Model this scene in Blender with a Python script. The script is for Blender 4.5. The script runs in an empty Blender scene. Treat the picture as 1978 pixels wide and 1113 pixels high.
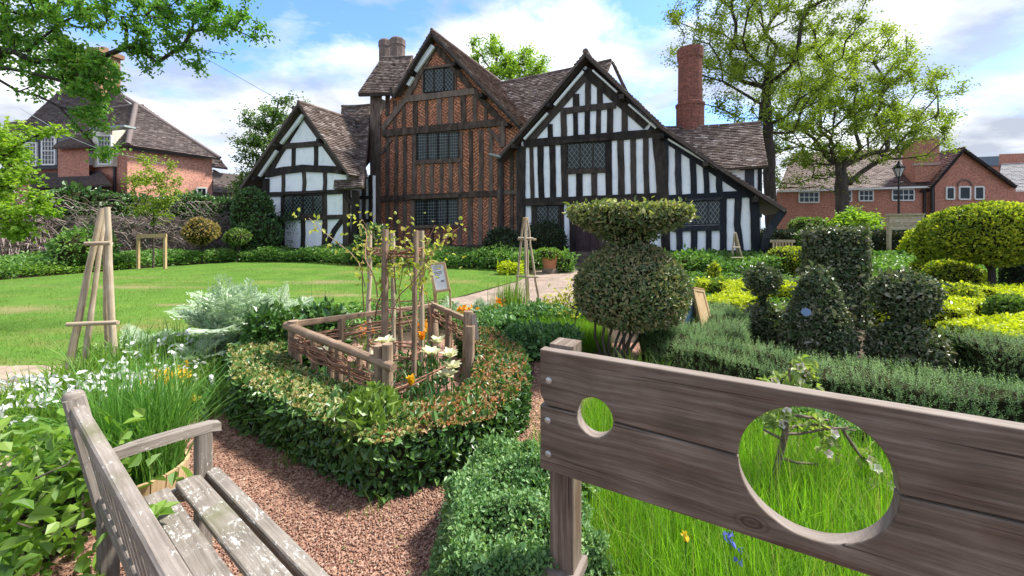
import bpy, math, random
import numpy as np
from mathutils import Vector, Matrix, noise as mnoise
R = random.Random(7)
RS = np.random.RandomState(11)
SC = bpy.context.scene
COL = SC.collection
F, CX, HY, CH = 760.0, 989.0, 440.0, 1.5      # focal length in photo pixels, vanishing centre, horizon row, eye height
CAM = Vector((0, 0, CH))

def V(*a): return Vector(a)
def ray(px, py): return Vector(((px-CX)/F, 1.0, (HY-py)/F))
def at(px, py, Y): return CAM + ray(px, py)*Y             # point at a distance
def gp(px, py, z=0.0):                                     # point on a level plane
    r = ray(px, py); return CAM + r*((z-CH)/r.z)

# ---------------------------------------------------------------- scene objects
def thing(name, label, cat, loc=(0, 0, 0), group=None):
    o = bpy.data.objects.new(name, None); COL.objects.link(o)
    o.empty_display_size = .1
    o.location = loc; o['label'] = label; o['category'] = cat
    if group: o['group'] = group
    return o
def tag(o, label, cat, group=None):
    o['label'] = label; o['category'] = cat
    if group: o['group'] = group
    return o
def world_loc(o):
    v = Vector((0, 0, 0))
    while o is not None: v += o.location; o = o.parent
    return v
def link(name, me, parent=None, label=None):
    o = bpy.data.objects.new(name, me); COL.objects.link(o)
    if parent is not None:
        o.parent = parent; o.location = -world_loc(parent)
    if label: o['label'] = label
    return o
def copy_thing(src, loc, label, rz=0, sc=1.0):
    def rec(o, par):
        c = o.copy(); COL.objects.link(c)
        if par is not None: c.parent = par
        for ch in o.children: rec(ch, c)
        return c
    c = rec(src, None); c.location = loc; c.rotation_euler = (0, 0, rz); c.scale = (sc, sc, sc)
    if label: c['label'] = label
    return c

class MB:
    """collects quads and tubes; build() links ONE mesh"""
    def __init__(s): s.v = []; s.f = []; s.uv = []; s.r = []; s.sm = []
    def add(s, vs, fs, uvs=None, r=None, smooth=False):
        b = len(s.v); s.v.extend([tuple(p) for p in vs])
        r = R.random() if r is None else r
        for i, f in enumerate(fs):
            s.f.append([b+k for k in f]); s.r.append(r); s.sm.append(smooth)
            s.uv.append(uvs[i] if uvs else [(0, 0)]*len(f))
    def quad(s, a, b, c, d, uv=None, r=None):
        if uv is None:
            w = (Vector(b)-Vector(a)).length; h = (Vector(d)-Vector(a)).length
            uv = [(0, 0), (w, 0), (w, h), (0, h)]
        s.add([a, b, c, d], [(0, 1, 2, 3)], [uv], r)
    def box8(s, p, r=None, axis=0):
        """p: 8 corners, 0-3 bottom ring, 4-7 top ring"""
        p = [Vector(q) for q in p]
        fs = [(3, 2, 1, 0), (4, 5, 6, 7), (0, 1, 5, 4), (1, 2, 6, 5), (2, 3, 7, 6), (3, 0, 4, 7)]
        off = R.random()*7
        X = (p[1]-p[0]); Y = (p[3]-p[0]); Z = (p[4]-p[0])
        ax = [X, Y, Z]; L = ax[axis].normalized() if ax[axis].length > 0 else Vector((1, 0, 0))
        oth = [a.normalized() for i, a in enumerate(ax) if i != axis and a.length > 0]
        uvs = []
        for f in fs:
            uvs.append([(off+(p[k]-p[0]).dot(L), off*3+sum((p[k]-p[0]).dot(o) for o in oth)) for k in f])
        s.add(p, fs, uvs, r)
    def box(s, c, size, M=None, r=None, axis=0):
        c = Vector(c); M = M or Matrix.Identity(3); x, y, z = [q/2 for q in size]
        pts = [(-x, -y, -z), (x, -y, -z), (x, y, -z), (-x, y, -z), (-x, -y, z), (x, -y, z), (x, y, z), (-x, y, z)]
        s.box8([c+M@Vector(q) for q in pts], r, axis)
    def board(s, a, b, w, t, up=(0, 0, 1), r=None, bev=0.0):
        """plank from a to b: w across 'up', t along it; a small chamfer keeps edges from being razor sharp"""
        a, b = Vector(a), Vector(b); L = (b-a).normalized(); U = Vector(up)
        W = L.cross(U).normalized(); U = W.cross(L).normalized()
        if bev <= 0:
            h = [(-w/2, -t/2), (w/2, -t/2), (w/2, t/2), (-w/2, t/2)]
        else:
            x, y = w/2, t/2
            h = [(-x+bev, -y), (x-bev, -y), (x, -y+bev), (x, y-bev), (x-bev, y), (-x+bev, y), (-x, y-bev), (-x, -y+bev)]
        n = len(h); off = R.random()*9
        ring = lambda c: [c+W*p+U*q for p, q in h]
        vs = ring(a)+ring(b); fs = [tuple(reversed(range(n))), tuple(range(n, 2*n))]
        ln = (b-a).length
        uvs = [[(off+p*.2, off+q) for p, q in reversed(h)], [(off+p*.2, off+q) for p, q in h]]
        per = 0
        for i in range(n):
            j = (i+1) % n
            d = math.hypot(h[j][0]-h[i][0], h[j][1]-h[i][1])
            fs.append((i, j, n+j, n+i)); uvs.append([(off, off+per), (off, off+per+d), (off+ln, off+per+d), (off+ln, off+per)]); per += d
        s.add(vs, fs, uvs, r)
    def tube(s, pts, rad, seg=8, cap=True, r=None, wob=0.0):
        pts = [Vector(p) for p in pts]; n = len(pts)
        if not hasattr(rad, '__len__'): rad = [rad]*n
        vs = []; fs = []; uvs = []; ref = None; ln = 0; off = R.random()*9; L = []
        for i, p in enumerate(pts):
            t = (pts[min(i+1, n-1)]-pts[max(i-1, 0)])
            t = t.normalized() if t.length > 1e-9 else Vector((0, 0, 1))
            if ref is None: ref = t.orthogonal().normalized()
            ref = (ref-t*ref.dot(t))
            ref = ref.normalized() if ref.length > 1e-6 else t.orthogonal().normalized()
            bi = t.cross(ref)
            if i: ln += (p-pts[i-1]).length
            L.append(ln)
            for k in range(seg):
                a = 2*math.pi*k/seg; q = rad[i]*(1+wob*(R.random()-.5))
                vs.append(p+ref*(q*math.cos(a))+bi*(q*math.sin(a)))
        for i in range(n-1):
            for k in range(seg):
                k2 = (k+1) % seg
                fs.append((i*seg+k, i*seg+k2, (i+1)*seg+k2, (i+1)*seg+k))
                c = 2*math.pi*max(rad[i], rad[i+1])/seg
                uvs.append([(off+L[i], c*k), (off+L[i], c*(k+1)), (off+L[i+1], c*(k+1)), (off+L[i+1], c*k)])
        s.add(vs, fs, uvs, r, smooth=seg > 4)
        if cap and rad[0] > .002:
            for i, rev in ((0, True), (n-1, False)):
                q = [vs[i*seg+k] for k in range(seg)]
                if rev: q = q[::-1]
                s.add(q, [tuple(range(seg))], [[(off+.3*math.cos(k), off+.02*k) for k in range(seg)]], r)
    def lathe(s, prof, c=(0, 0, 0), seg=24, r=None, smooth=True, flute=0):
        c = Vector(c); vs = []; fs = []; uvs = []; h = 0
        for i, (q, z) in enumerate(prof):
            for k in range(seg):
                a = 2*math.pi*k/seg; qq = q*(1+(flute if k % 2 else 0))
                vs.append(c+Vector((qq*math.cos(a), qq*math.sin(a), z)))
        hs = [0]
        for i in range(1, len(prof)): hs.append(hs[-1]+math.hypot(prof[i][0]-prof[i-1][0], prof[i][1]-prof[i-1][1]))
        rm = max(p[0] for p in prof)
        for i in range(len(prof)-1):
            for k in range(seg):
                k2 = (k+1) % seg; a0 = 2*math.pi*rm*k/seg; a1 = 2*math.pi*rm*(k+1)/seg
                fs.append((i*seg+k, i*seg+k2, (i+1)*seg+k2, (i+1)*seg+k)); uvs.append([(a0, hs[i]), (a1, hs[i]), (a1, hs[i+1]), (a0, hs[i+1])])
        s.add(vs, fs, uvs, r, smooth)
    def mesh(s, name):
        me = bpy.data.meshes.new(name); me.from_pydata(s.v, [], s.f)
        uv = me.uv_layers.new(name='UVMap'); flat = [c for u in s.uv for p in u for c in p]
        uv.data.foreach_set('uv', flat)
        at_ = me.attributes.new('rnd', 'FLOAT', 'FACE'); at_.data.foreach_set('value', s.r)
        me.polygons.foreach_set('use_smooth', s.sm)
        me.update(); return me
    def build(s, name, mat, parent=None, label=None):
        me = s.mesh(name); me.materials.append(mat)
        return link(name, me, parent, label)

# ---------------------------------------------------------------- materials
def new_mat(name):
    m = bpy.data.materials.new(name); m.use_nodes = True
    nt = m.node_tree; nt.nodes.clear()
    return m, nt, nt.nodes, nt.links
def N(nt, t, **kw):
    n = nt.nodes.new(t)
    for k, v in kw.items():
        if k.startswith('i_'):
            key = k[2:]; key = int(key) if key.isdigit() else key.replace('_', ' ')
            n.inputs[key].default_value = v
        else: setattr(n, k, v)
    return n
def ramp(nt, stops, interp='LINEAR'):
    n = nt.nodes.new('ShaderNodeValToRGB'); cr = n.color_ramp; cr.interpolation = interp
    while len(cr.elements) < len(stops): cr.elements.new(.5)
    for e, (p, c) in zip(cr.elements, stops):
        e.position = p; e.color = (*c, 1) if len(c) == 3 else c
    return n
def out(nt, sh):
    o = nt.nodes.new('ShaderNodeOutputMaterial'); nt.links.new(sh, o.inputs['Surface']); return o
def principled(nt, rough=.8, spec=.3):
    return N(nt, 'ShaderNodeBsdfPrincipled', i_Roughness=rough, i_Specular_IOR_Level=spec)

def leaf_mat(name, cols, rough=.5, spec=.4, trans=.3, tcol=None, patch=None):
    """leaves: natural colour differs from leaf to leaf (rnd) and from clump to clump (noise)"""
    m, nt, nd, lk = new_mat(name)
    a = N(nt, 'ShaderNodeAttribute', attribute_name='rnd')
    k = len(cols)
    rp = ramp(nt, [(i/(k-1), c) for i, c in enumerate(cols)])
    g = N(nt, 'ShaderNodeNewGeometry')
    nz = N(nt, 'ShaderNodeTexNoise', i_Scale=patch or 1.6, i_Detail=2.0)
    lk.new(g.outputs['Position'], nz.inputs['Vector'])
    ma = N(nt, 'ShaderNodeMath', operation='MULTIPLY_ADD'); ma.inputs[1].default_value = .7
    lk.new(nz.outputs['Fac'], ma.inputs[0])
    ms = N(nt, 'ShaderNodeMath', operation='MULTIPLY_ADD'); ms.inputs[1].default_value = .8; ms.inputs[2].default_value = -.25
    lk.new(a.outputs['Fac'], ms.inputs[0]); lk.new(ms.outputs[0], ma.inputs[2])
    lk.new(ma.outputs[0], rp.inputs['Fac'])
    p = principled(nt, rough, spec); lk.new(rp.outputs['Color'], p.inputs['Base Color'])
    if trans > 0:
        t = N(nt, 'ShaderNodeBsdfTranslucent')
        hs = N(nt, 'ShaderNodeMix', data_type='RGBA', blend_type='MULTIPLY'); hs.inputs['Factor'].default_value = 1
        lk.new(rp.outputs['Color'], hs.inputs['A']); hs.inputs['B'].default_value = (*(tcol or (1.5, 1.6, .6)), 1)
        lk.new(hs.outputs['Result'], t.inputs['Color'])
        mx = N(nt, 'ShaderNodeMixShader', i_Fac=trans)
        lk.new(p.outputs[0], mx.inputs[1]); lk.new(t.outputs[0], mx.inputs[2]); out(nt, mx.outputs[0])
    else: out(nt, p.outputs[0])
    return m

def noise_mat(name, cols, scale=8, detail=6, rough=.85, spec=.2, bump=.3, bscale=None, coord='pos', stretch=None, dist=.02, rnd=0.0):
    """uneven surface: colour ramp over noise, plus a bump"""
    m, nt, nd, lk = new_mat(name)
    if coord == 'uv': co = N(nt, 'ShaderNodeUVMap').outputs[0]
    else: co = N(nt, 'ShaderNodeNewGeometry').outputs['Position']
    if stretch:
        mp = N(nt, 'ShaderNodeMapping'); mp.inputs['Scale'].default_value = stretch; lk.new(co, mp.inputs['Vector']); co = mp.outputs[0]
    nz = N(nt, 'ShaderNodeTexNoise', i_Scale=scale, i_Detail=detail, i_Roughness=.65); lk.new(co, nz.inputs['Vector'])
    k = len(cols); rp = ramp(nt, [(.28+.44*i/(k-1), c) for i, c in enumerate(cols)])
    fac = nz.outputs['Fac']
    if rnd:
        a = N(nt, 'ShaderNodeAttribute', attribute_name='rnd')
        ma = N(nt, 'ShaderNodeMath', operation='MULTIPLY_ADD'); ma.inputs[1].default_value = rnd; lk.new(a.outputs['Fac'], ma.inputs[0])
        sb = N(nt, 'ShaderNodeMath', operation='SUBTRACT'); lk.new(fac, sb.inputs[0]); sb.inputs[1].default_value = rnd/2
        lk.new(sb.outputs[0], ma.inputs[2]); fac = ma.outputs[0]
    lk.new(fac, rp.inputs['Fac'])
    p = principled(nt, rough, spec); lk.new(rp.outputs['Color'], p.inputs['Base Color'])
    if bump:
        nb = N(nt, 'ShaderNodeTexNoise', i_Scale=bscale or scale*3, i_Detail=5.0); lk.new(co, nb.inputs['Vector'])
        b = N(nt, 'ShaderNodeBump', i_Strength=bump, i_Distance=dist); lk.new(nb.outputs['Fac'], b.inputs['Height']); lk.new(b.outputs[0], p.inputs['Normal'])
    out(nt, p.outputs[0]); return m

def wood_mat(name, cols, rough=.75, grain=1.0, lichen=0.0, lcol=(.62, .62, .56), moss=0.0, knots=False, spec=.25):
    """grain runs along U"""
    m, nt, nd, lk = new_mat(name)
    uv = N(nt, 'ShaderNodeUVMap').outputs[0]
    mp = N(nt, 'ShaderNodeMapping'); mp.inputs['Scale'].default_value = (2.6*grain, 80*grain, 1); lk.new(uv, mp.inputs['Vector'])
    wob = N(nt, 'ShaderNodeTexNoise', i_Scale=5.0, i_Detail=2.0); lk.new(uv, wob.inputs['Vector'])
    vm = N(nt, 'ShaderNodeVectorMath', operation='MULTIPLY_ADD'); vm.inputs[1].default_value = (0, 1.6, 0)
    lk.new(wob.outputs['Color'], vm.inputs[0]); lk.new(mp.outputs[0], vm.inputs[2])
    vec = vm.outputs[0]
    nz = N(nt, 'ShaderNodeTexNoise', i_Scale=1.0, i_Detail=8.0, i_Roughness=.7); lk.new(vec, nz.inputs['Vector'])
    big = N(nt, 'ShaderNodeTexNoise', i_Scale=6.0, i_Detail=4.0); lk.new(uv, big.inputs['Vector'])
    ad = N(nt, 'ShaderNodeMath', operation='MULTIPLY_ADD'); ad.inputs[1].default_value = .45; ad.inputs[2].default_value = -.22
    lk.new(big.outputs['Fac'], ad.inputs[0])
    sm = N(nt, 'ShaderNodeMath', operation='ADD'); lk.new(nz.outputs['Fac'], sm.inputs[0]); lk.new(ad.outputs[0], sm.inputs[1])
    a = N(nt, 'ShaderNodeAttribute', attribute_name='rnd')
    sm2 = N(nt, 'ShaderNodeMath', operation='MULTIPLY_ADD'); sm2.inputs[1].default_value = .12; lk.new(a.outputs['Fac'], sm2.inputs[0]); lk.new(sm.outputs[0], sm2.inputs[2])
    k = len(cols); rp = ramp(nt, [(.3+.45*i/(k-1), c) for i, c in enumerate(cols)]); lk.new(sm2.outputs[0], rp.inputs['Fac'])
    col = rp.outputs['Color']
    def over(fac, c):
        nonlocal col
        x = N(nt, 'ShaderNodeMix', data_type='RGBA'); lk.new(fac, x.inputs['Factor']); lk.new(col, x.inputs['A'])
        x.inputs['B'].default_value = (*c, 1); col = x.outputs['Result']
    geo = N(nt, 'ShaderNodeNewGeometry')
    if lichen:
        for sc_, w in ((34., lichen), (90., lichen*.9)):
            l = N(nt, 'ShaderNodeTexNoise', i_Scale=sc_, i_Detail=7.0, i_Roughness=.7); ml = N(nt, 'ShaderNodeMapping'); ml.inputs['Scale'].default_value = (.42, 1.15, 1); lk.new(uv, ml.inputs['Vector']); lk.new(ml.outputs[0], l.inputs['Vector'])
            r2 = ramp(nt, [(.62-w*.12, (0, 0, 0)), (.66-w*.12, (1, 1, 1))]); lk.new(l.outputs['Fac'], r2.inputs['Fac'])
            big2 = N(nt, 'ShaderNodeTexNoise', i_Scale=9.0, i_Detail=2.0); lk.new(geo.outputs['Position'], big2.inputs['Vector'])
            r3 = ramp(nt, [(.42, (0, 0, 0)), (.6, (1, 1, 1))]); lk.new(big2.outputs['Fac'], r3.inputs['Fac'])
            mu = N(nt, 'ShaderNodeMath', operation='MULTIPLY'); lk.new(r2.outputs['Color'], mu.inputs[0]); lk.new(r3.outputs['Color'], mu.inputs[1])
            over(mu.outputs[0], lcol)
    if moss:
        l = N(nt, 'ShaderNodeTexNoise', i_Scale=3.0, i_Detail=6.0); lk.new(geo.outputs['Position'], l.inputs['Vector'])
        r2 = ramp(nt, [(.62-moss*.15, (0, 0, 0)), (.75-moss*.15, (.7, .7, .7))]); lk.new(l.outputs['Fac'], r2.inputs['Fac']); over(r2.outputs['Color'], (.09, .10, .03))
    if knots:
        vo = N(nt, 'ShaderNodeTexVoronoi', i_Scale=1.0, feature='F1')
        mk = N(nt, 'ShaderNodeMapping'); mk.inputs['Scale'].default_value = (3.1, 5.5, 1); lk.new(uv, mk.inputs['Vector']); lk.new(mk.outputs[0], vo.inputs['Vector'])
        r2 = ramp(nt, [(.0, (.9, .9, .9)), (.05, (.3, .3, .3)), (.075, (.85, .85, .85)), (.10, (.0, .0, .0)), (.125, (.45, .45, .45)), (.15, (0, 0, 0))]); lk.new(vo.outputs['Distance'], r2.inputs['Fac']); over(r2.outputs['Color'], (.026, .016, .012))
        mc = N(nt, 'ShaderNodeMapping'); mc.inputs['Scale'].default_value = (1.6, 130, 1); lk.new(uv, mc.inputs['Vector'])
        nc = N(nt, 'ShaderNodeTexNoise', i_Scale=1.0, i_Detail=2.0); lk.new(mc.outputs[0], nc.inputs['Vector'])
        r4 = ramp(nt, [(.645, (0, 0, 0)), (.70, (.85, .85, .85))]); lk.new(nc.outputs['Fac'], r4.inputs['Fac']); over(r4.outputs['Color'], (.022, .014, .011))
        ms_ = N(nt, 'ShaderNodeMapping'); ms_.inputs['Scale'].default_value = (1.3, 7, 1); lk.new(uv, ms_.inputs['Vector'])
        ns_ = N(nt, 'ShaderNodeTexNoise', i_Scale=1.4, i_Detail=5.0); lk.new(ms_.outputs[0], ns_.inputs['Vector'])
        r5 = ramp(nt, [(.52, (0, 0, 0)), (.68, (.55, .55, .55))]); lk.new(ns_.outputs['Fac'], r5.inputs['Fac']); over(r5.outputs['Color'], (.085, .040, .024))
    p = principled(nt, rough, spec); lk.new(col, p.inputs['Base Color'])
    b = N(nt, 'ShaderNodeBump', i_Strength=.55, i_Distance=.004); lk.new(nz.outputs['Fac'], b.inputs['Height']); lk.new(b.outputs[0], p.inputs['Normal'])
    out(nt, p.outputs[0]); return m

def brick_mat(name, c1, c2, mortar, bw=.225, bh=.075, dirt=.35, mort=.010, dcol=(.09, .05, .04), rough=.9):
    m, nt, nd, lk = new_mat(name)
    uv = N(nt, 'ShaderNodeUVMap').outputs[0]
    bt = N(nt, 'ShaderNodeTexBrick', i_Scale=1.0, i_Mortar_Size=mort, i_Brick_Width=bw, i_Row_Height=bh, i_Bias=0.0, i_Mortar_Smooth=.15)
    bt.inputs['Color1'].default_value = (*c1, 1); bt.inputs['Color2'].default_value = (*c2, 1); bt.inputs['Mortar'].default_value = (*mortar, 1)
    lk.new(uv, bt.inputs['Vector'])
    nz = N(nt, 'ShaderNodeTexNoise', i_Scale=1.3, i_Detail=7.0, i_Roughness=.7); lk.new(uv, nz.inputs['Vector'])
    r = ramp(nt, [(.40, (0, 0, 0)), (.75, (1, 1, 1))]); lk.new(nz.outputs['Fac'], r.inputs['Fac'])
    mu = N(nt, 'ShaderNodeMath', operation='MULTIPLY'); mu.inputs[1].default_value = dirt; lk.new(r.outputs['Color'], mu.inputs[0])
    x = N(nt, 'ShaderNodeMix', data_type='RGBA'); lk.new(mu.outputs[0], x.inputs['Factor']); lk.new(bt.outputs['Color'], x.inputs['A']); x.inputs['B'].default_value = (*dcol, 1)
    n2 = N(nt, 'ShaderNodeTexNoise', i_Scale=9.0, i_Detail=4.0); lk.new(uv, n2.inputs['Vector'])
    hs = N(nt, 'ShaderNodeHueSaturation'); lk.new(x.outputs['Result'], hs.inputs['Color'])
    mr = N(nt, 'ShaderNodeMapRange'); mr.inputs['From Min'].default_value = .3; mr.inputs['From Max'].default_value = .7
    mr.inputs['To Min'].default_value = .62; mr.inputs['To Max'].default_value = 1.35; lk.new(n2.outputs['Fac'], mr.inputs['Value']); lk.new(mr.outputs[0], hs.inputs['Value'])
    p = principled(nt, rough, .2); lk.new(hs.outputs[0], p.inputs['Base Color'])
    b = N(nt, 'ShaderNodeBump', i_Strength=.3, i_Distance=.01, invert=True); lk.new(bt.outputs['Fac'], b.inputs['Height']); lk.new(b.outputs[0], p.inputs['Normal'])
    out(nt, p.outputs[0]); return m

def plain(name, c, rough=.6, spec=.3, metal=0.0):
    m, nt, nd, lk = new_mat(name); p = principled(nt, rough, spec); p.inputs['Base Color'].default_value = (*c, 1); p.inputs['Metallic'].default_value = metal
    nz = N(nt, 'ShaderNodeTexNoise', i_Scale=14.0, i_Detail=4.0)
    lk.new(N(nt, 'ShaderNodeNewGeometry').outputs['Position'], nz.inputs['Vector'])
    rp = ramp(nt, [(.25, tuple(q*.78 for q in c)), (.75, tuple(min(1, q*1.15) for q in c))]); lk.new(nz.outputs['Fac'], rp.inputs['Fac']); lk.new(rp.outputs['Color'], p.inputs['Base Color'])
    out(nt, p.outputs[0]); return m

def ramp_rnd_mat(name, cols, rough=.85, spec=.2, moss=None, bump=0.0):
    """one colour per tile / stone from its rnd value, with lichen in patches"""
    m, nt, nd, lk = new_mat(name)
    a = N(nt, 'ShaderNodeAttribute', attribute_name='rnd'); k = len(cols)
    rp = ramp(nt, [(i/(k-1), c) for i, c in enumerate(cols)]); lk.new(a.outputs['Fac'], rp.inputs['Fac'])
    col = rp.outputs['Color']; geo = N(nt, 'ShaderNodeNewGeometry')
    for sc_, lo, hi, c in (moss or []):
        nz = N(nt, 'ShaderNodeTexNoise', i_Scale=sc_, i_Detail=6.0, i_Roughness=.65); lk.new(geo.outputs['Position'], nz.inputs['Vector'])
        r2 = ramp(nt, [(lo, (0, 0, 0)), (hi, (.85, .85, .85))]); lk.new(nz.outputs['Fac'], r2.inputs['Fac'])
        x = N(nt, 'ShaderNodeMix', data_type='RGBA'); lk.new(r2.outputs['Color'], x.inputs['Factor']); lk.new(col, x.inputs['A']); x.inputs['B'].default_value = (*c, 1); col = x.outputs['Result']
    p = principled(nt, rough, spec); lk.new(col, p.inputs['Base Color'])
    out(nt, p.outputs[0]); return m

MT = {}
MT['timber'] = noise_mat('timber_dark', [(0.014, 0.012, 0.012), (0.035, 0.028, 0.024), (0.071, 0.056, 0.046)], scale=5, detail=8, rough=.8, bump=.6, bscale=30, stretch=(1, 1, .35), rnd=.35)
MT['timber_brown'] = noise_mat('timber_faded_brown', [(0.043, 0.031, 0.024), (0.109, 0.078, 0.062), (0.181, 0.137, 0.111)], scale=5, detail=8, rough=.85, bump=.6, bscale=30, stretch=(1, 1, .35), rnd=.35)
MT['timber_blue'] = noise_mat('timber_black_paint', [(0.007, 0.009, 0.014), (0.015, 0.019, 0.026), (0.039, 0.040, 0.047)], scale=5, detail=8, rough=.6, bump=.5, bscale=30, stretch=(1, 1, .35), rnd=.35)
MT['plaster'] = noise_mat('white_limewash', [(0.680, 0.714, 0.748), (0.839, 0.873, 0.900), (0.900, 0.900, 0.900)], scale=2.2, detail=7, rough=.9, bump=.25, bscale=9, dist=.03)
MT['brick_h'] = brick_mat('herringbone_brick', (.66, .26, .135), (.47, .17, .09), (.17, .090, .060), .40, .13, dirt=.40, mort=.032)
MT['brick_red'] = brick_mat('red_brick', (.56, .225, .145), (.44, .16, .10), (.46, .35, .29), .23, .078, dirt=.3, mort=.007)
MT['brick_sunlit'] = brick_mat('sunlit_red_brick', (.68, .31, .215), (.58, .245, .165), (.6, .46, .38), .23, .078, dirt=.12, mort=.007)  # lit copy of the red brick: sun on the right wall painted in as pink
MT['brick_chim'] = brick_mat('chimney_brick', (.29, .095, .062), (.17, .055, .040), (.20, .155, .13), .23, .075, dirt=.5, mort=.007)
MT['brick_old'] = brick_mat('old_grey_brick', (.22, .155, .13), (.16, .11, .095), (.2, .18, .16), .23, .07, dirt=.6, mort=.008, dcol=(.06, .055, .05))
MT['stone'] = brick_mat('plinth_stone', (.16, .125, .095), (.12, .09, .07), (.14, .12, .10), .62, .34, dirt=.5, mort=.012, dcol=(.06, .07, .04))
MT['tile'] = ramp_rnd_mat('old_clay_tiles', [(0.076, 0.057, 0.051), (0.119, 0.088, 0.075), (0.168, 0.128, 0.109), (0.248, 0.201, 0.183), (0.377, 0.339, 0.314)], rough=.9, moss=[(1.4, .60, .75, (.115, .085, .030)), (9., .60, .68, (.24, .225, .20))])
MT['tile_red'] = ramp_rnd_mat('brown_clay_tiles', [(0.090, 0.057, 0.051), (0.128, 0.078, 0.066), (0.173, 0.105, 0.087), (0.225, 0.158, 0.135)], rough=.62, spec=.3, moss=[(6., .62, .7, (.2, .18, .165))])
MT['tile_grey'] = ramp_rnd_mat('grey_brown_tiles', [(0.091, 0.073, 0.070), (0.133, 0.105, 0.098), (0.175, 0.140, 0.129), (0.238, 0.196, 0.182)], rough=.75, spec=.35, moss=[(5., .62, .7, (.21, .19, .17))])
MT['slate'] = ramp_rnd_mat('pale_slate', [(.16, .16, .17), (.21, .21, .22), (.26, .26, .26)], rough=.7)
MT['lead'] = plain('lead_cames', (.24, .29, .275), .5, .5)
MT['whitepaint'] = plain('white_paint', (.74, .74, .70), .5, .4)
MT['cream'] = plain('cream_paint', (.62, .58, .47), .5, .4)
MT['blackiron'] = plain('black_iron', (.012, .012, .015), .45, .5)
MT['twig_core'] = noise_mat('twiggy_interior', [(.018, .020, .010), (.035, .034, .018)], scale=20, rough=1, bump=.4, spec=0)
def glass_mat(name, c=(.012, .016, .017)):
    m, nt, nd, lk = new_mat(name)
    p = principled(nt, .15, .28)
    g = N(nt, 'ShaderNodeNewGeometry'); nz = N(nt, 'ShaderNodeTexNoise', i_Scale=1.7, i_Detail=3.0); lk.new(g.outputs['Position'], nz.inputs['Vector'])
    rp = ramp(nt, [(.35, c), (.7, tuple(q*2.2 for q in c))]); lk.new(nz.outputs['Fac'], rp.inputs['Fac']); lk.new(rp.outputs['Color'], p.inputs['Base Color'])
    n2 = N(nt, 'ShaderNodeTexNoise', i_Scale=6.0, i_Detail=2.0); lk.new(g.outputs['Position'], n2.inputs['Vector'])
    b = N(nt, 'ShaderNodeBump', i_Strength=.25, i_Distance=.05); lk.new(n2.outputs['Fac'], b.inputs['Height']); lk.new(b.outputs[0], p.inputs['Normal'])
    out(nt, p.outputs[0]); return m
MT['glass'] = glass_mat('dark_old_glass')

# ---------------------------------------------------------------- camera, sun, sky
cam = bpy.data.cameras.new('camera'); co = bpy.data.objects.new('camera', cam); COL.objects.link(co)
co.location = CAM; co.rotation_euler = (math.radians(90), 0, 0)
cam.sensor_width = 36; cam.lens = 36*F/1978; cam.shift_y = -(556.5-HY)/1978
cam.clip_start = .05; cam.clip_end = 600; SC.camera = co

SUN_EL, SUN_AZ = math.radians(56), math.radians(76)       # azimuth clockwise from +Y (the view axis): behind and to the right
sd = Vector((math.sin(SUN_AZ)*math.cos(SUN_EL), math.cos(SUN_AZ)*math.cos(SUN_EL), math.sin(SUN_EL)))
sl = bpy.data.lights.new('sun', 'SUN'); sl.energy = 2.3; sl.angle = math.radians(8.0); sl.color = (1, .955, .88)
so = bpy.data.objects.new('sun', sl); COL.objects.link(so); so.rotation_euler = sd.to_track_quat('Z', 'Y').to_euler()
W = bpy.data.worlds.new('World'); SC.world = W; W.use_nodes = True
nt = W.node_tree; nt.nodes.clear(); lk = nt.links
sky = N(nt, 'ShaderNodeTexSky', sky_type='NISHITA', sun_disc=False); sky.sun_elevation = SUN_EL; sky.sun_rotation = SUN_AZ
sky.air_density = 1.0; sky.dust_density = .6; sky.ozone_density = 2.0
tc = N(nt, 'ShaderNodeTexCoord'); sp = N(nt, 'ShaderNodeSeparateXYZ'); lk.new(tc.outputs['Generated'], sp.inputs[0])
zz = N(nt, 'ShaderNodeMath', operation='MAXIMUM'); lk.new(sp.outputs['Z'], zz.inputs[0]); zz.inputs[1].default_value = 0
za = N(nt, 'ShaderNodeMath', operation='ADD'); lk.new(zz.outputs[0], za.inputs[0]); za.inputs[1].default_value = .22
dv = [N(nt, 'ShaderNodeMath', operation='DIVIDE') for _ in range(2)]
for d, k in zip(dv, 'XY'): lk.new(sp.outputs[k], d.inputs[0]); lk.new(za.outputs[0], d.inputs[1])
cb = N(nt, 'ShaderNodeCombineXYZ'); lk.new(dv[0].outputs[0], cb.inputs[0]); lk.new(dv[1].outputs[0], cb.inputs[1])
mp = N(nt, 'ShaderNodeMapping'); mp.inputs['Location'].default_value = (SKY_OFF if 'SKY_OFF' in globals() else (3.1, 1.7, 0)); mp.inputs['Scale'].default_value = (1.0, 1.25, 1); lk.new(cb.outputs[0], mp.inputs['Vector'])
c1 = N(nt, 'ShaderNodeTexNoise', i_Scale=1.15, i_Detail=9.0, i_Roughness=.56, i_Distortion=.25); lk.new(mp.outputs[0], c1.inputs['Vector'])
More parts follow.
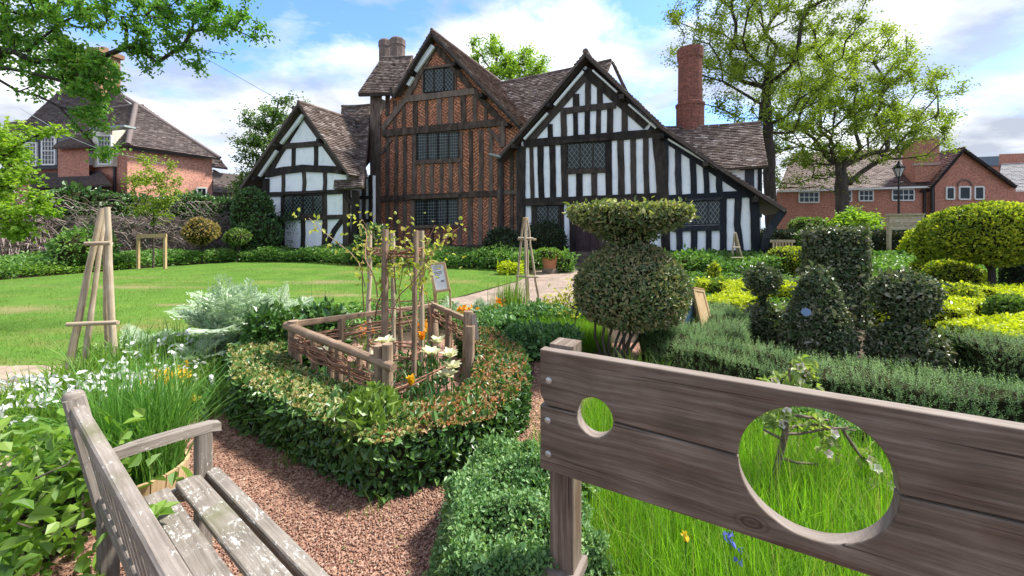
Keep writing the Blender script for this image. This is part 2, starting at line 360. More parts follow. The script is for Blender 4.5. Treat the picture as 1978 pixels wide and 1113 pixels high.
# the bank of cloud lies to both sides, blue shows overhead in the middle
ax = N(nt, 'ShaderNodeMath', operation='MULTIPLY_ADD'); ax.inputs[1].default_value = .20; ax.inputs[2].default_value = .0
ab = N(nt, 'ShaderNodeMath', operation='ABSOLUTE'); sb = N(nt, 'ShaderNodeMath', operation='ADD'); sb.inputs[1].default_value = .02
lk.new(sp.outputs['X'], sb.inputs[0]); lk.new(sb.outputs[0], ab.inputs[0]); lk.new(ab.outputs[0], ax.inputs[0])
cs = N(nt, 'ShaderNodeMath', operation='ADD'); lk.new(c1.outputs['Fac'], cs.inputs[0]); lk.new(ax.outputs[0], cs.inputs[1])
cr = ramp(nt, [(.475, (0, 0, 0)), (.55, (.72, .72, .72)), (.65, (1, 1, 1))]); lk.new(cs.outputs[0], cr.inputs['Fac'])
c2 = N(nt, 'ShaderNodeTexNoise', i_Scale=1.6, i_Detail=7.0, i_Roughness=.55); lk.new(mp.outputs[0], c2.inputs['Vector'])
cc = ramp(nt, [(.40, (1.4, 1.54, 1.82)), (.51, (2.25, 2.35, 2.55)), (.64, (3.6, 3.65, 3.7))]); lk.new(c2.outputs['Fac'], cc.inputs['Fac'])
mixc = N(nt, 'ShaderNodeMix', data_type='RGBA'); lk.new(cr.outputs['Color'], mixc.inputs['Factor']); lk.new(cc.outputs['Color'], mixc.inputs['B'])
tint = N(nt, 'ShaderNodeMix', data_type='RGBA', blend_type='MULTIPLY'); tint.inputs['Factor'].default_value = 1
tint.inputs['B'].default_value = (.52, .67, .98, 1); lk.new(sky.outputs[0], tint.inputs['A']); lk.new(tint.outputs['Result'], mixc.inputs['A'])
bg = N(nt, 'ShaderNodeBackground', i_Strength=.10); lk.new(mixc.outputs['Result'], bg.inputs['Color'])
wo = N(nt, 'ShaderNodeOutputWorld'); lk.new(bg.outputs[0], wo.inputs['Surface'])
SC.view_settings.view_transform = 'Standard'; SC.view_settings.look = 'None'; SC.view_settings.exposure = 2.12; SC.view_settings.gamma = 1
SC.cycles.max_bounces = 6; SC.cycles.transparent_max_bounces = 4; SC.cycles.use_denoising = True
# ================================================================ timber-framed house
TH = math.radians(25)
class Plane:
    """a vertical plane facing (-sin, -cos): the photo's facade lines are laid out on it at their true depth"""
    def __init__(s, px, Y, th=TH, shift=0.0):
        s.n = Vector((-math.sin(th), -math.cos(th), 0)); s.d = Vector((math.cos(th), -math.sin(th), 0))
        s.P0 = at(px, HY, Y) + s.n*shift
    def pt(s, px, py, off=0.0):
        r = ray(px, py); t = ((s.P0-CAM).dot(s.n)+off)/r.dot(s.n); return CAM+r*t
    def uv(s, p): return ((p-s.P0).dot(s.d), p.z)
    def ppm(s, px):                                          # metres per photo pixel there
        return (s.pt(px, HY)-CAM).y/F
def zt(ox, oy, k): return lambda *pts: [(ox+x/k, oy+y/k) for x, y in pts]

def timber(mb, pl, pts, w, th=.05, r=None, off=0.0, step=14.0, jit=.45):
    """a hewn timber following photo points: front face proud of the wall by th, edges slightly waney"""
    P = [Vector(p) for p in pts]; seq = []
    for a, b in zip(P[:-1], P[1:]):
        n = max(1, int((b-a).length/step))
        for i in range(n): seq.append(a.lerp(b, i/n))
    seq.append(P[-1]); L = []
    for i, p in enumerate(seq):
        t = (seq[min(i+1, len(seq)-1)]-seq[max(i-1, 0)]).normalized(); nn = Vector((-t.y, t.x))
        j = jit if 0 < i < len(seq)-1 else jit*.4
        a = p+nn*(w/2+R.uniform(-j, j)); b = p-nn*(w/2+R.uniform(-j, j)); L.append((a, b))
    vs = []; fs = []; r = R.random() if r is None else r
    o = off+th+R.uniform(-.004, .004)
    for a, b in L:
        fa, fb = pl.pt(a.x, a.y, o), pl.pt(b.x, b.y, o)
        vs += [fa, fb, fa-pl.n*(th+.05), fb-pl.n*(th+.05)]
    for i in range(len(L)-1):
        q, s_ = 4*i, 4*i+4
        fs += [(q, s_, s_+1, q+1), (q+2, q+3, s_+3, s_+2), (q, q+2, s_+2, s_), (q+1, s_+1, s_+3, q+3)]
    fs += [(0, 1, 3, 2), tuple(4*(len(L)-1)+k for k in (0, 2, 3, 1))]
    mb.add(vs, fs, None, r)

def tile_roof(mb, A, B, C, D, th=.030, row=.15, wid=.20, sag=0.0, ridge=True, under=.09, zmax=None):
    """A,B eaves (left,right), C,D ridge (right,left): every tile laid, course over course"""
    A, B, C, D = map(Vector, (A, B, C, D))
    nrm = (B-A).cross(D-A).normalized()
    if nrm.z < 0: nrm = -nrm
    def S(u, v):
        p = (A.lerp(B, u)).lerp(D.lerp(C, u), v)
        return p-Vector((0, 0, sag*math.sin(math.pi*v)+.5*sag*math.sin(math.pi*u)))
    hgt = ((D-A).length+(C-B).length)/2; nr = max(3, int(hgt/row))
    for i in range(nr):
        v0, v1 = i/nr, min(1, (i+1.25)/nr); ln = (S(1, v0)-S(0, v0)).length; nt_ = max(1, int(ln/wid)); ph = .5*(i % 2)
        rr = R.uniform(-.12, .12)
        for j in range(-1, nt_+1):
            u0, u1 = max(0, (j+ph)/nt_), min(1, (j+1+ph)/nt_-.05/nt_)
            if u1-u0 < .15/nt_: continue
            h = th*R.uniform(.8, 1.6); d = R.uniform(-.012, .012)/max(hgt, .1)
            a, b, c, e = S(u0, v0+d), S(u1, v0+d), S(u1, v1), S(u0, v1)
            up0 = nrm*(h+th); up1 = nrm*(.004)
            up0b = nrm*(h+th+R.uniform(-.006, .006))
            k = min(1, max(0, R.betavariate(2, 2.4)+rr))
            mb.add([a+up0, b+up0b, c+up1, e+up1, a+nrm*h*.4, b+nrm*h*.4], [(0, 1, 2, 3), (4, 5, 1, 0), (5, 2, 1), (4, 0, 3)], None, k)
    # boarding under the tiles
    n = 6
    vs = []; fs = []
    for i in range(n+1):
        for j in range(n+1):
            p = S(j/n, i/n); vs += [p, p-nrm*under]
    idx = lambda i, j, k: (i*(n+1)+j)*2+k
    for i in range(n):
        for j in range(n):
            fs.append((idx(i, j, 0), idx(i, j+1, 0), idx(i+1, j+1, 0), idx(i+1, j, 0)))
            fs.append((idx(i, j, 1), idx(i+1, j, 1), idx(i+1, j+1, 1), idx(i, j+1, 1)))
    for i in range(n):
        fs.append((idx(i, 0, 0), idx(i+1, 0, 0), idx(i+1, 0, 1), idx(i, 0, 1))); fs.append((idx(i, n, 0), idx(i, n, 1), idx(i+1, n, 1), idx(i+1, n, 0)))
        fs.append((idx(0, i, 0), idx(0, i, 1), idx(0, i+1, 1), idx(0, i+1, 0))); fs.append((idx(n, i, 0), idx(n, i+1, 0), idx(n, i+1, 1), idx(n, i, 1)))
    mb.add(vs, fs, None, .1)
    if ridge:
        pts = [S(k/10, 1)+nrm*.0+Vector((0, 0, .03)) for k in range(11)]
        for k in range(10): mb.tube([pts[k], pts[k].lerp(pts[k+1], .97)], [.085, .09], 8, r=R.uniform(.1, .7))

def window(parent, pl, x0, y0, x1, y1, lights, kind, fr='timber', off=.01, hood=False, skew=0.0, frame_w=2.2):
    """leaded window on a facade: frame and mullions, a pane per light, lead cames over it; skew: rise of the right side in px"""
    M_ = MB()
    ev = lambda x, y: (x, y+skew*(x-x0)/(x1-x0)*-1)
    for a, b, w in (((x0, y0), (x1, y0), frame_w), ((x0, y1), (x1, y1), frame_w), ((x0, y0), (x0, y1), frame_w), ((x1, y0), (x1, y1), frame_w)):
        timber(M_, pl, [ev(*a), ev(*b)], w, .055, off=off, jit=.15)
    for k in range(1, lights):
        x = x0+(x1-x0)*k/lights; timber(M_, pl, [ev(x, y0), ev(x, y1)], frame_w*.75, .05, off=off, jit=.1)
    f = M_.build('window', MT[fr], parent)
    G_ = MB()
    for k in range(lights):
        a, b = x0+(x1-x0)*k/lights, x0+(x1-x0)*(k+1)/lights
        o = off+.006+R.uniform(0, .004); c = [pl.pt(*ev(*q), o) for q in ((a, y1), (b, y1), (b, y0), (a, y0))]
        G_.quad(*c, r=R.random())
    G_.build('pane', MT['glass'], f)
    Lm = MB(); mw = .012
    def came(p, q):
        p3, q3 = pl.pt(*ev(*p), off+.022), pl.pt(*ev(*q), off+.022)
        d = (q3-p3).normalized(); s = d.cross(pl.n).normalized()*mw/2; n_ = pl.n*.006
        Lm.add([p3-s, q3-s, q3+s, p3+s, p3-s-n_, q3-s-n_, q3+s-n_, p3+s-n_], [(0, 1, 2, 3), (0, 4, 5, 1), (3, 2, 6, 7)], None, .5)
    for k in range(lights):
        a, b = x0+(x1-x0)*k/lights+frame_w*.4, x0+(x1-x0)*(k+1)/lights-frame_w*.4
        t, bt = y0+frame_w*.5, y1-frame_w*.5
        if kind == 'square':
            nx = 4; ny = max(3, int((bt-t)/((b-a)/nx*1.15)))
            for i in range(1, nx): came((a+(b-a)*i/nx, t), (a+(b-a)*i/nx, bt))
            for i in range(1, ny): came((a, t+(bt-t)*i/ny), (b, t+(bt-t)*i/ny))
        else:
            sx = (b-a)/2.6; sy = sx*1.35
            for s_ in (1, -1):
                k0 = -12
                while k0 < 24:
                    # line x = a + k0*sx + s*(y-t)*sx/sy, clipped to the light
                    pts = []
                    for i in range(61):
                        y = t+(bt-t)*i/60; x = a+k0*sx+s_*(y-t)*sx/sy
                        if a <= x <= b: pts.append((x, y))
                    if len(pts) > 1: came(pts[0], pts[-1])
                    k0 += 1
    Lm.build('lead_lattice', MT['lead'], f)
    return f

house = thing('timber_framed_house', 'tall gabled Tudor house with black timbers, white panels and herringbone brick tower', 'house', tuple(at(940, HY, 17).xy)+(0,))
PW = Plane(1475, 13.6); PT = Plane(1475, 13.6, shift=-.30); PL_ = Plane(669, 18.2)
PWr = Plane(1475, 13.6, shift=-4.0)
z3 = zt(940, 60, 1336/600); zb = zt(700, 50, 1272/320); zc = zt(700, 240, 1187/320); z4 = zt(440, 180, 982/300)

def wall_poly(pl, pts, mat, name='wall', off=0.0, depth=.3, uvrot=None):
    m = MB(); P = [pl.pt(x, y, off) for x, y in pts]; Q = [p-pl.n*depth for p in P]; n = len(P)
    m.add(P+Q, [tuple(range(n)), tuple(reversed(range(n, 2*n)))]+[(i, n+i, n+(i+1) % n, (i+1) % n) for i in range(n)],
          [[pl.uv(p) for p in P], [pl.uv(p) for p in reversed(Q)]]+[[(0, 0), (.3, 0), (.3, 1), (0, 1)]]*n, .5)
    return m.build(name, mat, house)

# ---- white gabled wing on the right
wall_poly(PW, z3((150, 480), (425, 150), (745, 415), (1165, 715), (1175, 955), (1120, 957), (740, 957), (470, 957), (150, 957)), MT['plaster'])
# the side wall of the lean-to and the plinth
m = MB(); A = PW.pt(*z3((1170, 720))[0]); B = PW.pt(*z3((1175, 955))[0]); bk = -PW.n*4
Z = lambda p, z: Vector((p.x, p.y, z))
m.quad(Z(B, 0), Z(B, 0)+bk, A+bk, A); m.build('wall', MT['plaster'], house)
pm = MB(); a, b = PW.pt(1015, HY, .06), PW.pt(1474, HY, .06)
ztop = PW.pt(*z3((960, 962))[0]).z
pm.box8([Z(a, -.1), Z(b, -.1), Z(b, -.1)+bk*.2, Z(a, -.1)+bk*.2, Z(a, ztop), Z(b, ztop), Z(b, ztop)+bk*.2, Z(a, ztop)+bk*.2], .5)
pm.build('plinth', MT['stone'], house)
T = MB(); TB = MB()
def tw(pts, w, mb=None, **k): timber(mb or T, PW, z3(*pts), w/2.2267, **k)
tw([(148, 495), (146, 700), (150, 958)], 36, th=.09)
tw([(432, 175), (172, 478)], 40, th=.06); tw([(424, 168), (690, 405)], 46, th=.06); tw([(700, 415), (1150, 712)], 36, TB, th=.06)
tw([(318, 345), (555, 318)], 27, th=.07); tw([(158, 484), (745, 437)], 35, th=.08)
for x, a, b, w in ((383, 270, 328, 27), (436, 185, 322, 24), (486, 225, 318, 24)): tw([(x, a), (x+R.uniform(-2, 2), b)], w)
for x, a, b, w in ((272, 400, 470, 22), (330, 345, 465, 26), (381, 345, 460, 20), (433, 340, 455, 22), (481, 335, 452, 20), (531, 330, 448, 26), (593, 335, 445, 26)): tw([(x, a), (x+R.uniform(-2, 2), b)], w)
for x, a, b, w in ((193, 492, 730, 17), (233, 490, 728, 25), (283, 487, 726, 25), (333, 478, 722, 28), (526, 468, 716, 28), (577, 465, 714, 28), (631, 462, 712, 25), (686, 458, 712, 25)):
    tw([(x-2, a), (x+R.uniform(-3, 3), (a+b)/2), (x+R.uniform(0, 4), b)], w)
tw([(735, 440), (752, 600), (758, 735)], 52, th=.09)
tw([(770, 455), (768, 735)], 26, TB, th=.08)
tw([(345, 606), (514, 598)], 20, th=.10)
for x, w in ((398, 28), (462, 25)): tw([(x, 612), (x+1, 722)], w)
tw([(150, 737), (745, 712)], 32, th=.10)
tw([(170, 745), (330, 742)], 12, th=.16); tw([(560, 725), (700, 722)], 14, th=.16); tw([(330, 476), (525, 462)], 12, th=.15)
tw([(775, 722), (1125, 700)], 30, TB, th=.09); tw([(855, 728), (1015, 718)], 9, TB, th=.15)
for x, a, b, w in ((826, 500, 720, 27), (888, 545, 715, 27), (945, 590, 712, 25), (1003, 628, 708, 27)):
    tw([(x-3, a), (x+R.uniform(-3, 3), (a+b)/2), (x+3, b)], w, TB)
tw([(203, 750), (206, 955)], 24); tw([(320, 745), (321, 955)], 24); tw([(210, 862), (315, 858)], 14)
tw([(368, 745), (370, 978)], 26, th=.10); tw([(355, 752), (745, 742)], 30, th=.09)
tw([(500, 760), (500, 958)], 28, th=.10)
for x in (560, 620, 690): tw([(x, 755), (x, 955)], 24)
tw([(768, 735), (770, 955)], 38, th=.09); tw([(838, 735), (838, 848)], 16, TB); tw([(800, 852), (1010, 846)], 24, TB, th=.09)
tw([(1018, 722), (1018, 948)], 30, TB); tw([(1083, 715), (1078, 830), (1092, 948)], 30, TB)
tw([(1150, 712), (1155, 800), (1158, 958)], 40, TB, th=.09)
for x, w in ((828, 27), (893, 28), (955, 25)): tw([(x, 855), (x+R.uniform(-2, 2), 945)], w, TB)
tw([(745, 957), (1182, 955)], 24, TB, th=.09); tw([(145, 957), (745, 962)], 16, th=.08)
T.build('timber_frame', MT['timber'], house); TB.build('timber_frame', MT['timber_blue'], house, 'blue black painted timber frame of the lean-to')
q = z3((345, 480), (512, 595)); window(house, PW, q[0][0], q[0][1]+1, q[1][0], q[1][1], 3, 'diamond', skew=2.5)
q = z3((212, 752), (312, 856)); window(house, PW, q[0][0], q[0][1], q[1][0], q[1][1], 2, 'diamond', skew=1)
q = z3((846, 733), (1006, 834)); window(house, PW, q[0][0], q[0][1], q[1][0], q[1][1], 3, 'diamond', 'timber_blue', skew=2)
# door with its frame and steps
dm = MB(); MT['door'] = wood_mat('plum_brown_door', [(.022, .012, .016), (.045, .026, .030), (.07, .045, .045)])
for k in range(5):
    x0, x1 = 384+22*k, 404+22*k
    c = [PW.pt(*p, .03) for p in z3((x0, 962), (x1, 962), (x1, 762), (x0, 762))]
    n_ = PW.n*.03; dm.box8([c[0]-n_, c[1]-n_, c[1]+n_, c[0]+n_, c[3]-n_, c[2]-n_, c[2]+n_, c[3]+n_], axis=2)
door = dm.build('door', MT['door'], house)
hm = MB(); c = PW.pt(*z3((468, 880))[0], .08); hm.tube([c+V(0, 0, .05), c+PW.n*.05, c-V(0, 0, .05)], .012, 6); hm.build('handle', MT['blackiron'], door)
sm = MB(); c0 = PW.pt(1128, HY, 0)
for k in range(4):
    z0 = ztop*(1-k/4.0); dpt = .35+.3*k; wd = 1.5+.16*k; hh = ztop/4
    cc_ = Vector((c0.x, c0.y, z0-hh/2-.01))+PW.n*(dpt/2+.06)
    sm.box(cc_, (wd, dpt, hh), Matrix.Rotation(-TH, 3, 'Z'))
sm.build('step', MT['stone'], house)
# eave bracket
bm_ = MB(); A_ = PW.pt(*z3((1275, 770))[0], .35)
pts = z3((1272, 778), (1232, 835), (1200, 890), (1192, 940), (1196, 1003)); vs = [PW.pt(x, y, .30) for x, y in pts]
for a, b in zip(vs[:-1], vs[1:]): bm_.board(a, b+(b-a)*.04, .20, .22, up=PW.d)
bm_.build('eave_bracket', MT['timber_blue'], house)

# purlin ends along the verges
pe = MB()
for x, y in z3((123, 500), (270, 325), (585, 290), (755, 457), (940, 575), (1152, 727)):
    pe = MB(); pe.box(PW.pt(x, y, .22), (.17, .55, .17), Matrix.Rotation(-TH, 3, 'Z')); pe.build('purlin_end', MT['timber'], house)

def roof_slope(pl, fe, fr, back, off, name='roof', mat='tile', **k):
    """slope from a front verge: eave point and ridge point in the photo, running straight back"""
    a, r_ = pl.pt(*fe, off), pl.pt(*fr, off); bk_ = -pl.n*back
    left = a.dot(pl.d) < r_.dot(pl.d)
    m_ = MB()
    if left: tile_roof(m_, a+bk_, a, r_, r_+bk_, **k)
    else: tile_roof(m_, a, a+bk_, r_+bk_, r_, **k)
    return m_.build(name, MT[mat], house)
ap = z3((424, 92))[0]
roof_slope(PW, z3((42, 548))[0], ap, 7.5, .45, sag=.05)
# right slope in three lengths so the long catslide eases outward
k1, k2, k3 = z3((758, 412), (985, 572), (1290, 770))
m = MB(); bk = -PW.n
a, b, c, d = [PW.pt(*p, .45) for p in (ap, k1, k2, k3)]
tile_roof(m, b, b+bk*7.5, a+bk*7.5, a, ridge=False); tile_roof(m, c, c+bk*4.2, b+bk*4.2, b, ridge=False); tile_roof(m, d, d+bk*4.2, c+bk*4.2, c, ridge=False)
m.tube([a+V(0, 0, .05), a+bk*7.5+V(0, 0, .05)], .12, 8)
rf = m.build('roof', MT['tile'], house)
# verge: bargeboards and a pale mortar fillet under the tiles
def verge(pl, pts, off, w=7, drop=5, mat='timber', pale=None):
    b_ = MB()
    for p, q_ in zip(pts[:-1], pts[1:]):
        timber(b_, pl, [(p[0], p[1]+drop), (q_[0], q_[1]+drop)], w, .045, off=off-.05, jit=.2)
    o = b_.build('bargeboard', MT[mat], house)
    if pale:
        w_ = MB()
        for p, q_ in zip(pts[:-1], pts[1:]):
            timber(w_, pl, [(p[0], p[1]), (q_[0], q_[1])], pale, .03, off=off*.3, jit=.2)
        w_.build('soffit_strip', MT['plaster'], house)
verge(PW, z3((424, 97), (45, 552)), .42, w=6, drop=3)
verge(PW, z3((424, 97), (758, 418), (985, 578), (1290, 775)), .42, w=5.5, drop=3)
w_ = MB(); timber(w_, PW, z3((415, 172), (290, 318)), 4.5, .05, off=.12, jit=.2); w_.build('soffit_strip', MT['plaster'], house)
w_ = MB(); timber(w_, PW, z3((262, 352), (160, 465)), 4, .05, off=.12, jit=.2); w_.build('soffit_strip', MT['plaster'], house)
w_ = MB(); timber(w_, PW, z3((455, 168), (560, 262)), 3.5, .05, off=.12, jit=.2); w_.build('soffit_strip', MT['plaster'], house)
w_ = MB(); timber(w_, PW, z3((610, 315), (728, 418)), 3.5, .05, off=.12, jit=.2); w_.build('soffit_strip', MT['plaster'], house)
w_ = MB(); timber(w_, PW, z3((780, 465), (1180, 705)), 3.2, .05, off=.14, jit=.2); w_.build('soffit_strip', MT['plaster'], house)

# ---- brick tower wing in the middle
studsA = []
wall = MB()
def herring(x0, x1, ytop, ybot, flip):
    c = [PT.pt(x0, ybot), PT.pt(x1, ybot), PT.pt(x1, ytop), PT.pt(x0, ytop)]
    an = math.radians(36 if flip else -36); ca, sa = math.cos(an), math.sin(an)
    uv = [(u*ca-v*sa, u*sa+v*ca) for u, v in map(PT.uv, c)]
    wall.add(c, [(0, 1, 2, 3)], [uv], .5)
xs = [715]+[715+i*15.3 for i in range(1, 20)]
xs = [715, 735, 753, 771, 789, 805, 823, 841, 859, 877, 893, 915, 935, 953, 975, 1006]
rx = lambda x: (56+ (x-833)*(1.05) if x > 833 else 56+(833-x)*1.62)      # under the gable
for i, (a, b) in enumerate(zip(xs[:-1], xs[1:])):
    lo = lambda x: 505-(x-735)*.02
    def hi(x):
        y = rx(x)+8
        return max(y, 176) if x < 762 else y
    for (ta, tb, ba, bb) in ((None, None, None, None),):
        ya, yb = hi(a), hi(b)
        mid = 378
        up_ = 250
        for k, (p0, p1) in enumerate((((max(ya, 0), max(yb, 0)), (up_, up_)), ((up_, up_), (mid, mid)), ((mid, mid), (lo(a), lo(b))))):
            if p0[0] >= p1[0]-1 and p0[1] >= p1[1]-1: continue
            c = [PT.pt(a, p1[0]), PT.pt(b, p1[1]), PT.pt(b, min(p0[1], p1[1])), PT.pt(a, min(p0[0], p1[0]))]
            an = math.radians(34 if (i+k) % 2 else -34); ca, sa = math.cos(an), math.sin(an)
            wall.add(c, [(0, 1, 2, 3)], [[(u*ca-v*sa, u*sa+v*ca) for u, v in map(PT.uv, c)]], .5)
wall.build('wall', MT['brick_h'], house)
m = MB()                                                       # side of the tower, towards the left wing
a = PT.pt(715, HY); b = a-PT.n*6
m.quad(Z(b, 0), Z(a, 0), Z(a, PT.pt(715, 182).z), Z(b, PT.pt(715, 182).z)); m.build('wall', MT['timber'], house)
pm = MB(); a, b = PT.pt(717, HY, .05), PT.pt(1008, HY, .05); zt_ = PT.pt(880, 480).z
pm.box8([Z(a, -.1), Z(b, -.1), Z(b, -.1)-PT.n*.5, Z(a, -.1)-PT.n*.5, Z(a, zt_), Z(b, zt_), Z(b, zt_)-PT.n*.5, Z(a, zt_)-PT.n*.5], .5); pm.build('plinth', MT['stone'], house)
T = MB()
def tb(pts, w, **k): timber(T, PT, zb(*pts), w/3.975, **k)
def tc_(pts, w, **k): timber(T, PT, zc(*pts), w/3.709, **k)
timber(T, PT, [(728, 176), (727, 330), (727, 500)], 13, .10); timber(T, PT, [(718, 176), (717, 500)], 6, .06)
tb([(545, 165), (330, 560), (150, 790)], 38, th=.10); tb([(560, 160), (860, 510), (1075, 745)], 44, th=.08)
tb([(440, 330), (700, 296)], 17, th=.11)
tb([(330, 562), (860, 500)], 46, th=.10); tb([(150, 826), (1060, 738)], 54, th=.12); tb([(1072, 735), (1072, 930)], 42, th=.09)
for x, a, b, w in ((190, 530, 690, 28), (245, 575, 800, 24), (314, 570, 800, 25), (403, 570, 790, 34), (490, 560, 785, 22), (587, 550, 775, 35), (677, 540, 770, 38), (772, 530, 762, 40), (862, 525, 755, 33), (947, 590, 745, 26)): tb([(x, a), (x+R.uniform(-3, 3), b)], w)
tb([(462, 320), (466, 535)], 22); tb([(705, 300), (706, 505)], 26)
for x, a, b, w in ((178, 80, 530, 27), (240, 75, 525, 25), (302, 70, 520, 27), (368, 65, 520, 30), (702, 50, 505, 30), (775, 45, 500, 26), (848, 40, 500, 31), (920, 40, 498, 28)):
    tc_([(x, a), (x+R.uniform(-3, 3), (a+b)/2), (x+R.uniform(-3, 3), b)], w)
tc_([(385, 272), (705, 258)], 28, th=.10)
for x, w in ((432, 26), (497, 25), (565, 23), (630, 27)): tc_([(x, 280), (x+R.uniform(-3, 3), 510)], w)
tc_([(900, 30), (1000, 150)], 24, th=.10); tc_([(205, 105), (132, 215)], 18, th=.09)
tc_([(128, 535), (985, 493)], 40, th=.11); tc_([(345, 526), (692, 512)], 24, th=.2)
for x, a, b, w in ((178, 545, 880, 27), (240, 540, 880, 30), (303, 540, 880, 27), (362, 540, 880, 27), (697, 525, 878, 29), (770, 520, 876, 35), (843, 520, 875, 27), (915, 515, 873, 25)):
    tc_([(x, a), (x+R.uniform(-3, 3), (a+b)/2), (x+R.uniform(-3, 3), b)], w)
tc_([(365, 738), (692, 724)], 22, th=.14)
for x, w in ((430, 26), (497, 26), (560, 23), (627, 25)): tc_([(x, 742), (x, 878)], w)
tc_([(985, 225), (985, 880)], 42, th=.12); tc_([(1068, 215), (1068, 880)], 28); tc_([(1110, 200), (1110, 880)], 24)
tc_([(960, 490), (1110, 486)], 30, th=.08)
tc_([(100, 890), (1110, 866)], 20, th=.10)
T.build('timber_frame', MT['timber_brown'], house)
q = zb((470, 332), (702, 516)); window(house, PT, q[0][0], q[0][1], q[1][0], q[1][1]-1, 3, 'diamond', skew=4)
q = zc((388, 66), (690, 262)); window(house, PT, q[0][0], q[0][1], q[1][0], q[1][1], 4, 'square', skew=4)
q = zc((376, 545), (684, 728)); window(house, PT, q[0][0], q[0][1], q[1][0], q[1][1], 4, 'square', skew=3)
apT = (833, 58); eR = (1005, 240); eL = (759, 181)
roof_slope(PT, eR, apT, 9.0, .50, sag=.06)
roof_slope(PT, eL, apT, 9.0, .50, sag=.03)
verge(PT, [(apT[0]-1, apT[1]+6), (758, 186)], .47, w=7, drop=2); verge(PT, [(apT[0]+1, apT[1]+6), (1005, 246)], .47, w=7, drop=2)
w_ = MB(); timber(w_, PT, zb((540, 150), (400, 345)), 8, .06, off=.16, jit=.3); w_.build('soffit_strip', MT['plaster'], house)
w_ = MB(); timber(w_, PT, zb((385, 390), (345, 455)), 6, .06, off=.16, jit=.3); w_.build('soffit_strip', MT['plaster'], house)
pe = MB()
for x, y in zb((382, 365), (722, 308), (925, 543), (1115, 765), (245, 500)):
    pe = MB(); pe.box(PT.pt(x, y, .25), (.2, .55, .18), Matrix.Rotation(-TH, 3, 'Z')); pe.build('purlin_end', MT['timber'], house)
# front-facing slope left of the gable
m = MB(); a, b = PT.pt(692, 181, .45), PT.pt(768, 179, .45); c, d = PT.pt(797, 111, -1.7), PT.pt(737, 113, -1.7)
tile_roof(m, a, b, c, d); m.build('roof', MT['tile'], house)
ev = MB(); timber(ev, PT, [(692, 184), (762, 182)], 4, .06, off=.40); ev.build('eaves_board', MT['timber'], house)
# main range between the two gables, and its small hipped end beyond
PM = Plane(1475, 13.6, shift=-1.2)
m = MB(); a, b = PW.pt(960, 300, -1.5), PW.pt(1120, 262, -1.5); d, c = PW.pt(952, 164, -5.2), PW.pt(1182, 117, -5.2)
tile_roof(m, a, b, c, d, sag=.08); m.build('roof', MT['tile'], house)
m = MB(); c1_, d1_ = PW.pt(1182, 117, -5.2), PW.pt(1160, 122, -5.2); e1 = PW.pt(1225, 210, -5.6)
tile_roof(m, e1-PW.n*3, e1, c1_, c1_-PW.n*.3, ridge=False); m.build('roof', MT['tile'], house)
# rear wing on the right
m = MB(); a, b = PWr.pt(1285, 330, 0), PWr.pt(1484, 320, 0); d, c = PWr.pt(1278, 248, -3.0), PWr.pt(1470, 238, -3.0)
tile_roof(m, a, b, c, d, sag=.10); m.build('roof', MT['tile'], house)
m = MB(); P = [PWr.pt(*q, -.5) for q in ((1290, 470), (1470, 470), (1470, 322), (1290, 330))]; m.quad(*P)
P2 = [P[1], P[1]-PWr.n*5, P[2]-PWr.n*5, P[2]]; m.quad(*P2); m.build('wall', MT['plaster'], house)
T = MB(); timber(T, PWr, [(1448, 322), (1448, 420)], 18, .06, off=-.5); timber(T, PWr, [(1468, 322), (1468, 420)], 8, .08, off=-.5); timber(T, PWr, [(1430, 326), (1475, 323)], 6, .1, off=-.4)
T.build('timber_frame', MT['timber_blue'], house)

# ---- round brick chimney
ch = MB(); cc = PWr.pt(1333, 240, -3.5); mp_ = cc.y/F; rr = 22.5*mp_; zb0 = CH+(HY-262)*mp_; ztp = CH+(HY-96)*mp_
pf = [(rr*1.12, zb0), (rr*1.12, CH+(HY-208)*mp_), (rr*1.18, CH+(HY-206)*mp_), (rr*1.18, CH+(HY-202)*mp_), (rr*.98, CH+(HY-199)*mp_), (rr*.95, CH+(HY-118)*mp_), (rr*1.04, CH+(HY-114)*mp_), (rr*1.06, ztp), (rr*.8, ztp+.02), (rr*.75, ztp-.4), (0, ztp-.4)]
ch.lathe(pf, (cc.x, cc.y, 0), 20, smooth=False); ch.build('chimney', MT['brick_chim'], house)
# ---- twin octagonal stacks on the tower
ch = MB()
for px, py, r_, dz in ((745, 79, 12.5, -3.2), (768, 76, 14.5, -2.6)):
    cc = PT.pt(px, py, dz); mp_ = cc.y/F; zt2 = cc.z
    pf = [(r_*mp_, zt2-3.2), (r_*mp_, zt2-.5), (r_*1.08*mp_, zt2-.45), (r_*1.08*mp_, zt2-.1), (r_*.9*mp_, zt2), (r_*.6*mp_, zt2), (r_*.55*mp_, zt2-.4), (0, zt2-.4)]
    ch.lathe(pf, (cc.x, cc.y, 0), 9, smooth=False)
ch.build('chimney', MT['brick_old'], house)

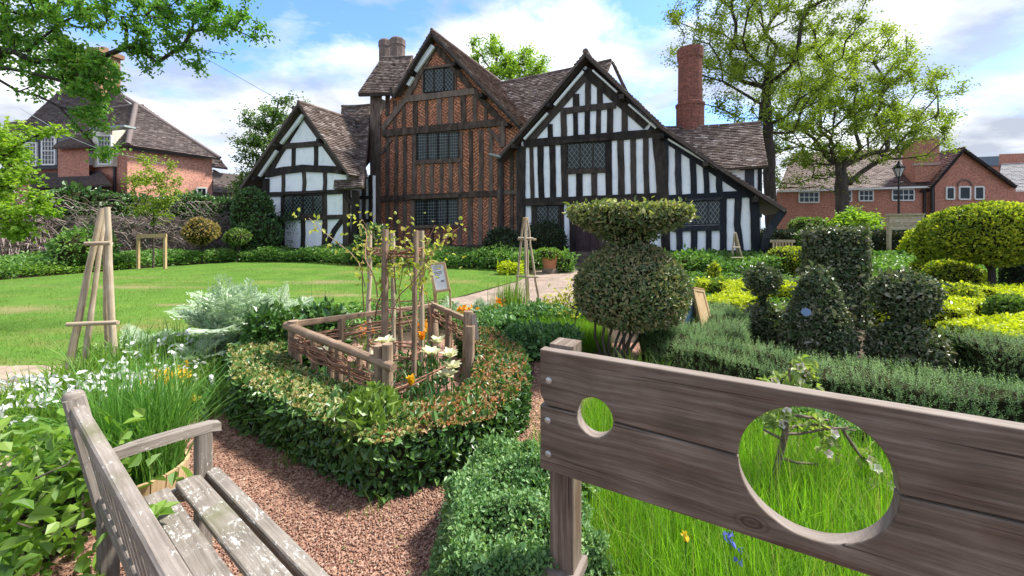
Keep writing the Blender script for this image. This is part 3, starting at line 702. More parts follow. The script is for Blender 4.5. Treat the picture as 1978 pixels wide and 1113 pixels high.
# ---- left wing
wall_poly(PL_, z4((230, 1030), (232, 545), (455, 110), (745, 500), (762, 615), (762, 1030)), MT['plaster'])
pm = MB(); a, b = PL_.pt(508, HY, .06), PL_.pt(672, HY, .06); z5 = PL_.pt(600, 480).z
pm.box8([Z(a, -.1), Z(b, -.1), Z(b, -.1)-PL_.n*.5, Z(a, -.1)-PL_.n*.5, Z(a, z5), Z(b, z5), Z(b, z5)-PL_.n*.5, Z(a, z5)-PL_.n*.5], .5); pm.build('plinth', MT['stone'], house)
T = MB()
def tl(pts, w, **k): timber(T, PL_, z4(*pts), w/3.273, **k)
tl([(470, 130), (238, 525)], 38, th=.07); tl([(462, 110), (738, 505)], 40, th=.07)
tl([(345, 336), (600, 316)], 34, th=.08); tl([(235, 512), (350, 488), (470, 474), (600, 480), (730, 486)], 44, th=.10)
tl([(240, 642), (735, 622)], 28, th=.09); tl([(240, 792), (730, 782)], 28, th=.09); tl([(232, 985), (772, 1000)], 22, th=.08)
tl([(236, 540), (234, 990)], 38, th=.09); tl([(744, 600), (744, 1005)], 36, th=.09)
for x, a, b, w in ((414, 345, 475, 22), (555, 335, 470, 22), (348, 510, 640, 19), (478, 498, 632, 19), (611, 498, 630, 21), (608, 620, 1000, 28), (346, 640, 985, 22), (472, 785, 995, 27)): tl([(x, a), (x+R.uniform(-3, 3), (a+b)/2), (x-2, b)], w)
tl([(245, 805), (285, 870), (310, 930), (320, 980)], 26); tl([(722, 800), (670, 870), (640, 930), (618, 990)], 28)
T.build('timber_frame', MT['timber'], house)
q = z4((346, 648), (600, 772)); window(house, PL_, q[0][0], q[0][1], q[1][0], q[1][1], 4, 'diamond', skew=1.5)
tlh = MB(); timber(tlh, PL_, z4((335, 636), (610, 622)), 3.5, .16); tlh.build('window_hood', MT['timber'], house)
apL, eLL, eLR = z4((444, 58))[0], z4((75, 602))[0], z4((768, 518))[0]
m = MB(); a_, r_ = PL_.pt(*eLR, .5), PL_.pt(*apL, .5); tile_roof(m, a_, a_-PL_.n*1.1, r_-PL_.n*3.4, r_, sag=.03); m.build('roof', MT['tile'], house); roof_slope(PL_, eLL, apL, 6.5, .5, sag=.03)
verge(PL_, [(apL[0], apL[1]+3), eLL], .47, w=6, drop=2); verge(PL_, [(apL[0], apL[1]+3), eLR], .47, w=4, drop=2)
w_ = MB(); timber(w_, PL_, z4((470, 135), (332, 318)), 5, .06, off=.15, jit=.3); w_.build('soffit_strip', MT['plaster'], house)
w_ = MB(); timber(w_, PL_, z4((305, 362), (195, 525)), 4.5, .06, off=.15, jit=.3); w_.build('soffit_strip', MT['plaster'], house)
pe = MB()
for x, y in z4((315, 332), (190, 545), (440, 100), (595, 305), (718, 502)): 
    pe = MB(); pe.box(PL_.pt(x, y, .25), (.17, .5, .15), Matrix.Rotation(-TH, 3, 'Z')); pe.build('purlin_end', MT['timber'], house)
# link between the left wing and the tower: porch roof, recessed wall, post
PK = Plane(669, 18.2, shift=-1.6)
wall_poly(PK, [(655, 500), (717, 500), (717, 338), (690, 352), (655, 366)], MT['plaster'])
T = MB()
for pts, w in (([(672, 360), (672, 500)], 9), ([(702, 345), (702, 500)], 6), ([(660, 384), (717, 381)], 6.5), ([(660, 428), (717, 426)], 6.5), ([(714, 338), (714, 500)], 5)): timber(T, PK, pts, w, .07)
T.build('timber_frame', MT['timber'], house)
T = MB(); timber(T, PL_, z4((800, 615), (795, 1030)), 11, .10, off=.05); timber(T, PL_, z4((735, 625), (760, 680), (795, 705)), 8, .10, off=.03); timber(T, PL_, z4((770, 950), (770, 1040)), 14, .16, off=.05)
timber(T, PL_, z4((680, 603), (850, 592)), 4, .08, off=.3)
T.build('porch_post', MT['timber'], house)
m = MB(); a, b = PL_.pt(*z4((670, 604))[0], .35), PL_.pt(*z4((852, 596))[0], .35); c, d = PL_.pt(*z4((905, 78))[0], -4.2), PL_.pt(*z4((722, 86))[0], -4.2)
a2 = PL_.pt(*z4((560, 606))[0], -.4)
tile_roof(m, a, b, c, d, sag=.06); m.build('roof', MT['tile'], house)
# drainpipes and wire
dp = MB(); a = PT.pt(968, 300, .25); dp.tube([a, Z(a, .1)], .05, 8); dp.build('drainpipe', MT['blackiron'], house)
dp = MB(); a = PW.pt(952, 301, .5); dp.tube([PW.pt(946, 298, .3), PW.pt(966, 303, .5)], .06, 8); dp.build('gutter_end', MT['lead'], house)
# ================================================================ foliage tools (numpy)
def np_mesh(name, verts, faces, mat, parent=None, rnd=None, smooth=False, label=None):
    """faces: (n,k) int array"""
    me = bpy.data.meshes.new(name); n, k = faces.shape
    me.vertices.add(len(verts)); me.vertices.foreach_set('co', np.ascontiguousarray(verts, np.float32).ravel())
    me.loops.add(n*k); me.loops.foreach_set('vertex_index', np.ascontiguousarray(faces, np.int32).ravel())
    me.polygons.add(n); me.polygons.foreach_set('loop_start', np.arange(0, n*k, k, dtype=np.int32))
    me.polygons.foreach_set('loop_total', np.full(n, k, np.int32))
    me.update(calc_edges=True)
    if rnd is not None:
        a = me.attributes.new('rnd', 'FLOAT', 'FACE'); a.data.foreach_set('value', np.ascontiguousarray(rnd, np.float32))
    me.polygons.foreach_set('use_smooth', np.full(n, smooth)); me.materials.append(mat)
    return link(name, me, parent, label)
def unit(a): return a/np.maximum(np.linalg.norm(a, axis=-1, keepdims=True), 1e-9)
def leaf_geo(P, A, Nn, L, Wd, fold=.25, shape='leaf', droop=0.0):
    """leaves at P along A, facing Nn; 'leaf' two folded halves of 3 verts a side, 'blade' a rhombus"""
    n = len(P); A = unit(A); S = unit(np.cross(A, Nn)); U = np.cross(S, A)
    L = np.broadcast_to(np.asarray(L, float), (n,))[:, None]; Wd = np.broadcast_to(np.asarray(Wd, float), (n,))[:, None]
    if shape == 'leaf':
        tip = P+A*L-U*L*droop
        m1 = P+A*L*.30; m2 = P+A*L*.68-U*L*droop*.4
        f = U*Wd*fold
        v = np.stack([P, m1+S*Wd*.5+f, m2+S*Wd*.38+f, tip, m2-S*Wd*.38+f, m1-S*Wd*.5+f], 1).reshape(-1, 3)
        b = (np.arange(n)*6)[:, None]
        faces = np.concatenate([b+np.array([[0, 1, 2, 3]]), b+np.array([[0, 3, 4, 5]])], 1).reshape(-1, 4)
        return v, faces, 2
    mid = P+A*L*.45+U*Wd*fold
    v = np.stack([P, mid+S*Wd*.5, P+A*L-U*L*droop, mid-S*Wd*.5], 1).reshape(-1, 3)
    return v, (np.arange(n)*4)[:, None]+np.array([[0, 1, 2, 3]]), 1
def leaves(name, P, A, Nn, L, Wd, mat, parent=None, rnd=None, **k):
    v, f, m = leaf_geo(P, A, Nn, L, Wd, **k)
    r = RS.rand(len(P)) if rnd is None else rnd
    return np_mesh(name, v, f, mat, parent, np.repeat(r, m))
def wob(P, s, seed=0, octv=2):
    """cheap smooth noise in -1..1"""
    o = np.zeros(len(P)); rs = np.random.RandomState(seed); amp = 1; tot = 0
    for k in range(octv):
        for _ in range(3):
            d = rs.normal(size=3); d /= np.linalg.norm(d); ph = rs.rand()*6.28; fr = s*(1.9**k)*(0.7+.6*rs.rand())
            o += amp*np.sin(P@d*fr*2*np.pi+ph)/3
        tot += amp; amp *= .55
    return o/tot*1.6
def lathe_grid(prof, c, seg=28, sx=1, sy=1, rot=0):
    prof = np.array(prof, float); a = np.arange(seg)/seg*2*np.pi
    X = prof[:, 0][:, None]*np.cos(a)*sx; Y = prof[:, 0][:, None]*np.sin(a)*sy; Z = np.repeat(prof[:, 1][:, None], seg, 1)
    ca, sa = math.cos(rot), math.sin(rot)
    Vv = np.stack([X*ca-Y*sa, X*sa+Y*ca, Z], -1)+np.array(c, float)
    m = len(prof); i, j = np.meshgrid(np.arange(m-1), np.arange(seg), indexing='ij')
    Fc = np.stack([i*seg+j, i*seg+(j+1) % seg, (i+1)*seg+(j+1) % seg, (i+1)*seg+j], -1).reshape(-1, 4)
    return Vv.reshape(-1, 3), Fc
def blob_prof(r, z0, z1, n=12, p=2.3):
    t = np.linspace(0, 1, n); s = np.cos((t-.5)*np.pi)
    return [(max(.001, r*abs(q)**(2/p)), z0+(z1-z0)*(.5+.5*math.copysign(abs(math.sin((u-.5)*math.pi))**(2/p), u-.5))) for q, u in zip(s, t)]
def hedge_grid(path, w, h, closed=False, step=.12, nz=5, nx=4, taper=.93, hv=None):
    """clipped hedge along a ground path: (verts, faces); hv: height at each path point"""
    pts = [np.array(p[:2], float) for p in path]; H = hv or [h]*len(pts)
    if closed: pts = pts+[pts[0]]; H = H+[H[0]]
    C = []; HH = []
    for i in range(len(pts)-1):
        n = max(1, int(np.linalg.norm(pts[i+1]-pts[i])/step))
        for k in range(n): C.append(pts[i]+(pts[i+1]-pts[i])*k/n); HH.append(H[i]+(H[i+1]-H[i])*k/n)
    if not closed: C.append(pts[-1]); HH.append(H[-1])
    C = np.array(C); HH = np.array(HH); n = len(C)
    if closed: T_ = np.roll(C, -1, 0)-np.roll(C, 1, 0)
    else: T_ = np.gradient(C, axis=0)
    T_ = unit(T_); Sd = np.stack([T_[:, 1], -T_[:, 0]], 1)
    nx_ = unit(np.roll(C, -1, 0)-C); nx_[-1] = T_[-1]; mit = np.clip(np.sum(nx_*T_, 1), .6, 1); Sd = Sd/mit[:, None]
    sec = [(-.5, k/nz) for k in range(nz)]+[(-.5+k/nx, 1.0) for k in range(nx+1)]+[(.5, 1-k/nz) for k in range(1, nz+1)]
    m = len(sec); Vv = np.zeros((n, m, 3))
    for j, (a, b) in enumerate(sec):
        q = a*(1-(1-taper)*b)
        ro = .97 if (b == 1 and abs(a) == .5) else 1
        Vv[:, j, :2] = C+Sd*(q*w*ro); Vv[:, j, 2] = HH*b*(.985 if ro < 1 else 1)
    ii = np.arange(n if closed else n-1); i, j = np.meshgrid(ii, np.arange(m-1), indexing='ij')
    i2 = (i+1) % n
    Fc = np.stack([i*m+j, i*m+j+1, i2*m+j+1, i2*m+j], -1).reshape(-1, 4)
    Vv = Vv.reshape(-1, 3)
    if not closed:
        ends = []
        for e in (0, n-1):
            b = e*m
            for k in range(m//2): ends.append((b+k, b+k+1, b+m-2-k, b+m-1-k))
        sg = outward(Vv, Fc); ends = np.array(ends)
        for q in range(len(ends)):
            a_, b_, c_ = Vv[ends[q, 0]], Vv[ends[q, 1]], Vv[ends[q, 2]]; want = -T_[0] if q < m//2 else T_[-1]
            if np.dot(np.cross(b_-a_, c_-a_)[:2], want)*sg < 0: ends[q] = ends[q][::-1]
        Fc = np.concatenate([Fc, ends])
    return Vv, Fc
def sample(Vv, Fc, n, rs=RS):
    a, b, c, d = [Vv[Fc[:, k]] for k in range(4)]
    n1 = np.cross(b-a, c-a); n2 = np.cross(c-a, d-a); A1 = np.linalg.norm(n1, axis=1); A2 = np.linalg.norm(n2, axis=1)
    tri = np.concatenate([np.stack([a, b, c], 1), np.stack([a, c, d], 1)]); ar = np.concatenate([A1, A2]); nn = unit(np.concatenate([n1, n2]))
    k = rs.choice(len(ar), n, p=ar/ar.sum()); u, v = rs.rand(n), rs.rand(n); s = u+v > 1; u[s] = 1-u[s]; v[s] = 1-v[s]
    t = tri[k]; return t[:, 0]+(t[:, 1]-t[:, 0])*u[:, None]+(t[:, 2]-t[:, 0])*v[:, None], nn[k]
def outward(Vv, Fc, c=None):
    a, b, cc = [Vv[Fc[:, k]] for k in range(3)]; nn = np.cross(b-a, cc-a); mid = Vv[Fc].mean(1)
    c = Vv.mean(0) if c is None else c
    return np.sign(np.sum((nn*(mid-c)).sum(1)))
def bush(root, Vv, Fc, n, L, Wd, mat, core=True, rough=.03, rs_=1.3, out_=.7, depth=.05, up=.25, rand=.6, name='foliage', shape='leaf', fold=.25, seed=1, Lvar=.35, droop=.1, inflate=1.0, rnd=None, sprout=0, core_mat=None):
    """clipped foliage: leaves over a lumpy body, twiggy body inside"""
    nn = np.zeros_like(Vv); s = outward(Vv, Fc)
    a, b, c = [Vv[Fc[:, k]] for k in range(3)]; fn = unit(np.cross(b-a, c-a))*s
    for k in range(4): np.add.at(nn, Fc[:, k], fn)
    nn = unit(nn); D = wob(Vv, rs_, seed)[:, None]*rough
    V2 = Vv+nn*D; V2[:, 2] = np.maximum(V2[:, 2], .0)
    P, Q = sample(V2, Fc, n); Q = Q*s
    A = Q*out_+RS.normal(size=P.shape)*rand; A[:, 2] += up
    P = P-Q*(RS.rand(n)[:, None]**1.5*depth)
    Nn = Q+RS.normal(size=P.shape)*.45; Nn[:, 2] += .35
    Lx = L*(1+Lvar*RS.normal(size=n)).clip(.45, 1.9)
    if sprout:
        k = RS.rand(n) < sprout; Lx[k] *= 1.5; P[k] += Q[k]*RS.rand(k.sum())[:, None]*L*1.6
    f = leaves(name, P, A, Nn, Lx, Wd*Lx/L, mat, root, shape=shape, fold=fold, droop=droop, rnd=rnd)
    if core:
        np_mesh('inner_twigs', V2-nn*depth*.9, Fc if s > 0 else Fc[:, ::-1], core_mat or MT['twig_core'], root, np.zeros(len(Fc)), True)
    return f

def grow(base, top_dir, targets, r0=.12, fork=1.5, seed=3, gather=.8, mb=None, twig=.006, lean=(0, 0), seg=7, wander=.12, power=1.75, scaffold=(), sag=.5):
    """branches reaching to targets: each joins the nearest growth below it; returns branch mesh builder and twig ends"""
    rr = random.Random(seed); mb = mb or MB()
    nodes = [Vector(base)]; par = [-1]; dist = [0.0]
    td = Vector(top_dir); k = max(3, int(td.length/.5))
    for i in range(1, k+1):
        p = Vector(base)+td*(i/k)+Vector((rr.uniform(-1, 1), rr.uniform(-1, 1), 0))*wander*.5*(i/k)
        nodes.append(p); par.append(len(nodes)-2); dist.append(dist[-1]+td.length/k)
    for line in scaffold:
        pv = k
        for q in line:
            nodes.append(Vector(q)); par.append(pv); dist.append(dist[pv]+(nodes[-1]-nodes[pv]).length); pv = len(nodes)-1
    fk = Vector(base)+td*(fork if fork <= 1 else 1)
    T = sorted([Vector(t) for t in targets], key=lambda t: (t-Vector(base)).length); ends = []
    first = max(1, int(k*(fork if fork <= 1 else .6)))
    NP = np.zeros((60000, 3)); ND = np.zeros(60000); cnt = len(nodes)
    for i, p in enumerate(nodes): NP[i] = p; ND[i] = dist[i]
    for t in T:
        d = np.linalg.norm(NP[:cnt]-np.array(t), axis=1)+ND[:cnt]*.30
        d[:first] += 1e3
        # discourage branches that have to turn back downwards
        d += np.maximum(0, NP[:cnt, 2]-t.z)*sag
        j = int(np.argmin(d)); p0 = nodes[j]; L = (t-p0).length; m = max(1, int(L/gather)); prev = j
        di = (p0-nodes[par[j]]).normalized() if par[j] >= 0 else Vector((0, 0, 1))
        c1 = p0+di*L*.35
        for q in range(1, m+1):
            u = q/m; b = p0*(1-u)**2+c1*(2*u*(1-u))+t*u*u
            if q < m: b = b+Vector((rr.uniform(-1, 1), rr.uniform(-1, 1), rr.uniform(-1, 1)))*wander*min(L, 1.5)*.35
            nodes.append(b); par.append(prev); dist.append(dist[prev]+L/m); NP[cnt] = b; ND[cnt] = dist[-1]; prev = cnt; cnt += 1
        ends.append(prev)
    w = np.zeros(cnt); ch = [[] for _ in range(cnt)]
    for i in range(1, cnt): ch[par[i]].append(i)
    for e in ends: w[e] += 1
    for i in range(cnt-1, 0, -1): w[par[i]] += w[i]
    w = np.maximum(w, .5); rad = twig+(r0-twig)*((w/w[0])**(1/power)); rad[0] *= 1.25
    # chains
    starts = [(0, None)]; 
    while starts:
        s, p = starts.pop(); chain = [s]
        while ch[chain[-1]]:
            c = sorted(ch[chain[-1]], key=lambda q: -w[q])
            for o in c[1:]: starts.append((o, chain[-1]))
            chain.append(c[0])
        pts = ([nodes[p]] if p is not None else [])+[nodes[q] for q in chain]
        rd = ([min(rad[p], rad[s]*1.1)] if p is not None else [])+[rad[q] for q in chain]
        if len(pts) > 1: mb.tube(pts, rd, seg if max(rd) > .03 else 4, cap=False, r=.5, wob=.1 if max(rd) > .05 else 0)
    twigs = [(nodes[e], (nodes[e]-nodes[par[e]]).normalized()) for e in ends]
    allseg = [(nodes[i], nodes[par[i]]) for i in range(1, cnt) if w[i] <= 3]
    return mb, twigs, allseg
def in_ellipsoids(ells, n, rs, shell=.0):
    """points spread through a union of ellipsoids (cx,cy,cz,rx,ry,rz)"""
    vol = np.array([e[3]*e[4]*e[5] for e in ells]); k = rs.choice(len(ells), n, p=vol/vol.sum()); E = np.array(ells)[k]
    d = unit(rs.normal(size=(n, 3))); r = (shell+(1-shell)*rs.rand(n))**(1/3)
    return E[:, :3]+d*r[:, None]*E[:, 3:]
def px_ell(px, py, Y, rx, ry, rd=None):
    p = at(px, py, Y); m = Y/F; return (p.x, p.y, p.z, rx*m, (rd if rd is not None else (rx+ry)/2*m), ry*m)
def tree(name, label, cat, base, trunk_top, ells, nt_, nleaf, L, Wd, mat, bark, r0, seed, group=None, fork=.6, shell=.1, spread=.5, leaf_on='both', droop=.15, shape='blob', twig=.006, gather=.8, hang=0.0, shp='blade', clump=.35, scaffold=(), sag=.5):
    rs = np.random.RandomState(seed); root = thing(name, label, cat, (base[0], base[1], base[2]), group)
    T = in_ellipsoids(ells, nt_, rs, shell)
    mb, tw, sg = grow(base, Vector(trunk_top)-Vector(base), T, r0, fork, seed, twig=twig, gather=gather, scaffold=scaffold, sag=sag)
    mb.build('trunk', bark, root)
    tp = np.array([t[0] for t in tw]); td = np.array([t[1] for t in tw]); S0 = np.array([s[0] for s in sg]); S1 = np.array([s[1] for s in sg])
    cw = rs.rand(len(tp))**1.2+.15; n1 = int(nleaf*.6); k = rs.choice(len(tp), n1, p=cw/cw.sum())
    P1 = tp[k]+rs.normal(size=(n1, 3))*spread*np.array([1, 1, .7])*clump*2
    n2 = nleaf-n1; k2 = rs.randint(len(S0), size=n2); u = rs.rand(n2)[:, None]
    P2 = S0[k2]*(1-u)+S1[k2]*u+rs.normal(size=(n2, 3))*spread*.45*clump*2
    P = np.concatenate([P1, P2]); A = rs.normal(size=P.shape); A[:, 2] = A[:, 2]*.6-hang
    Nn = rs.normal(size=P.shape)*.7; Nn[:, 2] += 1.0
    rnd = np.concatenate([rs.rand(len(tp))[k]*.5, rs.rand(n2)*.5])+rs.rand(len(P))*.5
    leaves('crown', P, A, Nn, L*(.7+.6*rs.rand(len(P))), Wd*(.7+.6*rs.rand(len(P))), mat, root, rnd=rnd, shape=shp, droop=droop)
    return root
def poly_pts(poly, n, rs=RS):
    """points in a ground polygon"""
    P = np.array(poly, float); lo, hi = P.min(0), P.max(0); res = []; got = 0
    while got < n:
        q = lo+(hi-lo)*rs.rand(n*3, 2); ins = np.zeros(len(q), bool); j = len(P)-1
        for i in range(len(P)):
            xi, yi = P[i]; xj, yj = P[j]
            c = ((yi > q[:, 1]) != (yj > q[:, 1])) & (q[:, 0] < (xj-xi)*(q[:, 1]-yi)/(yj-yi+1e-12)+xi); ins ^= c; j = i
        res.append(q[ins]); got += ins.sum()
    return np.concatenate(res)[:n]
def blades(name, xy, z0, h, w, mat, parent=None, lean=.35, seg=3, hv=.35, rs=RS, curve=.5, dirs=None, rnd=None):
    """grass-like blades, tapering and bending"""
    n = len(xy); a = rs.rand(n)*2*np.pi if dirs is None else dirs
    D = np.stack([np.cos(a), np.sin(a), np.zeros(n)], 1); S = np.stack([-np.sin(a), np.cos(a), np.zeros(n)], 1)
    tw = rs.rand(n)*6.28; S = S*np.cos(tw)[:, None]+D*np.sin(tw)[:, None]*.6
    H = h*(1+hv*rs.normal(size=n)).clip(.35, 2); ln = lean*np.abs(rs.normal(size=n)); B = np.concatenate([xy, np.full((n, 1), z0) if np.isscalar(z0) else np.asarray(z0)[:, None]], 1)
    rows = []
    for k in range(seg+1):
        u = k/seg; c = B+np.array([0, 0, 1.0])*(H*(u-.35*np.minimum(ln, 1.6)*u*u*curve))[:, None]+D*(H*ln*(u*(1-curve)+curve*u*u))[:, None]
        wd = w*(1-u**1.8)*.5
        if k < seg: rows += [c+S*wd, c-S*wd]
        else: rows.append(c)
    m = 2*seg+1; v = np.stack(rows, 1).reshape(-1, 3); b = (np.arange(n)*m)[:, None]
    q = [b+np.array([[2*k, 2*k+1, 2*k+3, 2*k+2]]) for k in range(seg-1)]
    # last triangle written as a quad with a doubled tip is avoided: add a tiny tip pair instead
    t = b+np.array([[2*seg-2, 2*seg-1, 2*seg]])
    r = rs.rand(n) if rnd is None else rnd
    me_f = np.concatenate(q, 1).reshape(-1, 4) if q else None
    me = bpy.data.meshes.new(name); nq = 0 if me_f is None else len(me_f); ntr = n
    me.vertices.add(len(v)); me.vertices.foreach_set('co', v.astype(np.float32).ravel())
    loops = np.concatenate([me_f.ravel() if nq else np.zeros(0, int), t.ravel()]).astype(np.int32)
    me.loops.add(len(loops)); me.loops.foreach_set('vertex_index', loops)
    me.polygons.add(nq+ntr); me.polygons.foreach_set('loop_start', np.concatenate([np.arange(nq)*4, nq*4+np.arange(ntr)*3]).astype(np.int32))
    me.polygons.foreach_set('loop_total', np.concatenate([np.full(nq, 4), np.full(ntr, 3)]).astype(np.int32)); me.update(calc_edges=True)
    at_ = me.attributes.new('rnd', 'FLOAT', 'FACE'); at_.data.foreach_set('value', np.concatenate([np.repeat(r, seg-1), r]).astype(np.float32))
    me.materials.append(mat); return link(name, me, parent)

def sprig_bush(root, Vv, Fc, n, ln, m, nl, nw, mat, rough=.06, rs_=2.4, seed=1, depth=.08, up=.9, name='foliage'):
    """shrubby foliage of upright shoots, each clothed in small needles"""
    rs = np.random.RandomState(seed); nn = np.zeros_like(Vv); s = outward(Vv, Fc); a, b, c = [Vv[Fc[:, k]] for k in range(3)]; fn = unit(np.cross(b-a, c-a))*s
    for k in range(4): np.add.at(nn, Fc[:, k], fn)
    V2 = Vv+unit(nn)*(wob(Vv, rs_, seed)[:, None]*rough); V2[:, 2] = np.maximum(V2[:, 2], 0)
    P, Q = sample(V2, Fc, n, rs); Q = Q*s; A = Q*.55+rs.normal(size=P.shape)*.28; A[:, 2] += up; A = unit(A); P = P-A*(depth*rs.rand(n)[:, None])-Q*.02
    L = ln*(.55+.75*rs.rand(n)); t = np.tile(np.linspace(.05, 1, m), n); PP = np.repeat(P, m, 0)+np.repeat(A*L[:, None], m, 0)*t[:, None]; AA = np.repeat(A, m, 0)
    ph = np.tile(np.arange(m)*2.4, n)+np.repeat(rs.rand(n)*6, m); e1 = unit(np.cross(AA, np.array([.3, .5, .2]))); e2 = np.cross(AA, e1); rad = e1*np.cos(ph)[:, None]+e2*np.sin(ph)[:, None]
    D = rad*.9+AA*(.45+.5*t)[:, None]; Ls = nl*(1.05-.5*t)*(.8+.4*rs.rand(n*m)); r = np.clip(.15+.55*t+.3*np.repeat(rs.rand(n), m)-.1, 0, 1)
    leaves(name, PP, D, AA+rad*.2, Ls, nw, mat, root, shape='blade', fold=.1, rnd=r)
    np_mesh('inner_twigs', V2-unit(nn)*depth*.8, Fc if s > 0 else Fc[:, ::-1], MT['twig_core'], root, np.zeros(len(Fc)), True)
# ================================================================ ground sheets
def sheet(name, poly, z, mat, kind='structure'):
    m = MB(); vs = [(x, y, z) for x, y in poly]; m.add(vs, [tuple(range(len(vs)))], [[(x, y) for x, y in poly]], .5)
    o = m.build(name, mat); o['kind'] = kind; return o
MT['soil'] = noise_mat('leaf_mould_soil', [(.030, .021, .013), (.055, .038, .024), (.085, .062, .042)], scale=3, detail=9, bump=.8, bscale=18, dist=.04)
MT['lawn'] = noise_mat('mown_lawn', [(0.055, 0.115, 0.013), (0.079, 0.165, 0.018), (0.117, 0.202, 0.026)], scale=.9, detail=8, bump=.6, bscale=60, dist=.03)
# worn patches in the lawn
nt = MT['lawn'].node_tree; pr = [n for n in nt.nodes if n.type == 'BSDF_PRINCIPLED'][0]; old = pr.inputs['Base Color'].links[0].from_socket
geo = N(nt, 'ShaderNodeNewGeometry'); mpn = N(nt, 'ShaderNodeMapping'); mpn.inputs['Scale'].default_value = (.45, 1.0, 1); nt.links.new(geo.outputs['Position'], mpn.inputs['Vector'])
nz = N(nt, 'ShaderNodeTexNoise', i_Scale=.62, i_Detail=6.0, i_Roughness=.62); nt.links.new(mpn.outputs[0], nz.inputs['Vector'])
r2 = ramp(nt, [(.54, (0, 0, 0)), (.68, (.85, .85, .85))]); nt.links.new(nz.outputs['Fac'], r2.inputs['Fac'])
x = N(nt, 'ShaderNodeMix', data_type='RGBA'); nt.links.new(r2.outputs['Color'], x.inputs['Factor']); nt.links.new(old, x.inputs['A']); x.inputs['B'].default_value = (.20, .17, .06, 1)
BARE_PX = ((625, 546, 1.1, .45), (655, 572, .9, .22), (240, 556, 1.6, .25), (30, 600, 1.0, .4), (335, 590, .45, .16))
wn = N(nt, 'ShaderNodeTexNoise', i_Scale=2.2, i_Detail=6.0); nt.links.new(geo.outputs['Position'], wn.inputs['Vector'])
for bx, by, ba_, bb_ in BARE_PX:
    g0 = gp(bx, by); mpb = N(nt, 'ShaderNodeMapping', vector_type='POINT'); mpb.inputs['Location'].default_value = (-g0.x/ba_, -g0.y/bb_, 0); mpb.inputs['Scale'].default_value = (1/ba_, 1/bb_, 0); nt.links.new(geo.outputs['Position'], mpb.inputs['Vector'])
    ln_ = N(nt, 'ShaderNodeVectorMath', operation='LENGTH'); nt.links.new(mpb.outputs[0], ln_.inputs[0])
    ad_ = N(nt, 'ShaderNodeMath', operation='MULTIPLY_ADD'); ad_.inputs[1].default_value = 1.6; nt.links.new(wn.outputs['Fac'], ad_.inputs[0]); nt.links.new(ln_.outputs['Value'], ad_.inputs[2])
    rb = ramp(nt, [(.45, (.6, .6, .6)), (1.0, (0, 0, 0))]); dv_ = N(nt, 'ShaderNodeMath', operation='DIVIDE'); dv_.inputs[1].default_value = 2.0; nt.links.new(ad_.outputs[0], dv_.inputs[0]); nt.links.new(dv_.outputs[0], rb.inputs['Fac'])
    xb = N(nt, 'ShaderNodeMix', data_type='RGBA'); nt.links.new(rb.outputs['Color'], xb.inputs['Factor']); nt.links.new(x.outputs['Result'], xb.inputs['A']); xb.inputs['B'].default_value = (.30, .20, .12, 1); x = xb
nt.links.new(x.outputs['Result'], pr.inputs['Base Color'])
def gravel_mat(name, cols, scale):
    m, nt, nd, lk = new_mat(name); g = N(nt, 'ShaderNodeNewGeometry')
    vo = N(nt, 'ShaderNodeTexVoronoi', i_Scale=scale, feature='F1'); lk.new(g.outputs['Position'], vo.inputs['Vector'])
    sp_ = N(nt, 'ShaderNodeSeparateColor'); lk.new(vo.outputs['Color'], sp_.inputs[0])
    k = len(cols); rp = ramp(nt, [(i/(k-1), c) for i, c in enumerate(cols)]); lk.new(sp_.outputs[0], rp.inputs['Fac'])
    nz = N(nt, 'ShaderNodeTexNoise', i_Scale=2.2, i_Detail=5.0); lk.new(g.outputs['Position'], nz.inputs['Vector'])
    mr = N(nt, 'ShaderNodeMapRange'); mr.inputs['From Min'].default_value = .3; mr.inputs['From Max'].default_value = .7; mr.inputs['To Min'].default_value = .7; mr.inputs['To Max'].default_value = 1.2; lk.new(nz.outputs['Fac'], mr.inputs['Value'])
    hs = N(nt, 'ShaderNodeHueSaturation'); lk.new(rp.outputs['Color'], hs.inputs['Color']); lk.new(mr.outputs[0], hs.inputs['Value'])
    p = principled(nt, .85, .25); lk.new(hs.outputs[0], p.inputs['Base Color'])
    b = N(nt, 'ShaderNodeBump', i_Strength=1.0, i_Distance=.6/scale, invert=True); lk.new(vo.outputs['Distance'], b.inputs['Height']); lk.new(b.outputs[0], p.inputs['Normal'])
    out(nt, p.outputs[0]); return m
GRV = [(0.104, 0.048, 0.032), (0.208, 0.101, 0.066), (0.296, 0.164, 0.112), (0.368, 0.224, 0.155), (0.168, 0.081, 0.059), (0.432, 0.294, 0.218)]
MT['gravel'] = gravel_mat('red_brown_gravel', GRV, 75)
MT['path'] = gravel_mat('pale_gravel', [(0.187, 0.140, 0.103), (0.281, 0.215, 0.168), (0.356, 0.281, 0.225), (0.234, 0.178, 0.140)], 45)
sheet('ground', [(-90, -8), (140, -8), (140, 160), (-90, 160)], 0, MT['soil'])
sheet('grass_verge', [(13, 2), (40, 2), (40, 12), (24, 13), (17, 13)], .006, MT['lawn'])
LAWN = [(-15.5, 3.9), (-4.6, 4.25), (-4.1, 4.9), (-3.3, 5.8), (-2.6, 7.2), (-1.2, 8.4), (.1, 10.9), (.85, 12.6), (-1.2, 14.6), (-5.5, 15.6), (-9, 17.2), (-11.8, 17.6), (-13.6, 14.4), (-14.6, 11)]
sheet('lawn', LAWN, .012, MT['lawn'])
sheet('lawn', [(8.2, 9.6), (12, 9.6), (17, 14.2), (16, 17), (12.2, 16.8), (9.6, 13)], .012, MT['lawn'])
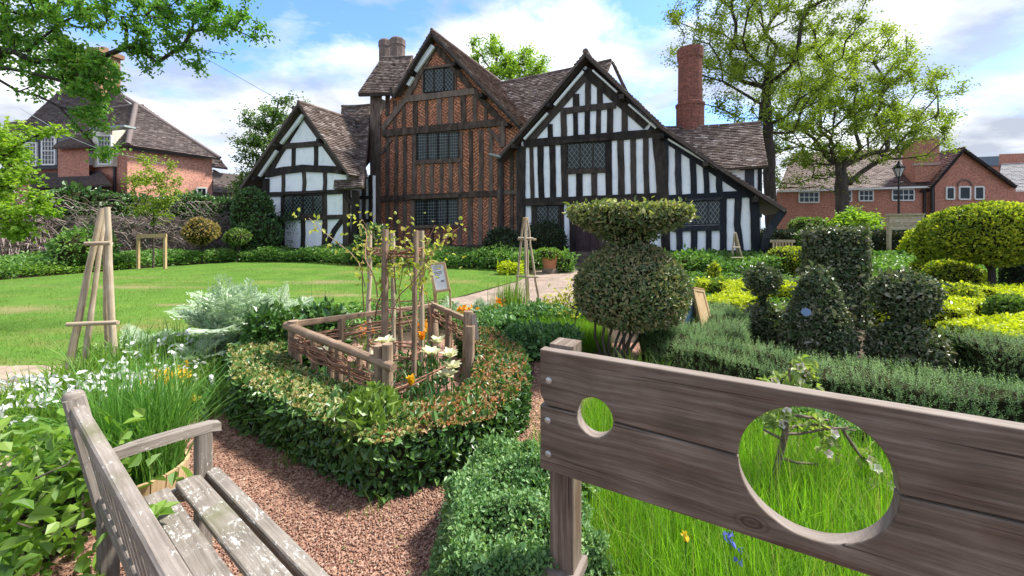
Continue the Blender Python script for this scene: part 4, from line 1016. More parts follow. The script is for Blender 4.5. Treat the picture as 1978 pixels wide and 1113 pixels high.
sheet('gravel_path', [(-2.3, -.6), (3.0, -.6), (3.2, 2.4), (2.0, 3.8), (2.4, 5.2), (.3, 5.0), (.2, 3.8), (-.4, 5.4), (-2.4, 5.0), (-2.9, 3.2), (-2.0, 2.4)], .004, MT['gravel'])
sheet('gravel_path', [(-2.4, 7.2), (3.4, 6.4), (3.2, 9), (2.6, 13.4), (3.6, 14.9), (1.3, 15.6), (.6, 13.0), (.2, 11), (-1.0, 8.6)], .008, MT['path'])
# stone flags on the left
MT['flag'] = noise_mat('worn_stone_flags', [(.17, .125, .09), (.27, .205, .15), (.36, .28, .21)], scale=4, detail=8, bump=.5, bscale=20, rnd=.4)
fm = MB(); y = 1.2; rr_ = random.Random(4)
while y < 4.2:
    h_ = rr_.uniform(.4, .62); x = -6.6+rr_.uniform(0, .4)
    while x < -2.75:
        w_ = rr_.uniform(.5, .95); g_ = .012; z_ = .028+rr_.uniform(-.006, .006); x1 = x+w_
        c = [V(x+g_, y+g_, 0), V(x1-g_, y+g_, 0), V(x1-g_, y+h_-g_, 0), V(x+g_, y+h_-g_, 0)]
        fm.box8(c+[p+V(rr_.uniform(-.006, .006), rr_.uniform(-.006, .006), z_+rr_.uniform(-.003, .003)) for p in c]); x = x1
    y += h_
o = fm.build('paved_path', MT['flag']); o['kind'] = 'structure'

# ================================================================ red brick house on the left
lh = thing('brick_house', 'red brick house with hipped tile roof and white sash windows beyond the garden wall', 'house', tuple(at(246, HY, 24).xy)+(0,))
C0 = at(246, 285, 24); ER = C0.z
dR = Vector((.573, .82, 0)); dL = Vector((-.95, .31, 0)).normalized()
class PlaneV(Plane):
    def __init__(s, P0, d):
        s.d = d; s.n = Vector((d.y, -d.x, 0)); s.P0 = P0
        if s.n.dot(CAM-P0) < 0: s.n = -s.n
PR = PlaneV(C0, dR); PLf = PlaneV(C0, dL)
def vwall(mb, a, b, z0, z1):
    a = Vector(a); b = Vector(b); u = (b-a).length; mb.add([Z(a, z0), Z(b, z0), Z(b, z1), Z(a, z1)], [(0, 1, 2, 3)], [[(0, z0), (u, z0), (u, z1), (0, z1)]], .5)
R1 = PR.pt(410, 306); m = MB(); vwall(m, C0, R1, 0, ER+.1); vwall(m, R1, R1+dL*9, 0, ER+.1); m.build('wall', MT['brick_sunlit'], lh)
m = MB(); Lw = C0+dL*1.15; vwall(m, C0, Lw, 0, ER+.1); Lb = Lw-PLf.n*.0; vwall(m, Lw, Lw+dL*14, 0, ER-.9); m.build('wall', MT['brick_red'], lh)
# roofs: hip over the right face, long slope over the left face
ap_ = at(263, 203, 26.6); ov = .45
ce = PR.pt(247, 281, .4); re = PR.pt(425, 307, .45)
m = MB(); tile_roof(m, ce, re, ap_+V(.3, .25, 0), ap_, row=.14, wid=.22); m.build('roof', MT['tile_grey'], lh)
le = PLf.pt(205, 290, .5); far = ap_+dL*16
m = MB(); tile_roof(m, C0+dL*15+PLf.n*.5-V(0, 0, .3), ce, ap_, far, row=.14, wid=.22); m.build('roof', MT['tile_grey'], lh)
hi_a, hi_b = at(109, 181, 29), at(220, 176, 29.5); b1_, b2_ = at(-20, 238, 28.2), at(262, 206, 28.5)
m = MB(); tile_roof(m, at(-20, 300, 28), at(330, 262, 28.2), hi_b, hi_a, row=.14, wid=.22); m.build('roof', MT['tile_grey'], lh)
hp = MB()
for a, b in ((ce, ap_), (ap_, at(220, 176, 29.5)), (ap_, re)): hp.tube([a+V(0, 0, .06), b+V(0, 0, .06)], .14, 8, r=.4)
hp.build('hip_tiles', MT['tile_grey'], lh)
cm = MB()
cb_ = at(164, 178, 29.5); mm_ = 29.5/F; cm.box((cb_.x, cb_.y+.4, cb_.z+1.2), (100*mm_, 1.3, 84*mm_), Matrix.Rotation(-.2, 3, 'Z')); cm.box((cb_.x, cb_.y+.4, cb_.z+1.2+43*mm_), (110*mm_, 1.6, 8*mm_), Matrix.Rotation(-.2, 3, 'Z'))
for k in (-.9, 0, .9): cm.tube([V(cb_.x+k*1.2, cb_.y+.4, cb_.z+2.9), V(cb_.x+k*1.2, cb_.y+.4, cb_.z+3.5)], .22, 10)
MT['brick_or'] = brick_mat('orange_brick', (.32, .185, .105), (.22, .12, .07), (.26, .20, .14), .23, .078, dirt=.25)
for i, u in enumerate(cm.uv):
    if len(u) == 4 and i < 12: cm.uv[i] = [(a*1, b*1) for a, b in u]
cm.build('chimney', MT['brick_or'], lh)
ev = MB()
for a, b in ((C0+PR.n*.42+dL*.3, R1+PR.n*.42+dR*.3), (C0+dL*1.4+PLf.n*.45, C0+PLf.n*.45)): ev.board(Z(a, ER-.08), Z(b, ER-.08), .12, .16)
ev.build('gutter', MT['blackiron'], lh)
dp = MB(); a = PLf.pt(221, 290, .1); dp.tube([Z(a, ER-.1), Z(a, .2)], .07, 8); dp.build('drainpipe', MT['blackiron'], lh)
def sash(parent, pl, x0, y0, x1, y1, nx, ny, off=.05, mat='whitepaint', w=2.6, bar=.8, mid=True):
    m_ = MB()
    for a, b in (((x0, y0), (x1, y0)), ((x0, y1), (x1, y1)), ((x0, y0), (x0, y1)), ((x1, y0), (x1, y1))): timber(m_, pl, [a, b], w, .06, off=off, jit=0)
    if mid: timber(m_, pl, [(x0, (y0+y1)/2), (x1, (y0+y1)/2)], w*.6, .05, off=off, jit=0)
    for k in range(1, nx): timber(m_, pl, [(x0+(x1-x0)*k/nx, y0), (x0+(x1-x0)*k/nx, y1)], bar, .04, off=off, jit=0)
    for k in range(1, ny): timber(m_, pl, [(x0, y0+(y1-y0)*k/ny), (x1, y0+(y1-y0)*k/ny)], bar, .04, off=off, jit=0)
    f = m_.build('window', MT[mat], parent); g_ = MB(); g_.quad(*[pl.pt(*q, off+.01) for q in ((x0, y1), (x1, y1), (x1, y0), (x0, y0))]); g_.build('pane', MT['glass'], f); return f
# tall dormered sash by the corner with its cream surround
m = MB(); pts = [(179, 323), (217, 321), (217, 247), (179, 250)]; P = [PLf.pt(*q, .25) for q in pts]; Q = [p-PLf.n*2.5 for p in P]
m.add(P+Q, [(0, 1, 2, 3), (1, 5, 6, 2), (0, 3, 7, 4), (3, 2, 6, 7)], None, .5); m.build('dormer', MT['cream'], lh)
m = MB(); timber(m, PLf, [(172, 249), (240, 243)], 4, .5, off=.3); m.build('dormer_roof', MT['lead'], lh)
sash(lh, PLf, 189, 262, 213, 317, 4, 6, off=.27)
# bay on the left with two sashes, dark boarding
m = MB(); P = [PLf.pt(*q, .5) for q in ((30, 330), (112, 326), (112, 258), (30, 262))]; Q = [p-PLf.n*2 for p in P]; m.add(P+Q, [(0, 1, 2, 3), (1, 5, 6, 2), (3, 2, 6, 7)], None, .5); m.build('bay', plain('slate_boarding', (.035, .04, .055), .7), lh)
sash(lh, PLf, 46, 276, 69, 320, 4, 6, off=.52); sash(lh, PLf, 80, 265, 105, 318, 4, 6, off=.52)
m = MB(); tile_roof(m, PLf.pt(102, 286, 1.0), PLf.pt(176, 282, 1.0), PLf.pt(172, 262, -.6), PLf.pt(125, 262, -.6), row=.14, wid=.22); m.build('roof', MT['tile_grey'], lh)
m = MB(); vwall(m, PLf.pt(112, 300, .55), PLf.pt(172, 300, .55), 0, PLf.pt(140, 285, .55).z); m.build('wall', MT['brick_red'], lh)
m = MB(); tile_roof(m, PLf.pt(60, 362, 1.6), PLf.pt(216, 357, 1.6), PLf.pt(196, 333, .0), PLf.pt(60, 338, .0), row=.14, wid=.22); m.build('porch_roof', MT['tile_grey'], lh)
m = MB(); vwall(m, PLf.pt(60, 370, 1.1), PLf.pt(212, 370, 1.1), 0, PLf.pt(140, 360, 1.1).z); m.build('wall', MT['timber'], lh)
q = (381, 363, 399, 380); sash(lh, PR, *q, 2, 1, off=.05, mid=False, w=3)
m = MB(); tile_roof(m, PR.pt(412, 372, .9), PR.pt(466, 374, .9), PR.pt(440, 345, -1.0), PR.pt(412, 330, -.6), row=.14, wid=.22); m.build('roof', MT['tile_grey'], lh)
m = MB(); tile_roof(m, PR.pt(410, 322, .3), PR.pt(440, 326, .3), PR.pt(428, 312, -1.0), PR.pt(410, 304, -.6), row=.14, wid=.22); vwall(m, R1+V(0, 0, 0), R1+dR*2.5, 0, ER-1); m.build('roof', MT['tile_grey'], lh)

# ================================================================ long brick house on the right
rh = thing('brick_house', 'long red brick house with a gable and white windows behind the topiary garden', 'house', tuple(at(1700, HY, 35).xy)+(0,))
TR = math.radians(15.6); PH = Plane(1510, 36, th=TR); PG = Plane(1510, 36, th=TR, shift=.5)
m = MB(); a, b = PH.pt(1500, 400), PH.pt(1812, 400); vwall(m, a, b, 0, PH.pt(1510, 368).z+.05); m.build('wall', MT['brick_red'], rh)
m = MB(); ea = PH.pt(1502, 370, .35); eb = PH.pt(1812, 361, .35); tile_roof(m, ea, eb, PH.pt(1812, 286, -4.5), PH.pt(1530, 298, -4.5), row=.2, wid=.3); m.build('roof', MT['tile_red'], rh)
gt = MB(); gt.board(PH.pt(1502, 370, .4), PH.pt(1802, 361, .4), .16, .16); gt.build('gutter', MT['whitepaint'], rh)
P = [PG.pt(*q) for q in ((1806, 480), (1962, 480), (1962, 360), (1862, 290), (1806, 358))]
m = MB(); m.add(P, [(0, 1, 2, 3, 4)], [[PG.uv(p) for p in P]], .5); a = P[0]; vwall(m, a-PG.n*1.2, a, 0, P[4].z); m.build('wall', MT['brick_red'], rh)
apG = (1863, 286)
for e in ((1800, 360), (1966, 360)):
    a, r_ = PG.pt(*e, .35), PG.pt(*apG, .35); bk = -PG.n*6; m = MB()
    if e[0] < 1863: tile_roof(m, a+bk, a, r_, r_+bk, row=.2, wid=.3)
    else: tile_roof(m, a, a+bk, r_+bk, r_, row=.2, wid=.3)
    m.build('roof', MT['tile_red'], rh)
verge_ = lambda p, q: (lambda b_: (timber(b_, PG, [p, q], 5, .08, off=.28, jit=.1), b_.build('bargeboard', MT['timber'], rh)))(MB())
verge_((1863, 289), (1801, 362)); verge_((1863, 289), (1964, 362))
ch = MB(); P = [PH.pt(*q, .25) for q in ((1768, 352), (1815, 350), (1815, 264), (1768, 266))]; Q = [p-PH.n*1.6 for p in P]
ch.add(P+Q, [(0, 1, 2, 3), (4, 0, 3, 7), (1, 5, 6, 2), (3, 2, 6, 7)], [[PH.uv(p) for p in P], [(0, 0), (1.6, 0), (1.6, 4), (0, 4)], [(0, 0), (1.6, 0), (1.6, 4), (0, 4)], [(0, 0)]*4], .5)
timber(ch, PH, [(1765, 318), (1817, 316)], 4, .15, off=.22); timber(ch, PH, [(1764, 267), (1818, 265)], 5, .15, off=.22); ch.build('chimney', MT['brick_red'], rh)
for (x0, y0, x1, y1, nx, ny) in ((1544, 371, 1582, 391, 4, 2), (1622, 368, 1645, 389, 2, 2), (1660, 368, 1687, 388, 3, 2), (1724, 366, 1766, 387, 4, 2), (1543, 425, 1586, 441, 4, 2), (1690, 425, 1703, 446, 1, 2), (1724, 434, 1766, 450, 4, 2)):
    sash(rh, PH, x0, y0, x1, y1, nx, ny, off=.06, mid=False, w=2.4, bar=1.4 if nx > 1 else .6)
for (x0, y0, x1, y1) in ((1829, 362, 1844, 385), (1854, 361, 1875, 385), (1884, 361, 1901, 385)): sash(rh, PG, x0, y0, x1, y1, 1, 1, off=.06, mid=False, w=2.6)
ar = MB(); pts = [(1851+13.5*(1-math.cos(k*math.pi/8)), 359-12*math.sin(k*math.pi/8)) for k in range(9)]; timber(ar, PG, pts, 2.6, .06, off=.02, step=30, jit=0); ar.build('brick_arch', MT['brick_chim'], rh)
dp = MB(); a = PH.pt(1801, 362, .5); dp.tube([a, Z(a, .3)], .12, 6); b = PH.pt(1786, 366, .15); dp.tube([b, Z(b, .3)], .09, 6); dp.tube([PH.pt(1778, 370, .15), PH.pt(1796, 368, .15)], .09, 6); dp.build('drainpipe', MT['blackiron'], rh)
ar = MB(); pts = [(1668+11*(1-math.cos(k*math.pi/8)), 428-10*math.sin(k*math.pi/8)) for k in range(9)]; timber(ar, PH, pts, 4, .1, off=.02, step=30, jit=0); ar.build('door_canopy', plain('purple_door', (.05, .03, .07)), rh)
# buildings beyond it
fb = thing('slate_roofed_house', 'brick house with a pale slate roof just behind the gabled brick house', 'house', tuple(at(1970, HY, 50).xy)+(0,))
PB = Plane(1930, 50, th=TR); m = MB(); tile_roof(m, PB.pt(1925, 372, 0), PB.pt(2100, 368, 0), PB.pt(2100, 312, -4), PB.pt(1934, 318, -4), row=.3, wid=.4); m.build('roof', MT['slate'], fb)
m = MB(); vwall(m, PB.pt(1925, 400), PB.pt(2100, 400), 0, PB.pt(1930, 370).z); P = [PB.pt(*q, -4.4) for q in ((1930, 330), (2100, 330), (2100, 292), (1930, 298))]; m.quad(*P); m.build('wall', MT['brick_red'], fb)
fb = thing('flat_roofed_building', 'distant building with a blue grey flat roof between the brick roofs', 'building', tuple(at(1905, HY, 75).xy)+(0,))
PB = Plane(1890, 75, th=TR); m = MB(); P = [PB.pt(*q) for q in ((1880, 440), (1960, 440), (1960, 320), (1880, 320))]; m.quad(*P); m.build('wall', MT['brick_red'], fb)
m = MB(); P = [PB.pt(*q, .3) for q in ((1878, 321), (1962, 319), (1962, 300), (1878, 304))]; Q = [p-PB.n*8 for p in P]; m.add(P+Q, [(0, 1, 2, 3), (4, 0, 3, 7), (1, 5, 6, 2), (3, 2, 6, 7), (0, 4, 5, 1)], None, .5); m.build('roof', plain('blue_grey_sheet', (.14, .19, .23), .6), fb)

# ================================================================ trees
MT['bark'] = noise_mat('grey_brown_bark', [(0.039, 0.031, 0.023), (0.081, 0.065, 0.052), (0.130, 0.111, 0.088)], scale=5, detail=8, bump=1.0, bscale=22, stretch=(1, 1, .25), dist=.05)
MT['bark_dk'] = noise_mat('dark_bark', [(0.023, 0.019, 0.016), (0.046, 0.036, 0.029), (0.078, 0.065, 0.055)], scale=6, detail=8, bump=1.0, bscale=22, stretch=(1, 1, .25), dist=.04)
MT['lf_spring'] = leaf_mat('fresh_spring_leaves', [(0.090, 0.147, 0.018), (0.165, 0.240, 0.026), (0.248, 0.327, 0.042), (0.329, 0.389, 0.067)], rough=.5, trans=.40, patch=.5)
MT['lf_beech'] = leaf_mat('beech_leaves', [(0.051, 0.157, 0.029), (0.100, 0.248, 0.039), (0.170, 0.313, 0.053), (0.282, 0.313, 0.085)], rough=.4, trans=.5, patch=.7)
MT['lf_lime'] = leaf_mat('lime_green_leaves', [(0.106, 0.213, 0.022), (0.163, 0.288, 0.031), (0.237, 0.362, 0.044), (0.325, 0.413, 0.075)], rough=.5, trans=.45, patch=.7)
MT['lf_mid'] = leaf_mat('mid_green_leaves', [(0.036, 0.089, 0.020), (0.072, 0.153, 0.029), (0.121, 0.209, 0.045), (0.177, 0.258, 0.072)], rough=.5, trans=.32, patch=.6)
def T_at(px, Y): p = at(px, HY, Y); return (p.x, p.y, 0)
# tall lime tree right of the house
Y = 25; E = [px_ell(*a) for a in ((1480, 40, Y, 105, 120), (1390, 20, Y, 95, 120), (1370, 120, Y, 75, 75), (1560, 30, Y, 95, 110), (1500, -100, Y, 150, 110), (1470, 180, Y, 110, 90), (1540, 170, Y, 90, 90), (1620, 90, Y, 60, 60))]
b = T_at(1492, Y); tree('tall_tree', 'tallest tree, its dark trunk rising right beside the black and white house', 'tree', b, at(1480, 150, Y), E, 520, 42000, .145, .10, MT['lf_spring'], MT['bark_dk'], .34, 5, fork=.55, spread=.45, twig=.008, gather=.9)
Y = 29; E = [px_ell(*a) for a in ((1640, 130, Y, 110, 75), (1560, 230, Y, 85, 80), (1730, 200, Y, 95, 75), (1790, 250, Y, 55, 45), (1640, 250, Y, 120, 75), (1700, 110, Y, 60, 40), (1600, 340, Y, 60, 35), (1520, 320, Y, 40, 60), (1810, 160, Y, 25, 25), (1770, 290, Y, 60, 25))]
b = T_at(1629, Y); tree('spreading_tree', 'broad spreading tree with a stout bare trunk before the long brick house', 'tree', b, at(1625, 320, Y), E, 520, 40000, .155, .105, MT['lf_spring'], MT['bark'], .42, 6, fork=.9, spread=.45, twig=.008, gather=.9)
Y = 36; E = [px_ell(*a) for a in ((950, 110, Y, 45, 38), (1015, 125, Y, 45, 35), (980, 150, Y, 70, 40), (940, 90, Y, 30, 20))]
tree('rooftop_tree', 'pale green tree showing above the roof between the two tall gables', 'tree', T_at(985, Y), at(980, 250, Y), E, 170, 9000, .20, .15, MT['lf_lime'], MT['bark_dk'], .3, 8, spread=.45, twig=.012)
Y = 27; E = [px_ell(*a) for a in ((520, 225, Y, 45, 35), (560, 215, Y, 45, 28), (490, 290, Y, 40, 45), (540, 290, Y, 50, 60), (470, 330, Y, 30, 35), (520, 370, Y, 60, 60))]
tree('dark_leafed_tree', 'dark green tree between the left brick house and the white gabled wing', 'tree', T_at(515, Y), at(525, 310, Y), E, 200, 15000, .16, .12, MT['lf_mid'], MT['bark_dk'], .3, 9, spread=.4, twig=.01)
# overhanging beech: trunk out to the left, long boughs into the picture
Y = 6.5
E = [px_ell(*a) for a in ((40, 10, Y, 60, 40), (120, 15, Y, 50, 45), (20, 90, Y, 50, 40), (75, 60, Y, 45, 40), (60, 150, Y, 45, 35), (150, 120, Y, 32, 45), (180, 180, Y, 26, 45), (165, 235, Y, 20, 35), (205, 285, Y, 14, 32), (190, 215, Y, 22, 40), (235, 15, Y, 35, 30), (290, 20, Y, 45, 30), (262, 70, Y, 26, 40), (285, 110, Y, 22, 35), (300, 150, Y, 14, 28), (350, 20, Y, 45, 35), (345, 75, Y, 26, 35), (375, 110, Y, 22, 26), (420, 25, Y, 45, 35), (440, 75, Y, 28, 32), (452, 108, Y, 16, 18), (490, 40, Y, 28, 40), (505, 70, Y, 14, 26), (180, 20, Y, 30, 35), (-60, 60, Y, 60, 60), (130, 110, Y, 32, 40), (195, 120, Y, 24, 45), (140, 165, Y, 24, 30), (215, 160, Y, 14, 36))]
sc_ = [[(-8.2, 6.9, 6.4), (-6.8, 6.7, 6.2), (-5.4, 6.5, 6.0), (-4.4, 6.5, 5.7)], [(-8.6, 6.6, 6.1), (-7.6, 6.4, 5.6)]]
root = tree('beech_tree', 'overhanging beech tree whose leafy boughs hang into the sky at upper left', 'tree', (-11.2, 7.4, 0), (-9.8, 7.0, 6.5), E, 460, 18000, .064, .036, MT['lf_beech'], MT['bark_dk'], .085, 12, fork=.8, spread=.12, twig=.003, gather=.45, hang=.8, shp='leaf', clump=.30, scaffold=sc_, sag=0.0)
Y = 7.5
E = [px_ell(*a) for a in ((10, 252, Y, 60, 10), (70, 248, Y, 50, 8), (0, 325, Y, 55, 12), (30, 352, Y, 60, 13), (60, 378, Y, 60, 12), (20, 405, Y, 75, 14), (70, 398, Y, 40, 10), (10, 440, Y, 55, 12), (30, 462, Y, 40, 10), (-40, 280, Y, 50, 30), (-120, 320, Y, 100, 130))]
tree('maple_tree', 'lime green tree with layered leafy boughs by the lawn under the beech', 'tree', (-11.5, 8.2, 0), (-11.0, 8.0, 1.7), E, 260, 17000, .085, .060, MT['lf_lime'], MT['bark_dk'], .16, 13, fork=.8, spread=.17, twig=.004, gather=.5, hang=.1, shp='leaf', clump=.30)
# leafy tree standing before the brick house, right
Y = 22; E = [px_ell(*a) for a in ((1650, 430, Y, 42, 28), (1665, 465, Y, 45, 32), (1625, 440, Y, 25, 30))]
tree('leafy_shrub_tree', 'bright green bushy young tree behind the square dark topiary column', 'tree', T_at(1655, Y), at(1652, 470, Y), E, 120, 5200, .16, .12, MT['lf_lime'], MT['bark_dk'], .1, 14, spread=.28, twig=.008)
# staked sapling by the left house
Y = 14.5; E = [px_ell(*a) for a in ((300, 370, Y, 42, 45), (290, 335, Y, 30, 40), (325, 345, Y, 25, 35), (300, 410, Y, 45, 22))]
tree('sapling', 'young staked tree with sparse spring leaves before the left brick house', 'tree', T_at(296, Y), at(297, 400, Y), E, 90, 2600, .085, .055, MT['lf_spring'], MT['bark'], .03, 15, spread=.16, twig=.004, gather=.35, shp='leaf')
# ================================================================ garden materials
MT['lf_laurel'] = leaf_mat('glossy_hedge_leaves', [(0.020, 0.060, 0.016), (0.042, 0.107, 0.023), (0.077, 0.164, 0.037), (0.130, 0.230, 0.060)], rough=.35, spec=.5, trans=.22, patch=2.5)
MT['lf_clip'] = leaf_mat('clipped_tops_lit_reddish', [(.36, .105, .05), (.42, .19, .10), (.24, .24, .09), (.46, .30, .18), (.33, .12, .06)], rough=.5, spec=.4, trans=.3, patch=1.2)  # reddish clipped leaves, also painted brighter so the hedge top reads as lit
MT['lf_orange'] = leaf_mat('orange_tinted_leaves', [(.10, .11, .03), (.20, .17, .05), (.34, .24, .08), (.40, .27, .09)], rough=.5, trans=.3, patch=2.)
MT['lf_clip_green'] = leaf_mat('clipped_tops_lit_green', [(0.156, 0.228, 0.066), (0.264, 0.324, 0.108), (0.396, 0.420, 0.192), (0.432, 0.288, 0.144), (0.240, 0.312, 0.096)], rough=.5, spec=.4, trans=.3, patch=1.2)  # greener clipped leaves, top light against darker sides put into the colour
MT['lf_topiary'] = leaf_mat('dark_evergreen_leaves', [(0.044, 0.076, 0.032), (0.089, 0.144, 0.054), (0.164, 0.216, 0.081), (0.301, 0.270, 0.132), (0.347, 0.270, 0.158)], rough=.38, spec=.5, trans=.15, patch=2.)
MT['lf_cup'] = leaf_mat('pale_new_growth_leaves', [(0.064, 0.106, 0.031), (0.146, 0.190, 0.053), (0.336, 0.356, 0.115), (0.504, 0.504, 0.210)], rough=.35, spec=.5, trans=.25, patch=3.)
MT['lf_silver'] = leaf_mat('dark_bronze_silvery_leaves', [(0.027, 0.050, 0.022), (0.056, 0.098, 0.037), (0.106, 0.144, 0.062), (0.175, 0.181, 0.106), (0.338, 0.338, 0.263)], rough=.34, spec=.5, trans=.14, patch=4.)
MT['lf_rosemary'] = leaf_mat('rosemary_needles', [(.042, .100, .034), (.092, .19, .060), (.17, .28, .10), (.32, .42, .21)], rough=.55, trans=.25, patch=2.)
MT['lf_german'] = leaf_mat('small_green_leaves', [(0.045, 0.120, 0.040), (0.080, 0.184, 0.061), (0.136, 0.264, 0.088), (0.224, 0.352, 0.144)], rough=.5, trans=.28, patch=3.)
MT['lf_boxnew'] = leaf_mat('tiny_fresh_box_leaves', [(0.055, 0.140, 0.049), (0.104, 0.220, 0.073), (0.183, 0.317, 0.116), (0.329, 0.451, 0.207)], rough=.45, trans=.28, patch=4.)
MT['lf_gold'] = leaf_mat('golden_box_leaves', [(0.211, 0.283, 0.011), (0.372, 0.453, 0.017), (0.520, 0.595, 0.028), (0.643, 0.709, 0.068)], rough=.5, trans=.35, tcol=(1.2, 1.2, .5), patch=2.5)
MT['lf_goldgreen'] = leaf_mat('gold_tipped_green_leaves', [(0.064, 0.113, 0.018), (0.164, 0.237, 0.026), (0.364, 0.419, 0.036), (0.619, 0.619, 0.064)], rough=.5, trans=.3, patch=1.2)
MT['lf_box'] = leaf_mat('box_leaves', [(0.037, 0.092, 0.020), (0.084, 0.168, 0.034), (0.160, 0.252, 0.050), (0.252, 0.336, 0.084)], rough=.4, trans=.25, patch=2.)
MT['lf_dark'] = leaf_mat('dark_yew_needles', [(0.011, 0.025, 0.013), (0.022, 0.042, 0.018), (0.039, 0.063, 0.028)], rough=.5, trans=.1, patch=2.)  # dark green of the foliage itself
MT['lf_ivy'] = leaf_mat('ivy_leaves', [(0.020, 0.067, 0.020), (0.047, 0.114, 0.030), (0.084, 0.168, 0.050), (0.151, 0.235, 0.084)], rough=.35, spec=.5, trans=.2, patch=1.)
MT['lf_weed'] = leaf_mat('soft_bright_leaves', [(0.058, 0.139, 0.019), (0.104, 0.209, 0.026), (0.163, 0.279, 0.040), (0.232, 0.337, 0.070)], rough=.45, trans=.4, patch=2.)
MT['lf_cover'] = leaf_mat('border_leaves', [(0.040, 0.113, 0.023), (0.081, 0.185, 0.036), (0.137, 0.266, 0.056), (0.241, 0.354, 0.113)], rough=.45, trans=.3, patch=.8)
MT['lf_cardoon'] = leaf_mat('silver_cardoon_leaves', [(.24, .36, .20), (.36, .48, .31), (.50, .60, .44), (.64, .70, .58)], rough=.6, trans=.3, tcol=(1, 1.1, .7), patch=2.)
MT['grass_tall'] = leaf_mat('tall_bright_grass', [(0.336, 0.336, 0.112), (0.101, 0.235, 0.016), (0.157, 0.325, 0.020), (0.224, 0.403, 0.034), (0.291, 0.470, 0.056)], rough=.5, trans=.45, tcol=(1.2, 1.4, .5), patch=1.5)
MT['grass_short'] = leaf_mat('short_lawn_blades', [(0.060, 0.132, 0.012), (0.089, 0.189, 0.015), (0.130, 0.240, 0.022), (0.180, 0.251, 0.044)], rough=.55, trans=.35, patch=1.1)
MT['chive'] = leaf_mat('chive_leaves', [(0.042, 0.140, 0.021), (0.077, 0.210, 0.031), (0.126, 0.280, 0.049), (0.196, 0.350, 0.084)], rough=.4, trans=.3, patch=3.)
MT['petal_white'] = leaf_mat('white_petals', [(.62, .64, .60), (.76, .77, .74), (.85, .85, .83)], rough=.6, trans=.3, tcol=(1, 1, 1))
MT['petal_cream'] = leaf_mat('cream_green_petals', [(.58, .60, .36), (.74, .72, .50), (.80, .78, .62)], rough=.6, trans=.35, tcol=(1, 1, .8))
MT['petal_orange'] = leaf_mat('orange_petals', [(.75, .22, .01), (.85, .36, .02), (.88, .50, .04)], rough=.6, trans=.4, tcol=(1, .9, .5))
MT['petal_yellow'] = leaf_mat('yellow_petals', [(.70, .38, .01), (.80, .52, .02), (.85, .62, .06)], rough=.6, trans=.4, tcol=(1, 1, .5))
MT['petal_blue'] = leaf_mat('blue_petals', [(.10, .14, .58), (.18, .22, .70)], rough=.6, trans=.3, tcol=(1, 1, 1))
MT['petal_pink'] = leaf_mat('pale_pink_petals', [(.72, .50, .50), (.80, .70, .66), (.84, .80, .76)], rough=.6, trans=.3, tcol=(1, 1, 1))
W_GREY = [(.10, .082, .072), (.19, .160, .145), (.29, .255, .235)]
MT['bench'] = wood_mat('weathered_oak', [(.10, .084, .068), (.19, .162, .135), (.30, .262, .225)], lichen=.12, moss=.1)
MT['bench_seat'] = wood_mat('lichened_weathered_oak', [(.085, .072, .058), (.165, .142, .118), (.27, .24, .205)], lichen=.5, lcol=(.50, .50, .47), moss=.3)
MT['pillory'] = wood_mat('dark_stained_pine', [(.060, .044, .031), (.135, .103, .077), (.25, .205, .165)], knots=True, grain=.8, rough=.6)
MT['pillory_end'] = wood_mat('pale_sawn_edge', [(.13, .10, .08), (.20, .165, .14), (.27, .23, .20)], grain=.8)
MT['pole'] = wood_mat('peeled_grey_poles', [(.17, .125, .078), (.34, .27, .18), (.52, .44, .33)], grain=.7)
MT['post'] = wood_mat('hewn_brown_posts', [(0.098, 0.062, 0.039), (0.215, 0.146, 0.096), (0.377, 0.273, 0.195)], grain=.7)
MT['withy'] = ramp_rnd_mat('red_brown_withies', [(.085, .038, .022), (.17, .075, .042), (.26, .125, .075), (.34, .20, .13)], rough=.55, spec=.4)
MT['newwood'] = wood_mat('new_sawn_timber', [(.28, .18, .09), (.42, .29, .15), (.52, .38, .22)], grain=.7)
MT['stem'] = noise_mat('grey_stems', [(.045, .036, .028), (.09, .075, .060), (.15, .13, .11)], scale=18, bump=.5, stretch=(1, 1, .3))
MT['barestem'] = ramp_rnd_mat('bare_tangled_stems', [(.075, .055, .048), (.16, .125, .11), (.27, .22, .20), (.36, .31, .28)], rough=.8)
MT['terracotta'] = noise_mat('terracotta', [(.30, .13, .065), (.42, .19, .10), (.48, .27, .17)], scale=7, bump=.2)
MT['bolt'] = plain('zinc_bolt', (.42, .43, .40), .35, .5, .7)

def ell_grid(px, py, Y, rx, ry, zmin=None, p=2.3, ryy=None):
    c = at(px, py, Y); m = Y/F; z0, z1 = c.z-ry*m, c.z+ry*m
    if zmin is not None: z0 = max(zmin, z0)
    return lathe_grid(blob_prof(rx*m, z0, z1, 14, p), (c.x, c.y, 0), 26)
def prof_px(Y, rows, c_px):
    """lathe profile from photo rows: (y, half width in px)"""
    c = at(c_px, HY, Y); m = Y/F
    return [(max(.002, w*m), CH+(HY-y)*m) for y, w in rows], (c.x, c.y, 0)
def ground_plant(name, label, cat, loc, group=None): return thing(name, label, cat, (loc[0], loc[1], 0), group)

